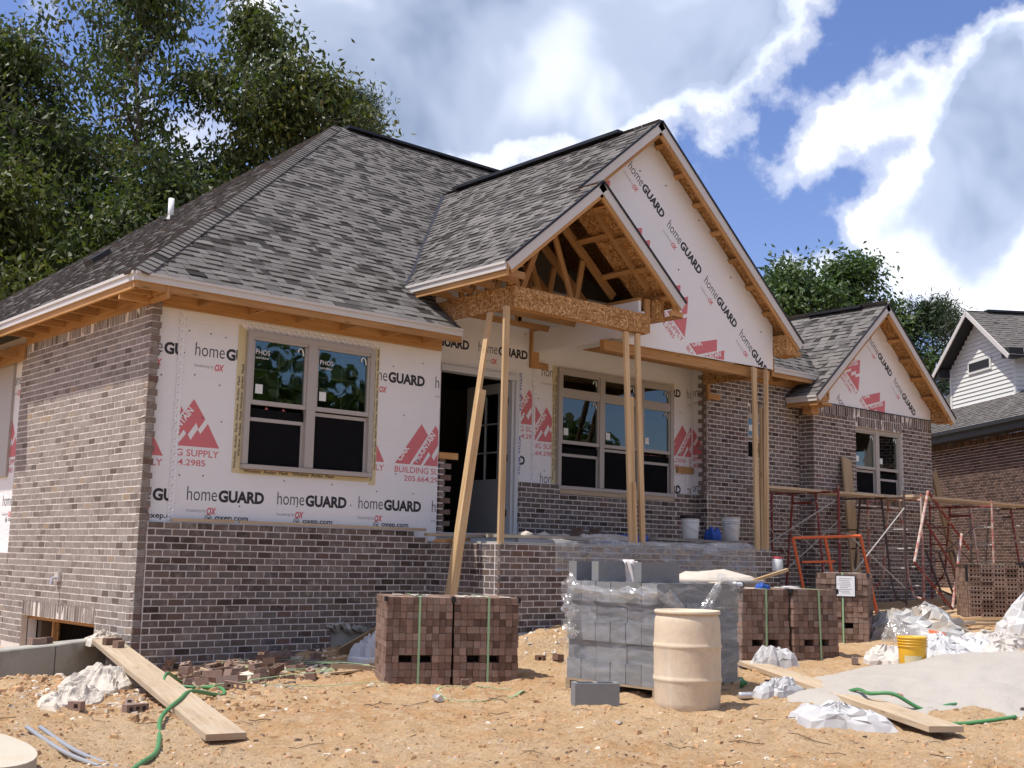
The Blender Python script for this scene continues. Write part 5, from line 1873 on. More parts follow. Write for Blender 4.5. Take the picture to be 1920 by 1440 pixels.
# ------------------------------------------------------------------ buckets
def bucket(label, loc, mat, rb=0.125, rt=0.15, h=0.36, lid=None, ribs=3, handle=True, open_=True, rotz=0.0, wear=None):
    t = thing('bucket', label, 'bucket', loc, rotz)
    s_ = MB()
    prof = [(rb - .006, 0), (rb, 0.008), (rb + (rt - rb) * .68, h * .70)]
    for k in range(ribs):
        z = h * (.73 + .075 * k)
        r_ = rb + (rt - rb) * (z / h)
        prof += [(r_, z), (r_ + .010, z + .003), (r_ + .010, z + .010), (r_ + .001, z + .014)]
    prof += [(rt, h - .012), (rt + .006, h - .01), (rt + .006, h), (rt - .004, h)]
    if open_ and not lid:
        prof += [(rt - .006, h - .02), (rb - .002, 0.02)]
    s_.lathe(prof, 32, (0, 0, 0))
    s_.build('shell', [mat], t, smooth=True, local=True)
    if lid:
        l_ = MB(); l_.lathe([(rt + .012, h - .035), (rt + .014, h + .004), (rt + .006, h + .012), (rt - .02, h + .004)], 32)
        for k in range(32):
            an = 2 * math.pi * k / 32
            l_.box(((rt + .012) * math.cos(an), (rt + .012) * math.sin(an), h - .02), (.012, .008, .045), Matrix.Rotation(an, 3, 'Z'))
        l_.build('lid', [lid], t, local=True)
    if handle:
        hp = []
        for k in range(13):
            an = R(k * 15)
            hp.append(((rt + .012) * math.cos(an), -(rt + .012) * math.sin(an) * .75 - .03 * math.sin(an), h * .80 - .16 * math.sin(an)))
        h_ = MB(); h_.tube(hp, .004, 6); h_.build('handle', ['can_metal'], t, local=True)
    return t


bk = bucket('yellow ribbed plastic bucket standing among the white sacks', (6.33, -5.85, g1(6.33, -5.85) - .012), 'plastic_yellow', 0.135, 0.155, 0.40, ribs=4, handle=False, rotz=-.6)
lb = MB()
for k in range(7):
    an0 = R(-150 + k * 11); an1 = R(-150 + (k + 1) * 11)
    r0, r1 = 0.1385, 0.1455
    lb.face([(r0 * math.cos(an0), r0 * math.sin(an0), .06), (r0 * math.cos(an1), r0 * math.sin(an1), .06), (r1 * math.cos(an1), r1 * math.sin(an1), .20), (r1 * math.cos(an0), r1 * math.sin(an0), .20)])
lb.build('faded_label', ['tape_yellow'], bk, local=True)
bucket('white plastic bucket with a black lid on the porch planks', (8.98, -0.47, 0.018), 'plastic_white', 0.125, 0.148, 0.36, lid='plastic_black', ribs=1)
bucket('scuffed white open bucket on the porch against the brick bay', (10.22, -0.30, 0.01), 'plastic_white', 0.128, 0.158, 0.40, ribs=2)
sm = bucket('small pale grey pail lying beside the yellow bucket', (6.95, -5.55, g1(6.95, -5.55)), 'plastic_white', 0.10, 0.115, 0.24, ribs=1, handle=False)
crumple('blue_bag', 'crushed blue bag between the two white buckets on the porch', 'bag', (9.62, -0.42, 0.0), 0.26, 0.22, 0.30, 51, 'plastic_blue', 0, None, 7.0, .45, 28, 12, conform=False, smooth=True)
s_ = MB(); s_.tube([(7.0, -0.35, -.02), (7.85, -0.55, -.02)], 0.07, 10); o_ = s_.build('blue_tube', ['plastic_blue'], origin=(7.4, -.45, -.09)); tag(o_, 'blue roll of material lying on the porch behind the paired props', 'roll')

# ------------------------------------------------------------------ barrel
br = thing('barrel', 'dusty tan plastic drum standing at the front corner of the block pallet', 'barrel', (2.47, -5.93, -1.63), 0.3)
prof = [(0.255, 0.0), (0.278, 0.03), (0.286, 0.09)]
def barrel_r(z):
    return 0.286 + 0.008 * math.sin(math.pi * min(1, max(0, z / 0.86)))
for zc in (0.285, 0.57):
    prof += [(barrel_r(zc - .03), zc - .035), (barrel_r(zc) + .003, zc - .018), (barrel_r(zc) + .0075, zc - .008), (barrel_r(zc) + .0075, zc + .008), (barrel_r(zc) + .002, zc + .018), (barrel_r(zc + .03), zc + .035)]
prof += [(0.289, 0.70), (0.286, 0.78), (0.276, 0.822), (0.268, 0.835), (0.270, 0.842)]
s_ = MB(); s_.lathe(prof, 56)
s_.build('body', ['barrel_plastic'], br, smooth=True, local=True)
s_ = MB(); s_.lathe([(0.270, 0.842), (0.287, 0.843), (0.290, 0.850), (0.290, 0.868), (0.284, 0.874), (0.268, 0.874), (0.262, 0.866), (0.255, 0.845), (0.03, 0.845)], 56, cap_bot=False)
s_.build('rim', ['barrel_plastic'], br, smooth=True, local=True)

# ------------------------------------------------------------------ concrete blocks
def cmu_mesh():
    s_ = MB()
    s_.holed(0.396, 0.193, 0.193, [(0.033, 0.183, 0.033, 0.160), (0.213, 0.363, 0.033, 0.160)], (-.198, -.0965, 0))
    return s_.mesh('concrete_block', ['cmu'])


CMU = cmu_mesh()


def block(label, loc, rotz, tilt=0.0, group=None):
    o_ = bpy.data.objects.new('concrete_block', CMU)
    link(o_)
    o_.location = loc
    o_.rotation_euler = (tilt, 0, rotz)
    return tag(o_, label, 'concrete block', group)


bp = thing('block_pallet', 'pallet of grey concrete blocks wrapped in torn clear film', 'pallet of blocks', (2.72, -5.356, -1.62), 0.0)
# local frame: x along the right-hand face, y along the left-hand face
PA, PB = 1.22, 1.22
pal = MB()
dz = -1.62 - g1(2.72, -5.356)
pa = bpy.data.objects.new('pallet', None); link(pa, bp)
pmb = Sep('stringer', ['pallet_wood'], bp, True); po = pmb.box((PA / 2, 0.03, .055), (PA, .06, .085)); pmb.box((PA / 2, PB / 2, .055), (PA, .06, .085)); pmb.box((PA / 2, PB - .03, .055), (PA, .06, .085))
bpy.data.objects.remove(pa)
for k in range(9):
    b_ = MB(); b_.box((0.05 + k * (PA - .1) / 8, PB / 2, .108), (.1, PB + .01, .02)); b_.build('deck_board', ['pallet_wood'], po, local=True)
for k in range(4):
    b_ = MB(); b_.box((0.06 + k * (PA - .12) / 3, PB / 2, .005), (.1, PB, .018)); b_.build('deck_board', ['pallet_wood'], po, local=True)
for lay in range(5):
    z = 0.119 + lay * 0.1908
    for i in range(3):
        for j in range(6):
            if lay < 4 and 0 < i < 2 and 0 < j < 5:
                continue
            m4 = Matrix.Rotation(random.uniform(-.008, .008), 4, 'Z')
            ox = random.uniform(-.006, .006) + (0.012 if lay % 2 else -.012)
            if lay % 2 == 0:
                m4.translation = (0.01 + 0.2 + i * 0.402 + ox, 0.005 + 0.0985 + j * 0.2005, z)
            else:
                m4 = m4 @ Matrix.Rotation(R(90), 4, 'Z')
                m4.translation = (0.01 + 0.0985 + j * 0.2005 + ox, 0.005 + 0.2 + i * 0.402, z)
            inst('block', CMU, bp, m4)
# film: a loose skin round the stack, torn at the top
fm = MB()
per = [(0, PB), (0, 0), (PA, 0), (PA, PB)]
def per_pt(u):
    u = u % 3.0
    k = int(u); t = u - k
    a, b_ = per[k], per[k + 1]
    nrm_ = [(-1, 0), (0, -1), (1, 0)][k]
    return (a[0] + (b_[0] - a[0]) * t, a[1] + (b_[1] - a[1]) * t), nrm_
grid = []
NU, NV = 96, 30
for i in range(NU + 1):
    u = 2.999 * i / NU
    (x, y), nr = per_pt(u)
    top = 1.10 - 0.10 * float(vnoise(u * 4, 0, 21)) - (0.09 if 0.3 < u < 0.9 else 0)
    row = []
    for j in range(NV + 1):
        t = j / NV
        z = 0.13 + (top - 0.13) * t
        w_ = 0.016 + 0.03 * float(vnoise(u * 9, z * 7, 22)) + (0.05 * float(vnoise(u * 7, z * 5, 23)) if t > .75 else 0)
        row.append((x + nr[0] * w_, y + nr[1] * w_, z + 0.02 * (float(vnoise(u * 14, t * 6, 24)) - .5)))
    grid.append(row)
for i in range(NU):
    for j in range(NV):
        fm.face([grid[i][j], grid[i + 1][j], grid[i + 1][j + 1], grid[i][j + 1]], 0)
fm.build('film_wrap', ['film_clear'], bp, smooth=True, local=True)
# gathered tails of film
def tail(pts, wd, seed):
    mb = MB()
    pts = [Vector(p) for p in pts]
    # resample
    P = []
    for a, b_ in zip(pts[:-1], pts[1:]):
        for k in range(8):
            P.append(a.lerp(b_, k / 8))
    P.append(pts[-1])
    prev = None
    for k, p in enumerate(P):
        t = (P[min(k + 1, len(P) - 1)] - P[max(0, k - 1)]).normalized()
        s_ = t.cross(Vector((-.6, -.75, 0)))
        if s_.length < .01:
            s_ = Vector((0, 0, 1))
        s_.normalize()
        row = []
        for j in range(7):
            u = (j - 3) / 3
            wv_ = (float(vnoise(k * .7, j * 1.3, seed)) - .5) * 0.05
            row.append(p + s_ * (u * wd * (0.5 + .6 * float(vnoise(k * .4, 3, seed)))) + Vector((-.6, -.75, 0)) * (wv_ + .03 * math.cos(u * 2.5)))
        if prev:
            for j in range(6):
                mb.face([prev[j], row[j], row[j + 1], prev[j + 1]], 0)
        prev = row
    return mb.build('film_tail', ['film_milky'], bp, smooth=True, local=True)
tail([(-.05, .02, 1.02), (.28, -.06, .78), (.42, -.07, .70), (.62, -.07, .84), (.85, -.05, 1.07), (1.0, .05, 1.13), (1.12, -.03, 1.04)], 0.055, 3)
tail([(.10, -.03, 1.0), (.30, -.06, .80), (.46, -.08, .74)], 0.05, 4)
tail([(-.05, 1.18, 1.10), (-.06, 1.0, 1.0), (-.06, .6, .97), (-.06, .25, .98), (-.03, -.02, .99)], 0.07, 5)
tail([(-.06, 1.16, .95), (-.09, 1.08, .80), (-.07, 1.05, .72)], 0.09, 6)
tail([(-.06, 1.15, .70), (-.08, 1.08, .60), (-.06, 1.0, .55)], 0.07, 7)

TOPZ = -1.62 + 0.119 + 5 * 0.1908 + .003
block('rear loose block on top of the wrapped pallet, at its left end', (3.03, -4.16, TOPZ + .002), R(-20))
block('middle loose block on top of the wrapped pallet, under the rag', (2.99, -4.53, TOPZ + .002), R(-25))
block('front loose block on top of the wrapped pallet, right of the rag', (3.02, -5.076, TOPZ + .002), R(-25))
block('single grey concrete block on the dirt in front of the pallet', (1.90, -5.36, g1(1.9, -5.36) - .008), R(-33))
# pinkish rag hanging over the block
rg = MB()
g_ = []
for i in range(9):
    row = []
    for j in range(15):
        u = (i - 4) / 4; t = j / 14
        s_ = t * 0.46
        wd = 0.075 + 0.02 * t
        yy = 0.10 - s_ if s_ < .11 else -.015 - .02 * math.sin(i * 1.7 + j * .4)
        zz = 0.20 + .012 * math.cos(i * 2.1) if s_ < .11 else 0.20 - (s_ - .11) - .05 * abs(u) * (t > .8)
        row.append(Vector((u * wd + .04 * t * math.sin(t * 3) + 0.06 * (t - .3), yy - .012 * math.sin(i * 2.4), zz)))
    g_.append(row)
rgm = Matrix.Rotation(R(-25), 4, 'Z')
rgm.translation = (3.07, -4.68, TOPZ + .002)
for i in range(8):
    for j in range(14):
        rg.face([g_[i][j], g_[i + 1][j], g_[i + 1][j + 1], g_[i][j + 1]], 0)
        off_ = Vector((0, .006, .004))
        rg.face([g_[i][j + 1] + off_, g_[i + 1][j + 1] + off_, g_[i + 1][j] + off_, g_[i][j] + off_], 0)
rgme = rg.mesh('rag', ['rag'], None, True)
ro = link(bpy.data.objects.new('rag', rgme)); ro.matrix_basis = rgm
tag(ro, 'pinkish white rag hanging over the loose blocks on the pallet', 'rag')

# ------------------------------------------------------------------ strapped brick cubes
BW_, BH_, BL_ = 0.0685, 0.0735, 0.194


def unit_brick(holes_front=False):
    s_ = MB()
    s_.box((0, 0, 0), (BW_ - .0035, BL_, BH_ - .0035), None, 0, 0.0, 0.0)
    return s_


ub = unit_brick().mesh('brick', ['brick_raw'])
s_ = MB()
s_.holed(BL_, 0.0735 - .004, 0.068, [(0.025, 0.06, 0.018, 0.052), (0.08, 0.115, 0.018, 0.052), (0.135, 0.17, 0.018, 0.052)], (-BL_ / 2, -.035, -.034), (1, 0, 0), (0, 0, 1), (0, -1, 0))
cored = s_.mesh('brick', ['brick_raw'])
# a cored brick lying flat, for the loose ones
s_ = MB()
s_.holed(BL_, 0.070, 0.069, [(0.022, 0.058, 0.018, 0.052), (0.079, 0.115, 0.018, 0.052), (0.136, 0.172, 0.018, 0.052)], (-BL_ / 2, -.035, 0))
loose_me = s_.mesh('loose_brick', ['brick_raw'])
s_ = MB()
s_.holed(0.11, 0.070, 0.069, [(0.022, 0.058, 0.018, 0.052)], (-.055, -.035, 0))
half_me = s_.mesh('loose_brick', ['brick_raw'])


def cube_of_bricks(label, loc, rotz, cols=10, rows=12, deep=5, gaps=(2, 3, 5, 6), gap_row=3, tag_paper=False, lean=0.0, strap_col=5.0, pale_top=True, seed=0):
    rs = random.Random(seed)
    t = thing('brick_stack', label, 'brick pallet', loc, rotz, 'strapped brick cubes on the site')
    core = MB()
    W_, D_, H_ = cols * BW_, deep * BL_, rows * BH_
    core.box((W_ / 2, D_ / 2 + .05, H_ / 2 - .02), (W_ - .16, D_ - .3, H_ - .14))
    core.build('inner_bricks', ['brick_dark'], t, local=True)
    extra = MB()
    for r_ in range(rows):
        rx, ry = rs.uniform(-.006, .006), rs.uniform(-.006, .006)
        for c_ in range(cols):
            for d_ in range(deep):
                shown = d_ == 0 or r_ == rows - 1 or c_ in (0, cols - 1) or d_ == deep - 1
                if not shown:
                    continue
                if r_ == gap_row and c_ in gaps and d_ < deep:
                    continue
                p = Vector((BW_ * (c_ + .5) + rx + rs.uniform(-.0015, .0015) + lean * r_ * BH_, BL_ * (d_ + .5) + ry + rs.uniform(-.006, .004) + (.002 * d_), BH_ * (r_ + .5) + rs.uniform(-.001, .001) + 0.02 * 0))
                if d_ == 0 or (r_ == rows - 1 and d_ < 4) or (c_ == 0 and d_ < 4):
                    m4 = Matrix.Rotation(rs.uniform(-.012, .012), 4, 'Z')
                    m4.translation = p
                    inst('brick', ub, t, m4)
                else:
                    extra.box(p, (BW_ - .0035, BL_, BH_ - .0035))
    extra.build('brick', ['brick_raw'], t, kind='stuff', local=True)
    sx = BW_ * strap_col
    lx = lean * H_
    st = MB()
    st.board((sx, -.012, 0.0), (sx + lx, -.012, H_ + .004), 0.022, 0.003, (1, 0, 0)); st.board((sx + lx, -.012, H_ + .005), (sx + lx, D_, H_ + .006), 0.022, 0.003, (1, 0, 0))
    st.build('strap', ['strap_green'], t, local=True)
    st = Sep('corner_guard', ['plastic_black'], t, True)
    st.box((-.006 + lx, .03, H_ - .02), (.03, .09, .05)); st.box((W_ + .004 + lx, .02, H_ - .02), (.03, .07, .06))
    st.build('corner_guard', ['plastic_black'], t, local=True)
    if pale_top:
        tp = MB()
        rs2 = random.Random(seed + 5)
        for k in range(9):
            x = rs2.uniform(0.05, W_ - .12); y = rs2.uniform(0.05, D_ - .2)
            tp.box((x + lx, y, H_ + .006), (rs2.uniform(.04, .12), rs2.uniform(.1, .3), .006), Matrix.Rotation(rs2.uniform(-.2, .2), 3, 'Z'))
        tp.build('mortar_dust', ['mortar_lump'], t, kind='stuff', local=True)
    if tag_paper:
        tp = MB(); tp.box((W_ * .58, -.02, H_ - .17), (.24, .006, .27), None, 0); tp.box((W_ * .58, -.0165, H_ - .17), (.265, .003, .295), None, 1)
        to = tp.build('paper_tag', ['paper_tag', 'plastic_black'], t, local=True)
        ln = MB()
        for k in range(9):
            ln.box((W_ * .58 - .02 * (k % 2), -.0235, H_ - .07 - k * .024), (.17 - .03 * (k % 3), .001, .006))
        ln.build('printed_lines', ['print_grey'], to, kind='stuff', local=True)
    return t


cube_of_bricks('left cube of the nearest pair of strapped brown bricks', (1.49, -2.755, -1.635), R(-28.6), 10, 12, 5, seed=1)
cube_of_bricks('right cube of the nearest pair of strapped brown bricks', (2.11, -3.095, -1.635), R(-28.6), 10, 12, 5, seed=2, gaps=(2, 3, 5, 6), strap_col=5.3)
cube_of_bricks('left cube of the middle brick pair, beside the wrapped blocks', (5.70, -4.02, -1.525), R(-26), 9, 12, 5, seed=3, strap_col=4.6)
cube_of_bricks('right cube of the middle brick pair, darker and slightly leaning', (6.27, -4.36, -1.52), R(-22), 9, 12, 5, seed=4, gaps=(2, 3, 5, 6), strap_col=5.2, lean=-.03)
cube_of_bricks('brick cube with a white paper tag, behind the middle pair', (8.33, -3.25, -1.41), R(-62), 10, 13, 5, seed=5, tag_paper=True, strap_col=5.2)

# cube at the right edge with the cored faces towards us
t = thing('brick_stack', 'brick cube at the right edge with rows of round core holes facing out', 'brick pallet', (13.45, -2.75, -1.24), R(-50), 'strapped brick cubes on the site')
core = MB(); core.box((0.7, 0.5, 0.48), (1.3, 0.8, 0.92)); core.build('inner_bricks', ['brick_dark'], t, local=True)
for r_ in range(13):
    for c_ in range(7):
        m4 = Matrix.Rotation(random.uniform(-.01, .01), 4, 'Z')
        m4.translation = (0.1 + c_ * 0.198, 0.035 + random.uniform(-.005, .005), 0.0735 * (r_ + .5))
        inst('brick', cored, t, m4)
ex = MB()
for c_ in range(7):
    for d_ in range(1, 13):
        ex.box((0.1 + c_ * .198, .035 + d_ * .0735, 0.0735 * 12.5), (.194, .07, .07))
for r_ in range(13):
    for d_ in range(1, 13):
        ex.box((0.1, .035 + d_ * .0735, .0735 * (r_ + .5)), (.194, .07, .07))
ex.build('brick', ['brick_raw'], t, kind='stuff', local=True)
st = Sep('strap', ['strap_green'], t, True)
for x in (0.22, .58, .95):
    st.board((x, -.01, 0), (x, -.01, .96), .025, .003, (1, 0, 0)); st.board((x, -.01, .96), (x, .9, .965), .025, .003, (1, 0, 0))
st.build('strap', ['strap_green'], t, local=True)
st = Sep('corner_guard', ['plastic_black'], t, True); st.box((.02, -.008, .80), (.12, .02, .28)); st.box((0.95, .03, .97), (.3, .2, .05)); st.build('corner_guard', ['plastic_black'], t, local=True)

# small stacks on the porch by the window
for k, (x, y, n_) in enumerate(((7.45, 0.55, 4), (7.62, 0.50, 3), (7.82, 0.52, 4), (8.0, 0.45, 3), (8.22, 0.42, 2))):
    for j in range(n_):
        o_ = bpy.data.objects.new('loose_brick', loose_me)
        link(o_)
        o_.location = (x + random.uniform(-.02, .02), y, -0.128 + j * .0695)
        o_.rotation_euler = (0, 0, R(90) + random.uniform(-.15, .15))
        tag(o_, 'loose brown brick in the low pile on the porch under the triple window', 'brick', 'loose bricks piled on the porch')

# ------------------------------------------------------------------ loose bricks on the dirt
def loose(x, y, rot=None, tilt=(0, 0), half=False, label=None, group='bricks scattered along the house wall', dz=0.0):
    o_ = bpy.data.objects.new('loose_brick', half_me if half else loose_me)
    link(o_)
    rz = random.uniform(0, 6.28) if rot is None else rot
    lift = 0.0
    if abs(tilt[0]) > 1:
        lift = 0.035
    o_.location = (x, y, float(gz(x, y)) - 0.006 + dz + lift)
    o_.rotation_euler = (tilt[0], tilt[1], rz)
    tag(o_, label or 'loose cored brown brick in the rubble along the bay wall', 'brick', group)
    return o_


random.seed(21)
spots = []
for k in range(95):
    t_ = random.random() ** 1.2
    bx = -0.45 + 2.4 * t_ + random.gauss(0, .14)
    by = -1.65 + 1.15 * t_ + random.gauss(0, .46)
    by = min(by, -0.12)
    if any((bx - a) ** 2 + (by - b2) ** 2 < 0.020 for a, b2 in spots):
        continue
    spots.append((bx, by))
    loose(bx, by, None, (random.choice([0, 0, 1.5708, 0.35, -.3]), random.uniform(-.2, .2)), random.random() < .3)
for k in range(24):   # a second layer on the heap
    bx, by = random.choice(spots)
    loose(bx + .05, by + .04, None, (random.choice([0, .3, -.4]), random.uniform(-.25, .25)), random.random() < .3, dz=.068)
loose(-1.66, -3.82, 0.15, (1.5708, 0), label='cored brick lying on its side beside the ramp plank', group=None)
loose(-1.62, -3.66, 1.1, (0, -.5), label='brick propped against another beside the ramp plank', group=None)
loose(-2.0, -3.50, 2.2, (1.5708, 0), True, label='half brick left of the ramp plank near the mortar spill', group=None)
loose(2.05, -3.36, 1.0, (0, 0), True, label='half brick at the foot of the nearest brick cubes', group=None)
loose(4.30, -5.42, 0.9, (1.5708, 0), label='brick by the right corner of the block pallet', group=None)
loose(4.25, -2.42, 0.4, (0, 0.1), label='brick on the spoil between the cubes and the blocks', group='bricks on the spoil by the porch')
loose(4.05, -2.30, 1.9, (1.57, 0), True, label='brick on the spoil between the cubes and the blocks', group='bricks on the spoil by the porch')
loose(2.35, -1.35, 0.4, (0, 0), True, label='half brick alone on the dirt left of the nearest cubes', group=None)
loose(6.45, -5.05, 0.6, (0, 0), label='brick beside the sacks left of the yellow bucket', group=None)
for k in range(14):
    loose(9.3 + random.random() * 1.3, -3.1 - random.random() * .8, None, (random.choice([0, .5, 1.57]), random.uniform(-.3, .3)), label='brown brick in the jumble below the red scaffold', group='bricks below the scaffold')

# ------------------------------------------------------------------ planks on the ground
board_thing('plank', 'long weathered plank ramping from the concrete wall down to the dirt', 'plank', (-0.18, 0.36, -1.325), (-1.60, -5.22, -1.60), 0.285, 0.045, (1, -.25, 0), 'plank_weathered')
board_thing('plank', 'long clean plank lying on the dirt between the drum and the sand', 'plank', (5.45, -4.30, -1.46), (2.96, -8.09, -1.565), 0.285, 0.045, (1, -.65, 0), 'plank_weathered')
b1 = loose(-0.36, -0.32, 0.25, (0, 0), label='pale cored brick resting on the upper part of the ramp plank', group=None); b1.location.z = -1.335; b1.rotation_euler = (0.05, 0, .2)
b1 = loose(-0.40, -0.58, 0.25, (0, 0), True, label='dark half brick resting on the ramp plank', group=None); b1.location.z = -1.348; b1.rotation_euler = (.05, 0, .5)
board_thing('board', 'brown board leaning flat along the foundation of the bay', 'board', (2.45, -0.42, -1.60), (3.7, 0.0, -1.20), 0.02, 0.30, (0, 1, .4), 'plank_tan')
board_thing('board', 'narrow pine board lying below the bay foundation', 'board', (2.35, -0.55, -1.59), (3.75, -0.30, -1.40), 0.10, 0.04, (0, 1, 0), 'pine_pale')
board_thing('foam_board', 'white foam board lying left of the nearest brick cubes', 'foam board', (2.35, -0.95, -1.565), (3.25, -1.05, -1.555), 0.40, 0.05, (0, 1, 0), 'foam_white')
crumple('sack', 'white plastic bag crumpled on the foam board', 'sack', (2.72, -0.75, -1.55), 0.62, 0.36, 0.26, 61, 'sack_white', .2, conform=False)
for k in range(10):
    bx, by = 0.2 + random.random() * 2.4, -1.9 + random.random() * 1.2
    an = random.random() * 3.1
    z = g1(bx, by) + .03
    board_thing('timber_scrap', 'short splintered timber scrap among the loose bricks', 'timber scrap', (bx, by, z), (bx + .45 * math.cos(an), by + .45 * math.sin(an), z + random.uniform(-.01, .04)), 0.05, 0.02, (0, 0, 1) if k % 2 else (math.sin(an), -math.cos(an), 0), 'plank_weathered', 'timber scraps in the rubble')

# ------------------------------------------------------------------ hoses and straps
def hose(name, label, cat, pts, rad, mat, group=None, flat=None):
    P = []
    pts = [Vector((p[0], p[1], (p[2] if len(p) > 2 else g1(p[0], p[1]) + (rad if flat is None else .006)))) for p in pts]
    n = len(pts)
    for i in range(n - 1):
        p0, p1, p2, p3 = pts[max(0, i - 1)], pts[i], pts[i + 1], pts[min(n - 1, i + 2)]
        for k in range(8):
            t = k / 8
            P.append(0.5 * ((2 * p1) + (-p0 + p2) * t + (2 * p0 - 5 * p1 + 4 * p2 - p3) * t * t + (-p0 + 3 * p1 - 3 * p2 + p3) * t ** 3))
    P.append(pts[-1])
    s_ = MB()
    if flat is None:
        s_.tube(P, rad, 8)
    else:
        prev = None
        for k, p in enumerate(P):
            tt = (P[min(k + 1, len(P) - 1)] - P[max(0, k - 1)]).normalized()
            sd_ = tt.cross(Vector((0, 0, 1))).normalized()
            row = [p - sd_ * flat / 2, p + sd_ * flat / 2, p + sd_ * flat / 2 + Vector((0, 0, .005)), p - sd_ * flat / 2 + Vector((0, 0, .005))]
            if prev:
                for j in range(4):
                    s_.face([prev[j], row[j], row[(j + 1) % 4], prev[(j + 1) % 4]], 0, .5)
            prev = row
    o_ = s_.build(name, [mat], origin=pts[0], smooth=flat is None)
    return tag(o_, label, cat, group)


hose('garden_hose', 'green garden hose crossing the ramp plank and curling to the bottom edge', 'hose', [(-2.75, -6.15), (-2.5, -5.85), (-2.25, -5.50), (-1.98, -4.98), (-1.72, -4.45, -1.545), (-1.30, -3.88, -1.50), (-.95, -3.40, -1.50), (-.45, -2.98), (-.36, -2.80), (-.42, -2.55)], 0.017, 'hose_green')
hose('garden_hose', 'short loop of green hose lying on the ramp plank', 'hose', [(-.80, -3.15, -1.50), (-.95, -2.9, -1.48), (-.72, -2.45, -1.44), (-.35, -2.1), (0.1, -1.95)], 0.013, 'hose_green')
hose('packing_strap', 'green plastic strap curving across the dirt before the nearest brick cubes', 'strap', [(1.95, -3.55), (1.52, -3.62), (1.30, -4.02), (1.35, -4.35), (1.72, -4.42), (2.15, -4.12), (2.32, -4.0), (2.15, -3.78), (2.0, -3.60)], .004, 'strap_green', flat=.022)
for k, pts in enumerate(([(-.9, -2.75), (-.3, -2.7), (.15, -2.4), (.35, -2.1), (.9, -1.9), (1.4, -1.95)], [(.1, -2.75), (.55, -3.0), (1.0, -3.25), (1.15, -3.3)], [(.6, -.55), (1.0, -.45), (1.4, -.35), (1.75, -.5), (2.0, -.8)], [(.9, -.9), (1.2, -1.4), (1.55, -1.6), (1.75, -1.35), (1.5, -.9)], [(1.5, -1.0), (1.9, -1.7), (2.05, -2.3), (2.1, -2.7)], [(.5, -1.7), (1.1, -1.5), (1.9, -1.6)])):
    hose('packing_strap', 'strip of cut green packing strap tangled among the scattered bricks', 'strap', [(p[0], p[1], g1(*p) + .02 + .05 * random.random()) for p in pts], .004, 'strap_green', 'cut straps in the rubble', flat=.022)
hose('garden_hose', 'green hose lying over the right-hand plank onto the sand', 'hose', [(4.05, -6.35), (4.02, -6.6, -1.47), (3.9, -6.75, -1.45), (3.72, -6.95, -1.45), (3.78, -7.15, -1.44), (3.92, -7.35), (4.1, -7.5), (4.45, -7.45)], 0.017, 'hose_green')
hose('garden_hose', 'straight piece of green hose lying on the pale sand at lower right', 'hose', [(3.40, -7.72), (3.55, -7.85), (3.72, -8.0), (3.96, -8.15)], 0.016, 'hose_green')
for k, dx in enumerate((0.0, 0.075)):
    hose('conduit_pipe', ('outer' if k == 0 else 'inner') + ' grey conduit pipe lying at the lower left corner', 'pipe', [(-2.68 + dx, -4.40 - dx * .6, g1(-2.68, -4.40) + .03), (-2.70 + dx, -5.2, g1(-2.7, -5.2) + .035), (-2.74 + dx, -6.3, g1(-2.74, -6.3) + .03)], 0.015, 'pipe_grey')

# ------------------------------------------------------------------ can, bottle and small litter
s_ = MB(); s_.lathe([(.026, 0), (.032, .008), (.033, .11), (.027, .121), (.027, .124), (.022, .12)], 20)
o_ = s_.mesh('drink_can', ['can_metal'], None, True); o_ = link(bpy.data.objects.new('drink_can', o_)); o_.location = (0.90, -4.36, g1(.9, -4.36) + .03); o_.rotation_euler = (R(90), 0, R(-15)); tag(o_, 'crushed silver drink can on the open dirt', 'can')
s_ = MB(); s_.lathe([(.03, 0), (.033, .01), (.033, .11), (.027, .121)], 16)
o_ = s_.mesh('drink_can', ['can_metal'], None, True); o_ = link(bpy.data.objects.new('drink_can', o_)); o_.location = (3.28, -5.86, g1(3.28, -5.86) + .03); o_.rotation_euler = (R(90), 0, R(60)); tag(o_, 'silver can lying in the shade right of the drum', 'can')
s_ = MB(); s_.lathe([(.055, 0), (.055, .10), (.02, .13), (.02, .15)], 16); o_ = s_.build('green_bottle', ['hose_green'], origin=(0, 0, 0)); o_.location = (4.02, -5.20, g1(4.02, -5.2) + .05); o_.rotation_euler = (R(90), 0, R(40)); tag(o_, 'dark green container lying at the pallet corner', 'bottle')
t = thing('jar', 'clear jar with a red lid standing on the brick cubes before the bay', 'jar', (8.35, -2.60, -1.41 + 13 * BH_ + .005))
s_ = MB(); s_.lathe([(.07, 0), (.075, .02), (.075, .16), (.065, .18)], 20); s_.build('body', ['sticker_white'], t, smooth=True, local=True)
s_ = MB(); s_.lathe([(.072, .178), (.072, .21)], 20); s_.build('lid', ['print_red'], t, local=True)
t = thing('caulk_tube', 'white and black sealant tube lying on the middle brick cubes', 'tube', (5.85, -3.80, -1.52 + 12 * BH_ + .035), R(20))
s_ = MB(); s_.tube([(0, 0, 0), (.24, 0, 0)], .03, 12); s_.build('body', ['sticker_white'], t, local=True)
s_ = MB(); s_.tube([(.245, 0, 0), (.30, 0, 0), (.33, 0, 0)], [.031, .031, .01], 12); s_.build('cap', ['plastic_black'], t, local=True)
crumple('blue_wrapper', 'small blue and white wrapper on top of the middle brick cubes', 'wrapper', (6.18, -3.95, -1.52 + 12 * BH_), 0.22, 0.14, 0.06, 71, 'plastic_blue', conform=False, n=20, m_=6)
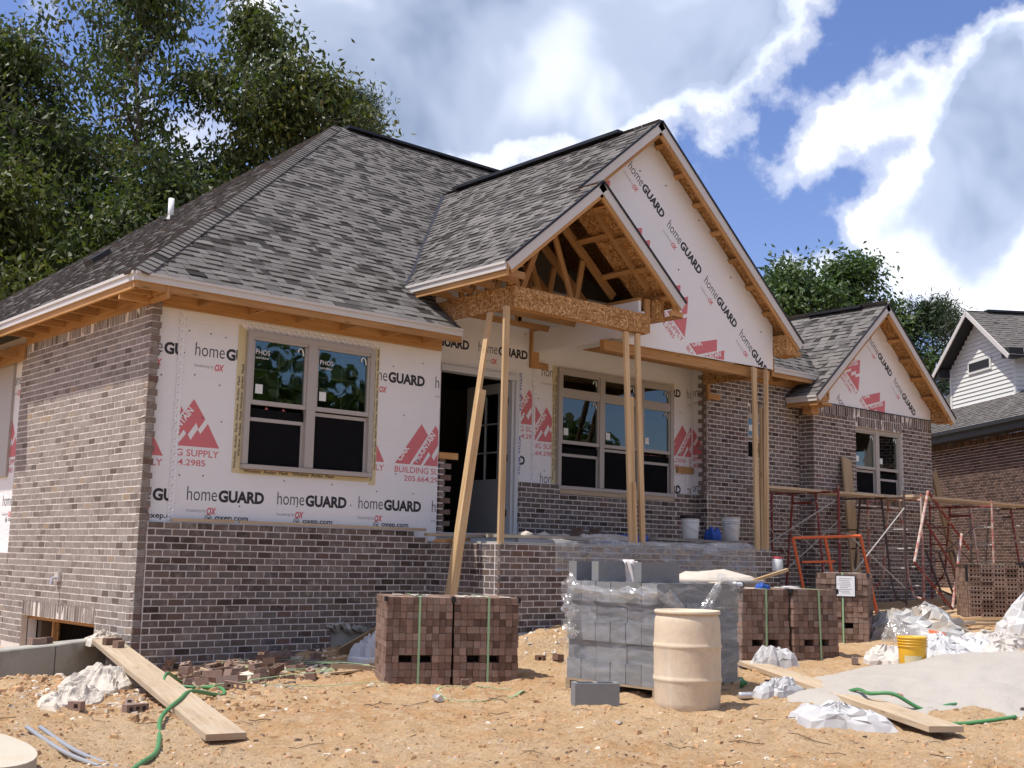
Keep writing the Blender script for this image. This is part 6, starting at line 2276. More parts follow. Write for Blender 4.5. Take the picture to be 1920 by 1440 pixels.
crumple('paper_sheet', 'white paper sheet on top of the right middle brick cube', 'paper', (6.75, -3.95, -1.52 + 12 * BH_), 0.34, 0.2, 0.02, 72, 'sack_white', conform=False, n=20, m_=6)
# mortar tub heaped with mix
t = thing('mortar_tub', 'low tub heaped with mortar mix between the blocks and the brick cubes', 'tub', (6.75, -2.75, -1.43), R(-25))
s_ = MB(); s_.lathe([(.42, 0), (.50, .70), (.56, .87), (.58, .87), (.53, .80)], 28); s_.v = [(x * 1.25, y * .8, z) for x, y, z in s_.v]; s_.build('tub', ['sack_dusty'], t, smooth=True, local=True)
s_ = MB(); s_.lathe([(.52, .84), (.46, .90), (.32, .95), (.12, .985), (.01, .99)], 28); s_.v = [(x * 1.25 + .02 * math.sin(9 * y), y * .8, z + .02 * math.sin(14 * x) * math.cos(11 * y)) for x, y, z in s_.v]; s_.build('mix', ['mortar_lump'], t, local=True)
board_thing('shovel_handle', 'pale wooden shovel handle sticking out of the mortar tub', 'shovel', (6.55, -3.2, -0.66), (7.75, -3.2, -0.42), 0.038, 0.038, (0, 1, 0), 'pine_pale')
board_thing('board', 'white plank lying from the mortar tub onto the brick cubes', 'board', (6.2, -3.15, -0.62), (7.0, -2.9, -0.52), 0.16, 0.025, (0, 1, 0), 'plank_weathered')

# ------------------------------------------------------------------ sacks, sheets, sand
crumple('sack', 'empty white cement sack lying in front of the right-hand plank', 'sack', (2.80, -7.25), 0.80, 0.42, 0.15, 81, 'sack_white', R(-50), None, 3.5)
Pb = Print(); Pb.poly([(0, 0), (.06, 0), (.06, .05), (0, .05)], 2)
for k in range(5):
    Pb.poly([(.08, .05 - k * .025), (.26, .05 - k * .025), (.26, .043 - k * .025), (.08, .043 - k * .025)], 1)
crumple('sack', 'crumpled white sack beside the plank, in front of a brick', 'sack', (3.72, -5.95), 0.50, 0.30, 0.16, 82, 'sack_white', R(-10), None, 3.5)
crumple('sack', 'white sack slumped against the foot of the middle brick cubes', 'sack', (5.50, -4.62), 0.50, 0.28, 0.22, 83, 'sack_white', R(-30), None, 4.0)
BAGS = [(7.0, -5.12, .95, .5, .20), (7.35, -5.75, .75, .45, .18), (7.75, -5.35, .9, .6, .26), (8.2, -5.9, .8, .5, .22), (8.55, -5.35, 1.0, .6, .26), (8.9, -4.75, .8, .5, .22), (9.3, -5.35, .9, .5, .24), (7.45, -6.25, .8, .4, .17), (8.0, -6.5, .7, .4, .18), (9.9, -4.9, .9, .55, .22), (9.6, -5.9, .8, .5, .2), (8.7, -6.3, .7, .4, .17)]
BLAB = ['dusty empty cement sack directly left of the yellow bucket', 'empty white sack just behind the yellow bucket, on its right', 'wide white sack behind the small grey pail', 'dusty flat sack between the pail and the sand pile', 'large crumpled white sack in the middle of the sack heap', 'white sack at the back of the heap, next to the grey sheeted heap', 'dusty sack at the back right of the sack heap', 'small white sack at the foot of the yellow bucket on the sand edge', 'flat white sack lying on the back rim of the sand pile', 'dusty sack before the sheeted piles at the right edge', 'white sack below the sheeted piles, nearest the right edge', 'small white sack at the front right of the sack heap']
for k, (x, y, L_, W_, H_) in enumerate(BAGS):
    crumple('sack', BLAB[k], 'sack', (x, y), L_, W_, H_ * .75, 100 + k, 'sack_white' if k % 3 else 'sack_dusty', random.uniform(-1, 1), 'heap of empty cement sacks', 3.0)
for k, (x, y, L_, W_, H_) in enumerate(((11.9, -4.75, 1.5, .9, .55), (12.6, -4.6, 1.4, .9, .8), (11.2, -5.3, 1.0, .6, .3))):
    crumple('sack_pile', ('large white sheeted pile of sacks at the right edge', 'tallest white sheeted pile at the right edge', 'low white sack at the foot of the sheeted piles')[k], 'sack pile', (x, y), L_, W_, H_, 130 + k, 'sack_white', -.3, None, 3.0, n=34, m_=12)
crumple('tarp_pile', 'grey plastic sheet thrown over a heap below the scaffold', 'tarp', (9.75, -3.85), 1.75, .95, .42, 140, 'sheet_grey', R(-48), None, 2.2, n=40, m_=14)
crumple('plastic_bag', 'translucent grey plastic bag at the foot of the tagged brick cube', 'bag', (8.95, -4.1), .55, .42, .28, 141, 'film_milky', 0, n=30, m_=10)
for k in range(9):
    x, y = 10.4 + random.random() * 2.6, -3.3 + random.random() * 1.2
    an = R(-50 + random.uniform(-25, 25))
    z = g1(x, y) + .05 + .03 * (k % 3)
    board_thing('timber_scrap', 'pale timber offcut in the jumble below the scaffold', 'timber scrap', (x, y, z), (x + 1.1 * math.cos(an), y + 1.1 * math.sin(an), z + random.uniform(-.02, .08)), .09, .035, (math.sin(an), -math.cos(an), 0), ('plank_weathered', 'plank_grey', 'pine_pale')[k % 3], 'offcuts below the scaffold')
s_ = MB()
s_.lathe([(.05, 0), (.065, .03), (.05, .07), (.02, .085)], 9)
s_.v = [(x * 1.2, y, z + .01 * math.sin(20 * x)) for x, y, z in s_.v]
o_ = s_.build('clay_lump', ['terracotta'], origin=(0, 0, 0)); o_.location = (4.05, -7.02, g1(4.05, -7.02) + .05); tag(o_, 'reddish clay lump on the pale sand', 'clay lump')
s_ = MB(); s_.lathe([(.09, 0), (.02, .18), (.012, .2)], 12); o_ = s_.build('red_cone', ['steel_orange'], origin=(0, 0, 0)); o_.location = (9.0, -4.55, g1(9, -4.55) + .09); o_.rotation_euler = (1.4, 0, .5); tag(o_, 'small red funnel lying behind the sacks', 'funnel')

# pale building sand: a low spread pile
sx_ = np.linspace(3.0, 11.0, 150); sy_ = np.linspace(-10.2, -5.2, 110)
SX, SY = np.meshgrid(sx_, sy_)
rr_ = ((SX - 6.6 + (SY + 7.3) * .35) / 2.9) ** 2 + ((SY + 7.35 + (SX - 6.6) * .12) / 1.65) ** 2
rr_ = rr_ * (1 + .35 * (vnoise(SX * 1.6, SY * 1.6, 61) - .5) + .2 * (vnoise(SX * 5, SY * 5, 62) - .5))
hh = 0.30 * np.clip(1 - rr_, -0.4, 1) ** 1.0
hh = np.where(rr_ < 1, 0.27 * (1 - rr_) ** .8, -0.12 * np.minimum(rr_ - 1, 1))
hh = hh + (vnoise(SX * 2.2, SY * 2.2, 63) - .5) * .07 * (rr_ < 1.1) + (vnoise(SX * 7, SY * 7, 64) - .5) * .035 + (vnoise(SX * 17, SY * 17, 65) - .5) * .015
SZ_ = gz(SX, SY, False) + hh
me = bpy.data.meshes.new('sand_pile')
nyy, nxx = SX.shape
vs = np.stack([SX.ravel(), SY.ravel(), SZ_.ravel()], 1)
ii = (np.arange(nyy - 1)[:, None] * nxx + np.arange(nxx - 1)[None, :]).ravel()
keep = (rr_[:-1, :-1].ravel() < 1.5)
ii = ii[keep]
fq = np.stack([ii, ii + 1, ii + nxx + 1, ii + nxx], 1)
me.from_pydata(vs.tolist(), [], fq.tolist())
me.materials.append(MATS['sand'])
me.polygons.foreach_set('use_smooth', [True] * len(fq))
so = link(bpy.data.objects.new('sand_pile', me)); tag(so, 'pale grey building sand spread in a low pile at lower right', 'sand', None, 'stuff')

# mortar spill at left, stones, clods and chips
crumple('mortar_spill', 'white spill of hardened mortar beside the ramp plank', 'mortar heap', (-1.05, -1.85), 1.25, .55, .22, 151, 'mortar_lump', R(50), None, 1.3, n=80, m_=26, rough=.06)
crumple('mortar_spill', 'thin tail of white mortar running towards the lower left', 'mortar heap', (-1.75, -2.85), 1.3, .42, .12, 152, 'mortar_lump', R(52), None, 1.3, n=80, m_=24, rough=.06)
crumple('mortar_lump', 'rough lumps of mortar on the concrete wall at the house corner', 'mortar heap', (-0.18, 0.42, -1.36), .5, .3, .14, 153, 'mortar_lump', .6, None, 1.5, n=30, m_=10, conform=False)


def scatter(name, mat, n, size, region, seed, flat=.6, label=None, cat=None, lift=0.2):
    rs = np.random.RandomState(seed)
    base_v = np.array([(-1, -1, -1), (1, -1, -1), (1, 1, -1), (-1, 1, -1), (-.6, -.6, 1), (.6, -.6, 1), (.6, .6, 1), (-.6, .6, 1)], float)
    base_f = [(0, 1, 5, 4), (1, 2, 6, 5), (2, 3, 7, 6), (3, 0, 4, 7), (4, 5, 6, 7)]
    V = []; F = []; Rn = []
    xs_, ys_ = region(rs, n)
    zz = gz(xs_, ys_)
    for k in range(n):
        s_ = size * math.exp(rs.normal(0, .55))
        an = rs.rand() * 6.28
        v_ = base_v * (1 + rs.uniform(-.35, .35, base_v.shape)) * np.array([s_ * rs.uniform(.7, 1.6), s_, s_ * flat])
        c_, sn_ = math.cos(an), math.sin(an)
        x = v_[:, 0] * c_ - v_[:, 1] * sn_ + xs_[k]; y = v_[:, 0] * sn_ + v_[:, 1] * c_ + ys_[k]
        z = v_[:, 2] + zz[k] + s_ * flat * lift
        o = len(V)
        V.extend(zip(x.tolist(), y.tolist(), z.tolist()))
        F.extend([tuple(o + i for i in f_) for f_ in base_f])
        Rn.extend([rs.rand()] * 5)
    me_ = bpy.data.meshes.new(name)
    me_.from_pydata(V, [], F)
    me_.materials.append(MATS[mat])
    at = me_.attributes.new('rnd', 'FLOAT', 'FACE'); at.data.foreach_set('value', Rn)
    o_ = link(bpy.data.objects.new(name, me_))
    return tag(o_, label, cat, None, 'stuff')


def reg_all(rs, n):
    u = rs.rand(n); d = 4.5 + 9 * u ** 1.3
    an = yaw + rs.uniform(-.45, .47, n)
    return -5.78 + np.sin(an) * d, -12.93 + np.cos(an) * d
def reg_rub(rs, n):
    t_ = rs.rand(n)
    return -.6 + 3.2 * t_ + rs.normal(0, .3, n), np.minimum(-1.7 + 1.2 * t_ + rs.normal(0, .5, n), -.1)
def reg_left(rs, n):
    return rs.normal(-1.5, .8, n), rs.normal(-2.6, .9, n)
def reg_base(rs, n):
    return rs.uniform(4.0, 9.5, n), rs.normal(-2.0, .35, n)
scatter('dirt_clods', 'clod', 9000, 0.0062, reg_all, 3, .6, 'small orange clods of earth strewn over the bare ground', 'clods')
scatter('dirt_clods', 'clod', 700, 0.014, reg_left, 4, .6, 'larger orange clods on the mound at left', 'clods')
scatter('pale_chips', 'chip_pale', 1500, 0.0068, reg_all, 5, .35, 'pale stone chips strewn over the bare ground', 'chips')
scatter('dark_chips', 'chip_dark', 1300, 0.0055, reg_all, 6, .5, 'dark crumbs strewn over the bare ground', 'chips')
scatter('rubble', 'chip_pale', 520, 0.015, reg_rub, 7, .5, 'pale mortar rubble among the scattered bricks', 'rubble')
scatter('rubble', 'chip_dark', 360, 0.016, reg_rub, 8, .5, 'brown brick rubble among the scattered bricks', 'rubble')
scatter('rubble', 'chip_pale', 300, 0.014, reg_base, 9, .5, 'pale rubble along the porch footing', 'rubble')
scatter('rubble', 'chip_pale', 320, 0.013, reg_left, 10, .5, 'white mortar crumbs around the spill at left', 'rubble')
# twigs and roots
tw = MB()
rs = random.Random(5)
for k in range(150):
    d = 4.6 + 8 * rs.random(); an = yaw + rs.uniform(-.44, .46)
    x, y = -5.78 + math.sin(an) * d, -12.93 + math.cos(an) * d
    a2 = rs.uniform(0, 6.28); L_ = rs.uniform(.06, .34)
    pts = []
    for j in range(5):
        t_ = j / 4
        xx = x + math.cos(a2) * L_ * t_ + rs.uniform(-.02, .02); yy = y + math.sin(a2) * L_ * t_ + rs.uniform(-.02, .02)
        pts.append((xx, yy, g1(xx, yy) + .004 + .014 * rs.random()))
    tw.tube(pts, rs.uniform(.0014, .0036), 4, 0, None, False)
o_ = tw.build('twigs', ['twig'], None, 'stuff'); tag(o_, 'dry twigs and roots strewn over the dirt', 'twigs')

# ------------------------------------------------------------------ concrete walls at left
rw = thing('retaining_wall', 'low concrete retaining wall running left from the house corner', 'retaining wall', (-1.6, -.4, -1.9))
s_ = MB()
a = Vector((-0.02, 0.62, 0)); d_ = Vector((-1.20, -.94, 0)).normalized(); nrm = Vector((-d_.y, d_.x, 0))
if nrm.y < 0:
    nrm = -nrm
L_ = 7.0
def rwp(t_, off, z): return a + d_ * t_ + nrm * off + Vector((0, 0, z))
for i in range(28):
    t0, t1 = i * L_ / 28, (i + 1) * L_ / 28
    z0 = -1.345 + .012 * float(vnoise(t0 * 3, 1, 9)); z1 = -1.345 + .012 * float(vnoise(t1 * 3, 1, 9))
    s_.face([rwp(t0, 0, -2.3), rwp(t1, 0, -2.3), rwp(t1, 0, z1 - .012), rwp(t0, 0, z0 - .012)][::-1]); s_.face([rwp(t0, 0, z0 - .012), rwp(t1, 0, z1 - .012), rwp(t1, .014, z1), rwp(t0, .014, z0)][::-1])
    s_.face([rwp(t0, .014, z0), rwp(t1, .014, z1), rwp(t1, .22, z1), rwp(t0, .22, z0)][::-1]); s_.face([rwp(t0, .22, z0), rwp(t1, .22, z1), rwp(t1, .22, -2.3), rwp(t0, .22, -2.3)][::-1])
s_.build('wall', ['concrete'], rw)
s_ = MB()
s_.face([rwp(1.05, -.002, -2.0), rwp(1.065, -.002, -2.0), rwp(1.065, -.002, -1.36), rwp(1.05, -.002, -1.36)][::-1])
s_.build('form_seam', ['seam_dark'], rw)
o_ = loose(-1.02, .05, .4, (0, 0), label='cored brick on the far top of the concrete retaining wall', group=None); o_.location.z = -1.342
o_ = loose(-0.88, .16, .5, (0, 0), True, label='dark half brick on top of the concrete retaining wall', group=None); o_.location.z = -1.342
# kerb-like slab in the corner
s_ = MB()
cx, cy = -3.42, -5.15
arc = [(cx + 0.40 * math.cos(R(t_)) * 1.0, cy + 1.0 * math.sin(R(t_))) for t_ in range(-90, 91, 10)]
poly = [(-4.6, cy - 1.0)] + arc + [(-4.6, cy + 1.0)]
zt = -1.50
n = len(poly)
s_.face([(x, y, zt) for x, y in poly])
for i in range(n):
    j = (i + 1) % n
    s_.face([(poly[i][0], poly[i][1], -1.9), (poly[j][0], poly[j][1], -1.9), (poly[j][0], poly[j][1], zt), (poly[i][0], poly[i][1], zt)])
o_ = s_.build('concrete_kerb', ['concrete_pale'], origin=(cx, cy, -1.6)); tag(o_, 'rounded end of a pale concrete kerb in the lower left corner', 'kerb')

# ------------------------------------------------------------------ scaffold
def tubes(parent, name, segs, r_, mat):
    for a, b_ in segs:
        s_ = MB()
        s_.tube([a, b_], r_, 7)
        s_.build(name, [mat], parent)


def scaffold_frame(label, x, y0, y1, zb0, zb1, zt, mat_a, mat_b, mat_r):
    """walk-through frame standing across the wall: outer legs, splayed inner legs, rungs"""
    t = thing('scaffold', label, 'scaffold', (x, y0, zb0), 0, 'walk-through scaffold frames')
    for nm, segs, mt in (('outer_leg', [((x, y0, zb0), (x, y0, zt))], mat_a), ('outer_leg', [((x, y1, zb1), (x, y1, zt))], mat_b),
                         ('inner_leg', [((x, y0 + .46, zt - .12), (x, y0 + .30, zb0 + .55)), ((x, y0 + .30, zb0 + .55), (x, y0 + .20, zb0 + .25)), ((x, y0 + .20, zb0 + .25), (x, y0, zb0 + .2))], mat_a),
                         ('inner_leg', [((x, y1 - .46, zt - .12), (x, y1 - .30, zb1 + .55)), ((x, y1 - .30, zb1 + .55), (x, y1, zb1 + .2))], mat_b)):
        s_ = MB()
        for a, b_ in segs:
            s_.tube([a, b_], .022, 8)
        s_.build(nm, [mt], t)
    tubes(t, 'header', [((x, y0, zt - .12), (x, y1, zt - .12)), ((x, y0 + .46, zt - .30), (x, y1 - .46, zt - .30))], .021, mat_r)
    for z in (zb0 + .45, zb0 + .80, zb0 + 1.15, zb0 + 1.5):
        k = (z - zb0 - .5) / (zt - zb0 - .6)
        tubes(t, 'rung', [((x, y0, z), (x, y0 + .30 + .16 * max(0, k), z))], .014, 'steel_pale')
        tubes(t, 'rung', [((x, y1, z), (x, y1 - .30 - .16 * max(0, k), z))], .014, mat_r)
    return t


scaffold_frame('left scaffold frame, dark red, at the inner corner of the bays', 11.95, -1.25, 0.14, g1(11.95, -1.25), g1(11.95, .2), 1.02, 'steel_red', 'steel_red', 'steel_red')
scaffold_frame('second scaffold frame, rusty brown, under the right-hand window', 14.05, -1.25, 0.12, g1(14, -1.25), g1(14, .2), 1.02, 'steel_dark', 'steel_dark', 'steel_dark')
scaffold_frame('third scaffold frame, pinkish worn paint, before the right bay', 15.0, -1.05, 0.10, g1(15, -1.1), g1(15, .2), 1.02, 'steel_pink', 'steel_pink', 'steel_pink')
scaffold_frame('fourth scaffold frame, worn red, past the corner of the right bay', 17.45, -1.2, 0.16, g1(17.4, -1.2), g1(17.4, .2), 1.0, 'steel_pink', 'steel_red', 'steel_red')
scaffold_frame('fifth scaffold frame, dark, at the right edge of the picture', 19.6, -1.0, 0.4, g1(19.6, -1.2), g1(19.6, .2), 1.05, 'steel_red', 'steel_dark', 'steel_dark')
def brace(label, pts, mat):
    t = thing('cross_brace', label, 'scaffold brace', pts[0][0], 0, 'cross braces of the scaffold')
    for a, b_ in pts:
        tubes(t, 'rod', [(a, b_)], .012, mat)
brace('pair of thin cross braces between the left and second frames', [((11.97, .10, .62), (14.03, .10, -.55)), ((11.97, .05, -.60), (14.03, .05, .55))], 'steel_pale')
brace('pair of thin cross braces left of the first frame', [((10.95, -.25, -.15), (11.93, -1.2, .75)), ((10.95, -.3, .6), (11.93, -.2, -.2))], 'steel_pale')
brace('pair of thin cross braces between the third and fourth frames', [((15.05, -.95, .70), (17.4, -1.1, -.55)), ((15.05, -.92, -.5), (17.4, -1.05, .62))], 'steel_dark')
brace('pale thin cross brace in front of the second frame', [((12.35, -1.28, -.45), (14.0, -1.28, .70)), ((12.2, -1.24, .2), (14.0, -1.22, -.7))], 'steel_pale')
DZ = 0.915
board_thing('scaffold_plank', 'front deck plank along the scaffold, pale and dusty', 'plank', (10.35, -.80, DZ), (15.3, -.78, DZ + .02), .25, .042, (0, 1, 0), 'plank_weathered')
board_thing('scaffold_plank', 'rear deck plank along the left half of the scaffold', 'plank', (10.6, -.46, DZ), (15.2, -.45, DZ + .02), .25, .042, (0, 1, 0), 'plank_grey')
board_thing('scaffold_plank', 'front deck plank along the right half of the scaffold', 'plank', (14.9, -.83, DZ + .062), (20.6, -.78, DZ + .09), .25, .042, (0, 1, 0), 'plank_weathered')
board_thing('scaffold_plank', 'rear deck plank along the right half of the scaffold', 'plank', (14.8, -.47, DZ + .062), (20.6, -.44, DZ + .09), .25, .042, (0, 1, 0), 'plank_grey')
board_thing('leaning_plank', 'wide tan plank leaning against the right bay beside its window', 'plank', (13.95, -.32, -1.05), (14.55, .27, 1.72), .29, .04, (1, 0, 0), 'plank_tan')
board_thing('leaning_plank', 'wide tan plank slanting across the scaffold past the bay corner', 'plank', (19.3, .55, -.75), (18.35, .55, 1.72), .32, .04, (.9, .2, .4), 'plank_tan')

# loose frames leaning at the scaffold
lf = thing('loose_scaffold', 'bright orange scaffold frame propped in front of the brick cubes', 'scaffold', (10.1, -2.1, -1.3), R(0), 'loose scaffold frames')
q0 = {'a': (9.92, -1.75, 0.06), 'b': (10.95, -2.3, 0.12), 'c': (10.15, -1.9, -1.25), 'd': (11.25, -2.42, -1.28), 'e': (10.42, -2.0, 0.085), 'f': (10.62, -2.15, -1.26), 'g': (10.05, -1.82, -.31), 'h': (10.55, -2.08, -.29)}
for nm, a, b_ in (('top_rail', 'a', 'b'), ('outer_leg', 'a', 'c'), ('outer_leg', 'b', 'd'), ('inner_leg', 'e', 'f'), ('rung', 'g', 'h')):
    tubes(lf, nm, [(q0[a], q0[b_])], .024 if nm != 'rung' else .018, 'steel_orange')
lf = thing('loose_scaffold', 'red scaffold frame tilted on one corner against the deck', 'scaffold', (14.2, -1.6, -1.15), 0, 'loose scaffold frames')
q1 = {'a': (14.55, -1.45, 1.03), 'b': (13.75, -1.60, -.27), 'c': (14.75, -1.75, -1.10), 'd': (15.55, -1.55, .28), 'e': (14.25, -1.5, .55), 'f': (15.2, -1.62, -.45), 'g': (15.9, -1.5, .0)}
for nm, a, b_, mt in (('outer_leg', 'a', 'b', 'steel_pink'), ('header', 'b', 'c', 'steel_red'), ('outer_leg', 'c', 'd', 'steel_pink'), ('top_rail', 'a', 'g', 'steel_red'), ('rung', 'e', 'f', 'steel_red')):
    tubes(lf, nm, [(q1[a], q1[b_])], .026 if nm != 'rung' else .02, mt)
lf = thing('loose_scaffold', 'dark brown scaffold frame lying back behind the tilted red one', 'scaffold', (16.2, -.8, -1.1), 0, 'loose scaffold frames')
for nm, a, b_ in (('outer_leg', (15.75, -.7, -.05), (15.9, -1.0, -1.1)), ('outer_leg', (16.95, -.6, -.02), (17.15, -.9, -1.08)), ('top_rail', (15.75, -.7, -.05), (16.95, -.6, -.02)), ('rung', (15.8, -.8, -.75), (17.1, -.8, -1.02)), ('inner_leg', (16.3, -.65, -.04), (16.4, -.95, -1.08))):
    tubes(lf, nm, [(a, b_)], .023, 'steel_dark')

# ------------------------------------------------------------------ neighbouring house
nb = thing('neighbour_house', 'finished brick house with a white sided dormer at the right edge', 'house', (27.0, 5.3, -1.2), math.atan2(-.83, -.56))
random.seed(5)
nbk = MB()
NB_B = []
save_b = bricks
bricks = nbk
soff = 0.0
brick_wall((0, 0, 1.2), (1, 0, 0), (0, -1, 0), -4.0, 10.0, -14, 38, single=False)
soldier((0, 0, 1.2), (1, 0, 0), (0, -1, 0), -4.0, 10.0, 38 * C_, 0.16)
bricks = save_b
nbw = Sep('side_wall', ['mortar_pale'], nb, True); nw = nbw.box((3.0, 0.06, 1.75), (14.0, 0.10, 5.1)); nbw.box((3.0, 6.0, 1.75), (14, 0.1, 5.1)); nbw.box((-4.0, 3.0, 1.75), (.1, 6, 5.1)); nbw.box((10.0, 3.0, 1.75), (.1, 6, 5.1))
nbk.build('brick', ['brick_dark'], nw, kind='stuff', local=True)
e_ = Sep('gutter', ['soffit_black'], nb, True); e_.box((3.0, -.40, 4.50), (14.8, .05, .22)); e_.box((3.0, -.2, 4.39), (14.8, .42, .03)); e_.box((3.0, -.47, 4.62), (14.8, .11, .10))
e_.build('gutter', ['soffit_black'], nb, local=True)
NT_ = MB()
def shadow_plane(O, U, S, poly):
    roof_plane(O, U, S, poly, 0.143, False, tb=NT_, sink=[])
m2 = .62
S2 = Vector((0, 1, m2)).normalized(); k2 = math.sqrt(1 + m2 * m2)
shadow_plane((0, -.45, 4.62), (1, 0, 0), S2, [(-4.4, 0), (10.4, 0), (10.4, 7 * k2), (-4.4, 7 * k2)])
nr = MB(); nr.extrude([(-4.4, -.45, 4.61), (10.4, -.45, 4.61), (10.4, 6.55, 4.61 + 7 * m2), (-4.4, 6.55, 4.61 + 7 * m2)], (0, 0, -.08)); nr.extrude([(-4.4, 6.55, 4.61 + 7 * m2), (10.4, 6.55, 4.61 + 7 * m2), (10.4, 13, 5), (-4.4, 13, 5)], (0, 0, -.08))
# dormer
dm = MB()
X0, X1, YD = -1.38, 2.32, 1.3
zb = 4.62 + (YD + .45) * m2 - .25
ze, za = 6.95, 8.32
xm = (X0 + X1) / 2
dm.extrude([(X0, YD, zb), (X1, YD, zb), (X1, YD, ze), (xm, YD, za), (X0, YD, ze)], (0, .06, 0)); dm.box((X1 - .03, YD + 1.6, (zb + ze) / 2), (.05, 3.1, ze - zb)); dm.box((X0 + .03, YD + 1.6, (zb + ze) / 2), (.05, 3.1, ze - zb))
do_ = dm.build('dormer', ['siding'], nb, local=True)
sl = []
z = zb
k = 0
while z < za - .1:
    z1 = z + .125
    xa, xb = X0, X1
    zc = (z + z1) / 2
    if z1 > ze:
        f_ = max(0.02, (za - zc) / (za - ze))
        xa, xb = xm - (xm - X0) * f_, xm + (X1 - xm) * f_
    s_ = MB()
    s_.extrude([(xa, YD - .028, z), (xb, YD - .028, z), (xb, YD - .004, z1 + .004), (xa, YD - .004, z1 + .004)], (0, .012, 0)); s_.face([(xa, YD - .028, z), (xb, YD - .028, z), (xb, YD, z), (xa, YD, z)])
    s_.build('siding_board', ['siding'], do_, local=True)
    s_ = MB()
    if z1 <= ze:
        s_.extrude([(X1 + .026, YD, z), (X1 + .026, YD + 3, z), (X1 + .003, YD + 3, z1), (X1 + .003, YD, z1)], (-.01, 0, 0)); s_.build('siding_board', ['siding'], do_, local=True)
    z = z1
s_ = Sep('corner_board', ['siding'], do_, True); s_.box((X0 + .03, YD - .022, (zb + ze) / 2), (.1, .05, ze - zb)); s_.box((X1 - .03, YD - .022, (zb + ze) / 2), (.1, .05, ze - zb)); s_.build('corner_board', ['siding'], do_, local=True)
s_ = MB(); s_.box((.42, YD - .03, 6.82), (1.32, .05, .40), None, 0); s_.box((.42, YD - .05, 6.82), (1.15, .04, .24), None, 1); s_.build('window', ['siding', 'glass_dark' if 'glass_dark' in MATS else 'soffit_black'], do_, local=True)
s_ = MB()
for sg, xe in ((-1, X0 - .42), (1, X1 + .42)):
    zE = za - (za - ze) / (X1 - xm) * abs(xe - xm)
    a_ = Vector((xm, YD - .42, za + .10)); b2_ = Vector((xe, YD - .42, zE + .10))
    s_.extrude([a_, b2_, b2_ + Vector((0, 3.6, 0)), a_ + Vector((0, 3.6, 0))], (0, 0, -.05))
dr = s_.build('dormer_roof', ['soffit_black'], do_, local=True)
md = (za - ze) / (X1 - xm)
Sd = Vector((-1, 0, md)).normalized(); kd = math.sqrt(1 + md * md)
zE = za - md * (X1 + .42 - xm)
shadow_plane((X1 + .42, YD - .44, zE + .105), (0, 1, 0), Sd, [(0, 0), (3.6, 0), (3.6, (X1 + .42 - xm) * kd), (0, (X1 + .42 - xm) * kd)])
Sd = Vector((1, 0, md)).normalized()
shadow_plane((X0 - .42, YD - .44, zE + .105), (0, -1, 0), Sd, [(-3.6, 0), (0, 0), (0, (X1 + .42 - xm) * kd), (-3.6, (X1 + .42 - xm) * kd)])
s_ = Sep('fascia', ['fascia_white'], do_, True)
for xe in (X0 - .42, X1 + .42):
    zE = za - md * abs(xe - xm)
    s_.board((xm, YD - .45, za + .05), (xe, YD - .45, zE + .05), .13, .03, (0, 0, 1))
s_.build('fascia', ['fascia_white'], do_, local=True)
s_ = Sep('soffit_return', ['soffit_black'], do_, True)
for xe, sg in ((X0 - .2, -1), (X1 + .2, 1)):
    s_.box((xe, YD - .2, ze - .12), (.42, .42, .26))
s_.build('soffit_return', ['soffit_black'], do_, local=True)
s_ = MB(); s_.box((xm, YD + 1.2, za + .15), (.24, 2.0, .06)); s_.build('ridge_vent', ['plastic_black'], do_, local=True)
nro = nr.build('roof', ['soffit_black'], nb, local=True)
NT_.build('shingle', ['shingle'], nro, kind='stuff', local=True)

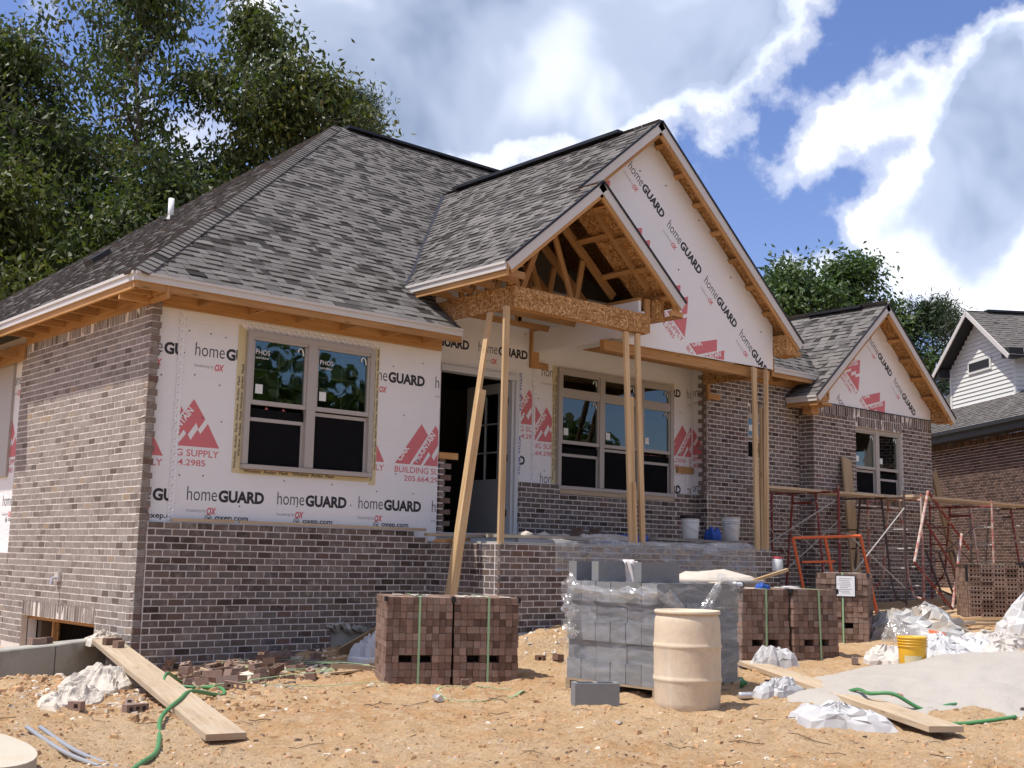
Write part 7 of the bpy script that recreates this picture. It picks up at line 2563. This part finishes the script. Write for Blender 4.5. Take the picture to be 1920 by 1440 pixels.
# ------------------------------------------------------------------ trees
def tree(name, label, base, H, spread, seed, leaf, bark, nleaf, lsize=(.20, .085), crown_lo=.25, shape='oval', trunk_r=.18, group=None, lean=(0, 0), droop=.5, nlimb=26, clump=.55, mass=0.5):
    rs = np.random.RandomState(seed)
    t = thing(name, label, 'tree', base, 0, group)
    tr_ = MB()
    # trunk
    tp = []
    for k in range(9):
        f_ = k / 8
        tp.append(Vector((lean[0] * f_ * H + rs.normal(0, .012) * H * f_, lean[1] * f_ * H + rs.normal(0, .012) * H * f_, H * .94 * f_)))
    tr_.tube(tp, [trunk_r * (1 - .85 * k / 8) for k in range(9)], 8)
    centers = []; weights = []
    def prof(f_):
        if shape == 'oval':
            return (max(0.0, math.sin(math.pi * min(1, (f_ * .9 + .12)))) ** .75) * (0.85 + .3 * rs.rand())
        if shape == 'cone':
            return (1.05 - f_) ** .8 * (0.8 + .4 * rs.rand())
        return (1 - f_ ** 3) * (.75 + .5 * rs.rand())
    for i in range(nlimb):
        f_ = (i + rs.rand()) / nlimb
        hz = H * (crown_lo + (0.97 - crown_lo) * f_)
        k = min(7.99, hz / (H * .94) * 8)
        p0 = tp[int(k)].lerp(tp[min(8, int(k) + 1)], k - int(k))
        an = i * 2.399 + rs.normal(0, .4)
        L_ = spread * prof(f_)
        up = .35 + .55 * f_ if shape != 'cone' else .12 + .4 * f_
        pts = [p0]
        p = p0.copy()
        d = Vector((math.cos(an), math.sin(an), up)).normalized()
        ns = 5
        for s_ in range(ns):
            d = (d + Vector((rs.normal(0, .16), rs.normal(0, .16), rs.normal(0.0, .12) - .04 * droop * s_))).normalized()
            p = p + d * (L_ / ns)
            pts.append(p.copy())
            if s_ >= 1:
                centers.append((p.x, p.y, p.z)); weights.append(.7)
                # side twigs
                for q_ in range(2):
                    sd_ = Vector((rs.normal(), rs.normal(), rs.normal() * .6 + .1)).normalized()
                    e2 = p + (sd_ * .7 + d * .5) * L_ * rs.uniform(.18, .42)
                    tr_.tube([p, e2], [.014, .006], 4, 0, None, False)
                    centers.append((e2.x, e2.y, e2.z)); weights.append(1.0)
        tr_.tube(pts, [max(.012, trunk_r * .32 * (1 - .8 * k2 / ns)) for k2 in range(ns + 1)], 5, 0, None, False)
    tr_.build('trunk', [bark], t, local=True, smooth=True)
    C0 = np.array(centers); wt = np.array(weights) * rs.uniform(.3, 1.4, len(centers)); wt /= wt.sum()
    idx = rs.choice(len(C0), nleaf, p=wt)
    sp = clump * rs.uniform(.5, 1.25, len(C0))
    off = rs.normal(0, 1, (nleaf, 3)) * sp[idx][:, None] * np.array([1, 1, .75])
    ctr = C0[idx] + off
    lw = rs.uniform(.7, 1.3, nleaf)
    # leaf axis: outwards and drooping
    ax = off / (np.linalg.norm(off, axis=1, keepdims=True) + 1e-6) * .6 + rs.normal(0, .6, (nleaf, 3)) + np.array([0, 0, -droop])
    ax /= np.linalg.norm(ax, axis=1, keepdims=True)
    sd = np.cross(ax, rs.normal(0, 1, (nleaf, 3)))
    sd /= np.linalg.norm(sd, axis=1, keepdims=True) + 1e-9
    nn = np.cross(ax, sd)
    a_ = ax * (lsize[0] * lw)[:, None]; b_ = sd * (lsize[1] * lw)[:, None]; c_ = nn * (lsize[1] * .35 * lw)[:, None]
    V = np.empty((nleaf, 4, 3), np.float32)
    V[:, 0] = ctr - a_ * .5; V[:, 1] = ctr + b_ * .5 + c_; V[:, 2] = ctr + a_ * .5; V[:, 3] = ctr - b_ * .5 + c_
    me_ = bpy.data.meshes.new('crown')
    me_.vertices.add(nleaf * 4); me_.vertices.foreach_set('co', V.ravel())
    me_.loops.add(nleaf * 4); me_.loops.foreach_set('vertex_index', np.arange(nleaf * 4, dtype=np.int32))
    me_.polygons.add(nleaf); me_.polygons.foreach_set('loop_start', np.arange(0, nleaf * 4, 4, dtype=np.int32)); me_.polygons.foreach_set('loop_total', np.full(nleaf, 4, np.int32))
    me_.materials.append(MATS[leaf])
    me_.update(calc_edges=True)
    cl = rs.rand(len(C0))
    at = me_.attributes.new('rnd', 'FLOAT', 'FACE')
    at.data.foreach_set('value', np.clip(cl[idx] * .55 + rs.rand(nleaf) * .5, 0, 1).astype(np.float32))
    link(bpy.data.objects.new('crown', me_), t)
    return t


LT = 'tall trees behind the house at left'
GB = -1.6
def atd(dx, dy, k): pass
tree('oak_tree', 'tallest leafy tree at left, its top cut by the picture edge', (8.9, 22.0, GB), 20.5, 3.6, 11, 'leaf_oak', 'bark', 17000, (.24, .095), .22, 'oval', .17, LT, droop=.9, nlimb=34, clump=.50)
tree('oak_tree', 'second tall tree, reaching towards the clouds left of the roof peak', (11.1, 20.6, GB), 19.2, 3.4, 12, 'leaf_oak', 'bark_pale', 14500, (.24, .095), .25, 'oval', .16, LT, lean=(.02, -.02), droop=.9, nlimb=32, clump=.48)
tree('oak_tree', 'broad tree at the left picture edge', (5.9, 24.5, GB), 18.0, 3.6, 13, 'leaf_oak', 'bark', 18000, (.24, .095), .12, 'oval', .17, LT, droop=.8, nlimb=32, clump=.55)
tree('oak_tree', 'rounded yellow-green tree directly left of the roof peak', (13.2, 19.0, GB), 17.0, 3.1, 14, 'leaf_warm', 'bark', 18000, (.25, .10), .30, 'oval', .15, LT, droop=.8, nlimb=30, clump=.52)
tree('pine_tree', 'dark pine showing behind the roof peak', (17.6, 22.5, GB), 18.8, 3.0, 15, 'leaf_pine', 'bark', 30000, (.26, .030), .35, 'cone', .17, LT, droop=-.2, nlimb=34, clump=.42)
tree('oak_tree', 'lower warm green tree in front of the tall ones at far left', (4.2, 20.5, GB), 11.5, 3.0, 16, 'leaf_warm', 'bark_pale', 22000, (.23, .095), .05, 'oval', .11, LT, droop=.7, nlimb=26, clump=.6)
tree('oak_tree', 'lower dense tree behind the roof vent pipe', (8.4, 19.0, GB), 12.0, 3.1, 17, 'leaf_oak', 'bark_pale', 22000, (.23, .095), .05, 'oval', .11, LT, droop=.7, nlimb=26, clump=.6)
tree('oak_tree', 'leafy tree low behind the roof slope, right of the vent pipe', (11.8, 22.0, GB), 13.2, 3.0, 18, 'leaf_warm', 'bark', 20000, (.23, .095), .1, 'oval', .12, LT, droop=.7, nlimb=26, clump=.6)
tree('oak_tree', 'dark tree filling the gap at the left picture edge', (1.5, 22.5, GB), 14.0, 3.4, 19, 'leaf_oak', 'bark', 24000, (.24, .10), .05, 'oval', .14, LT, droop=.7, nlimb=28, clump=.65)
tree('oak_tree', 'shaded tree standing behind the tall left trees', (8.0, 29.0, GB), 17.0, 4.2, 20, 'leaf_oak', 'bark', 26000, (.28, .12), .1, 'oval', .16, LT, droop=.7, nlimb=28, clump=.75)
tree('oak_tree', 'shaded tree far back behind the roof peak', (15.0, 27.0, GB), 15.5, 3.6, 21, 'leaf_oak', 'bark', 20000, (.28, .12), .1, 'oval', .15, LT, droop=.7, nlimb=26, clump=.7)
tree('oak_tree', 'shaded tree far back at the left picture edge', (2.5, 30.0, GB), 15.0, 4.0, 22, 'leaf_oak', 'bark', 22000, (.28, .12), .05, 'oval', .15, LT, droop=.7, nlimb=26, clump=.75)
FT = 'tree tops over the main ridge'
tree('oak_tree', 'small tree top just over the left end of the main ridge', (24.5, 24.0, GB), 16.0, 1.7, 31, 'leaf_oak', 'bark', 6000, (.24, .10), .5, 'oval', .12, FT, droop=.4, nlimb=16, clump=.35)
tree('oak_tree', 'small tree top between the main ridge and the large gable', (30.5, 24.5, GB), 17.6, 1.6, 32, 'leaf_fresh', 'bark', 6000, (.24, .10), .5, 'oval', .12, FT, droop=.4, nlimb=16, clump=.35)
RT = 'trees behind the right bay and the neighbour'
tree('oak_tree', 'broad green tree behind the foot of the large gable', (39.0, 18.8, GB), 14.6, 4.2, 33, 'leaf_fresh', 'bark', 20000, (.30, .13), .2, 'oval', .18, RT, droop=.3, nlimb=28, clump=.60)
tree('oak_tree', 'tallest tree on the right, with a pointed top', (42.5, 17.4, GB), 15.8, 4.0, 34, 'leaf_fresh', 'bark', 20000, (.30, .13), .2, 'cone', .18, RT, droop=.3, nlimb=30, clump=.60)
tree('oak_tree', 'green tree filling between the two right-hand trees', (45.0, 22.5, GB), 14.0, 4.2, 36, 'leaf_fresh', 'bark', 16000, (.32, .14), .2, 'oval', .18, RT, droop=.3, nlimb=26, clump=.7)
tree('pine_tree', 'slender pine between the right bay and the neighbouring dormer', (44.0, 14.7, GB), 13.6, 2.1, 35, 'leaf_pine', 'bark_pale', 14000, (.30, .045), .45, 'oval', .14, RT, droop=-.3, nlimb=20, clump=.42)

# woods across the road, behind the camera: what the window panes mirror
def woods(seed, n, spots_):
    rs = np.random.RandomState(seed)
    S_ = np.array(spots_)
    idx = rs.randint(0, len(S_), n)
    u = rs.normal(0, 1, (n, 3)); u /= np.linalg.norm(u, axis=1, keepdims=True)
    r_ = rs.rand(n) ** .4
    ctr = S_[idx][:, :3] + u * r_[:, None] * S_[idx][:, 3:6]
    cl = vnoise(ctr[:, 0] * .7 + ctr[:, 2] * .3, ctr[:, 1] * .7 + ctr[:, 2] * .8, 3)
    keep_ = cl > .36
    ctr = ctr[keep_]; n = len(ctr)
    ax = rs.normal(0, 1, (n, 3)); ax /= np.linalg.norm(ax, axis=1, keepdims=True)
    sd = np.cross(ax, rs.normal(0, 1, (n, 3))); sd /= np.linalg.norm(sd, axis=1, keepdims=True)
    a_ = ax * .32; b_ = sd * .22
    V = np.empty((n, 4, 3), np.float32)
    V[:, 0] = ctr - a_; V[:, 1] = ctr + b_; V[:, 2] = ctr + a_; V[:, 3] = ctr - b_
    me_ = bpy.data.meshes.new('woods')
    me_.vertices.add(n * 4); me_.vertices.foreach_set('co', V.ravel())
    me_.loops.add(n * 4); me_.loops.foreach_set('vertex_index', np.arange(n * 4, dtype=np.int32))
    me_.polygons.add(n); me_.polygons.foreach_set('loop_start', np.arange(0, n * 4, 4, dtype=np.int32)); me_.polygons.foreach_set('loop_total', np.full(n, 4, np.int32))
    me_.materials.append(MATS['leaf_oak'])
    me_.update(calc_edges=True)
    at = me_.attributes.new('rnd', 'FLOAT', 'FACE'); at.data.foreach_set('value', rs.rand(n).astype(np.float32))
    o_ = link(bpy.data.objects.new('woods', me_))
    tag(o_, 'woods across the road mirrored in the window panes', 'woods', None, 'stuff')


woods(4, 26000, [(14, -27, 2.5, 6, 4, 4.6), (20, -31, 3, 6, 4, 5.5), (6, -29, 2.5, 6, 4, 4.6), (27, -31, 2.5, 6, 4, 5), (-2, -32, 3, 6, 4, 5), (34, -27, 2, 5, 4, 4.5)])
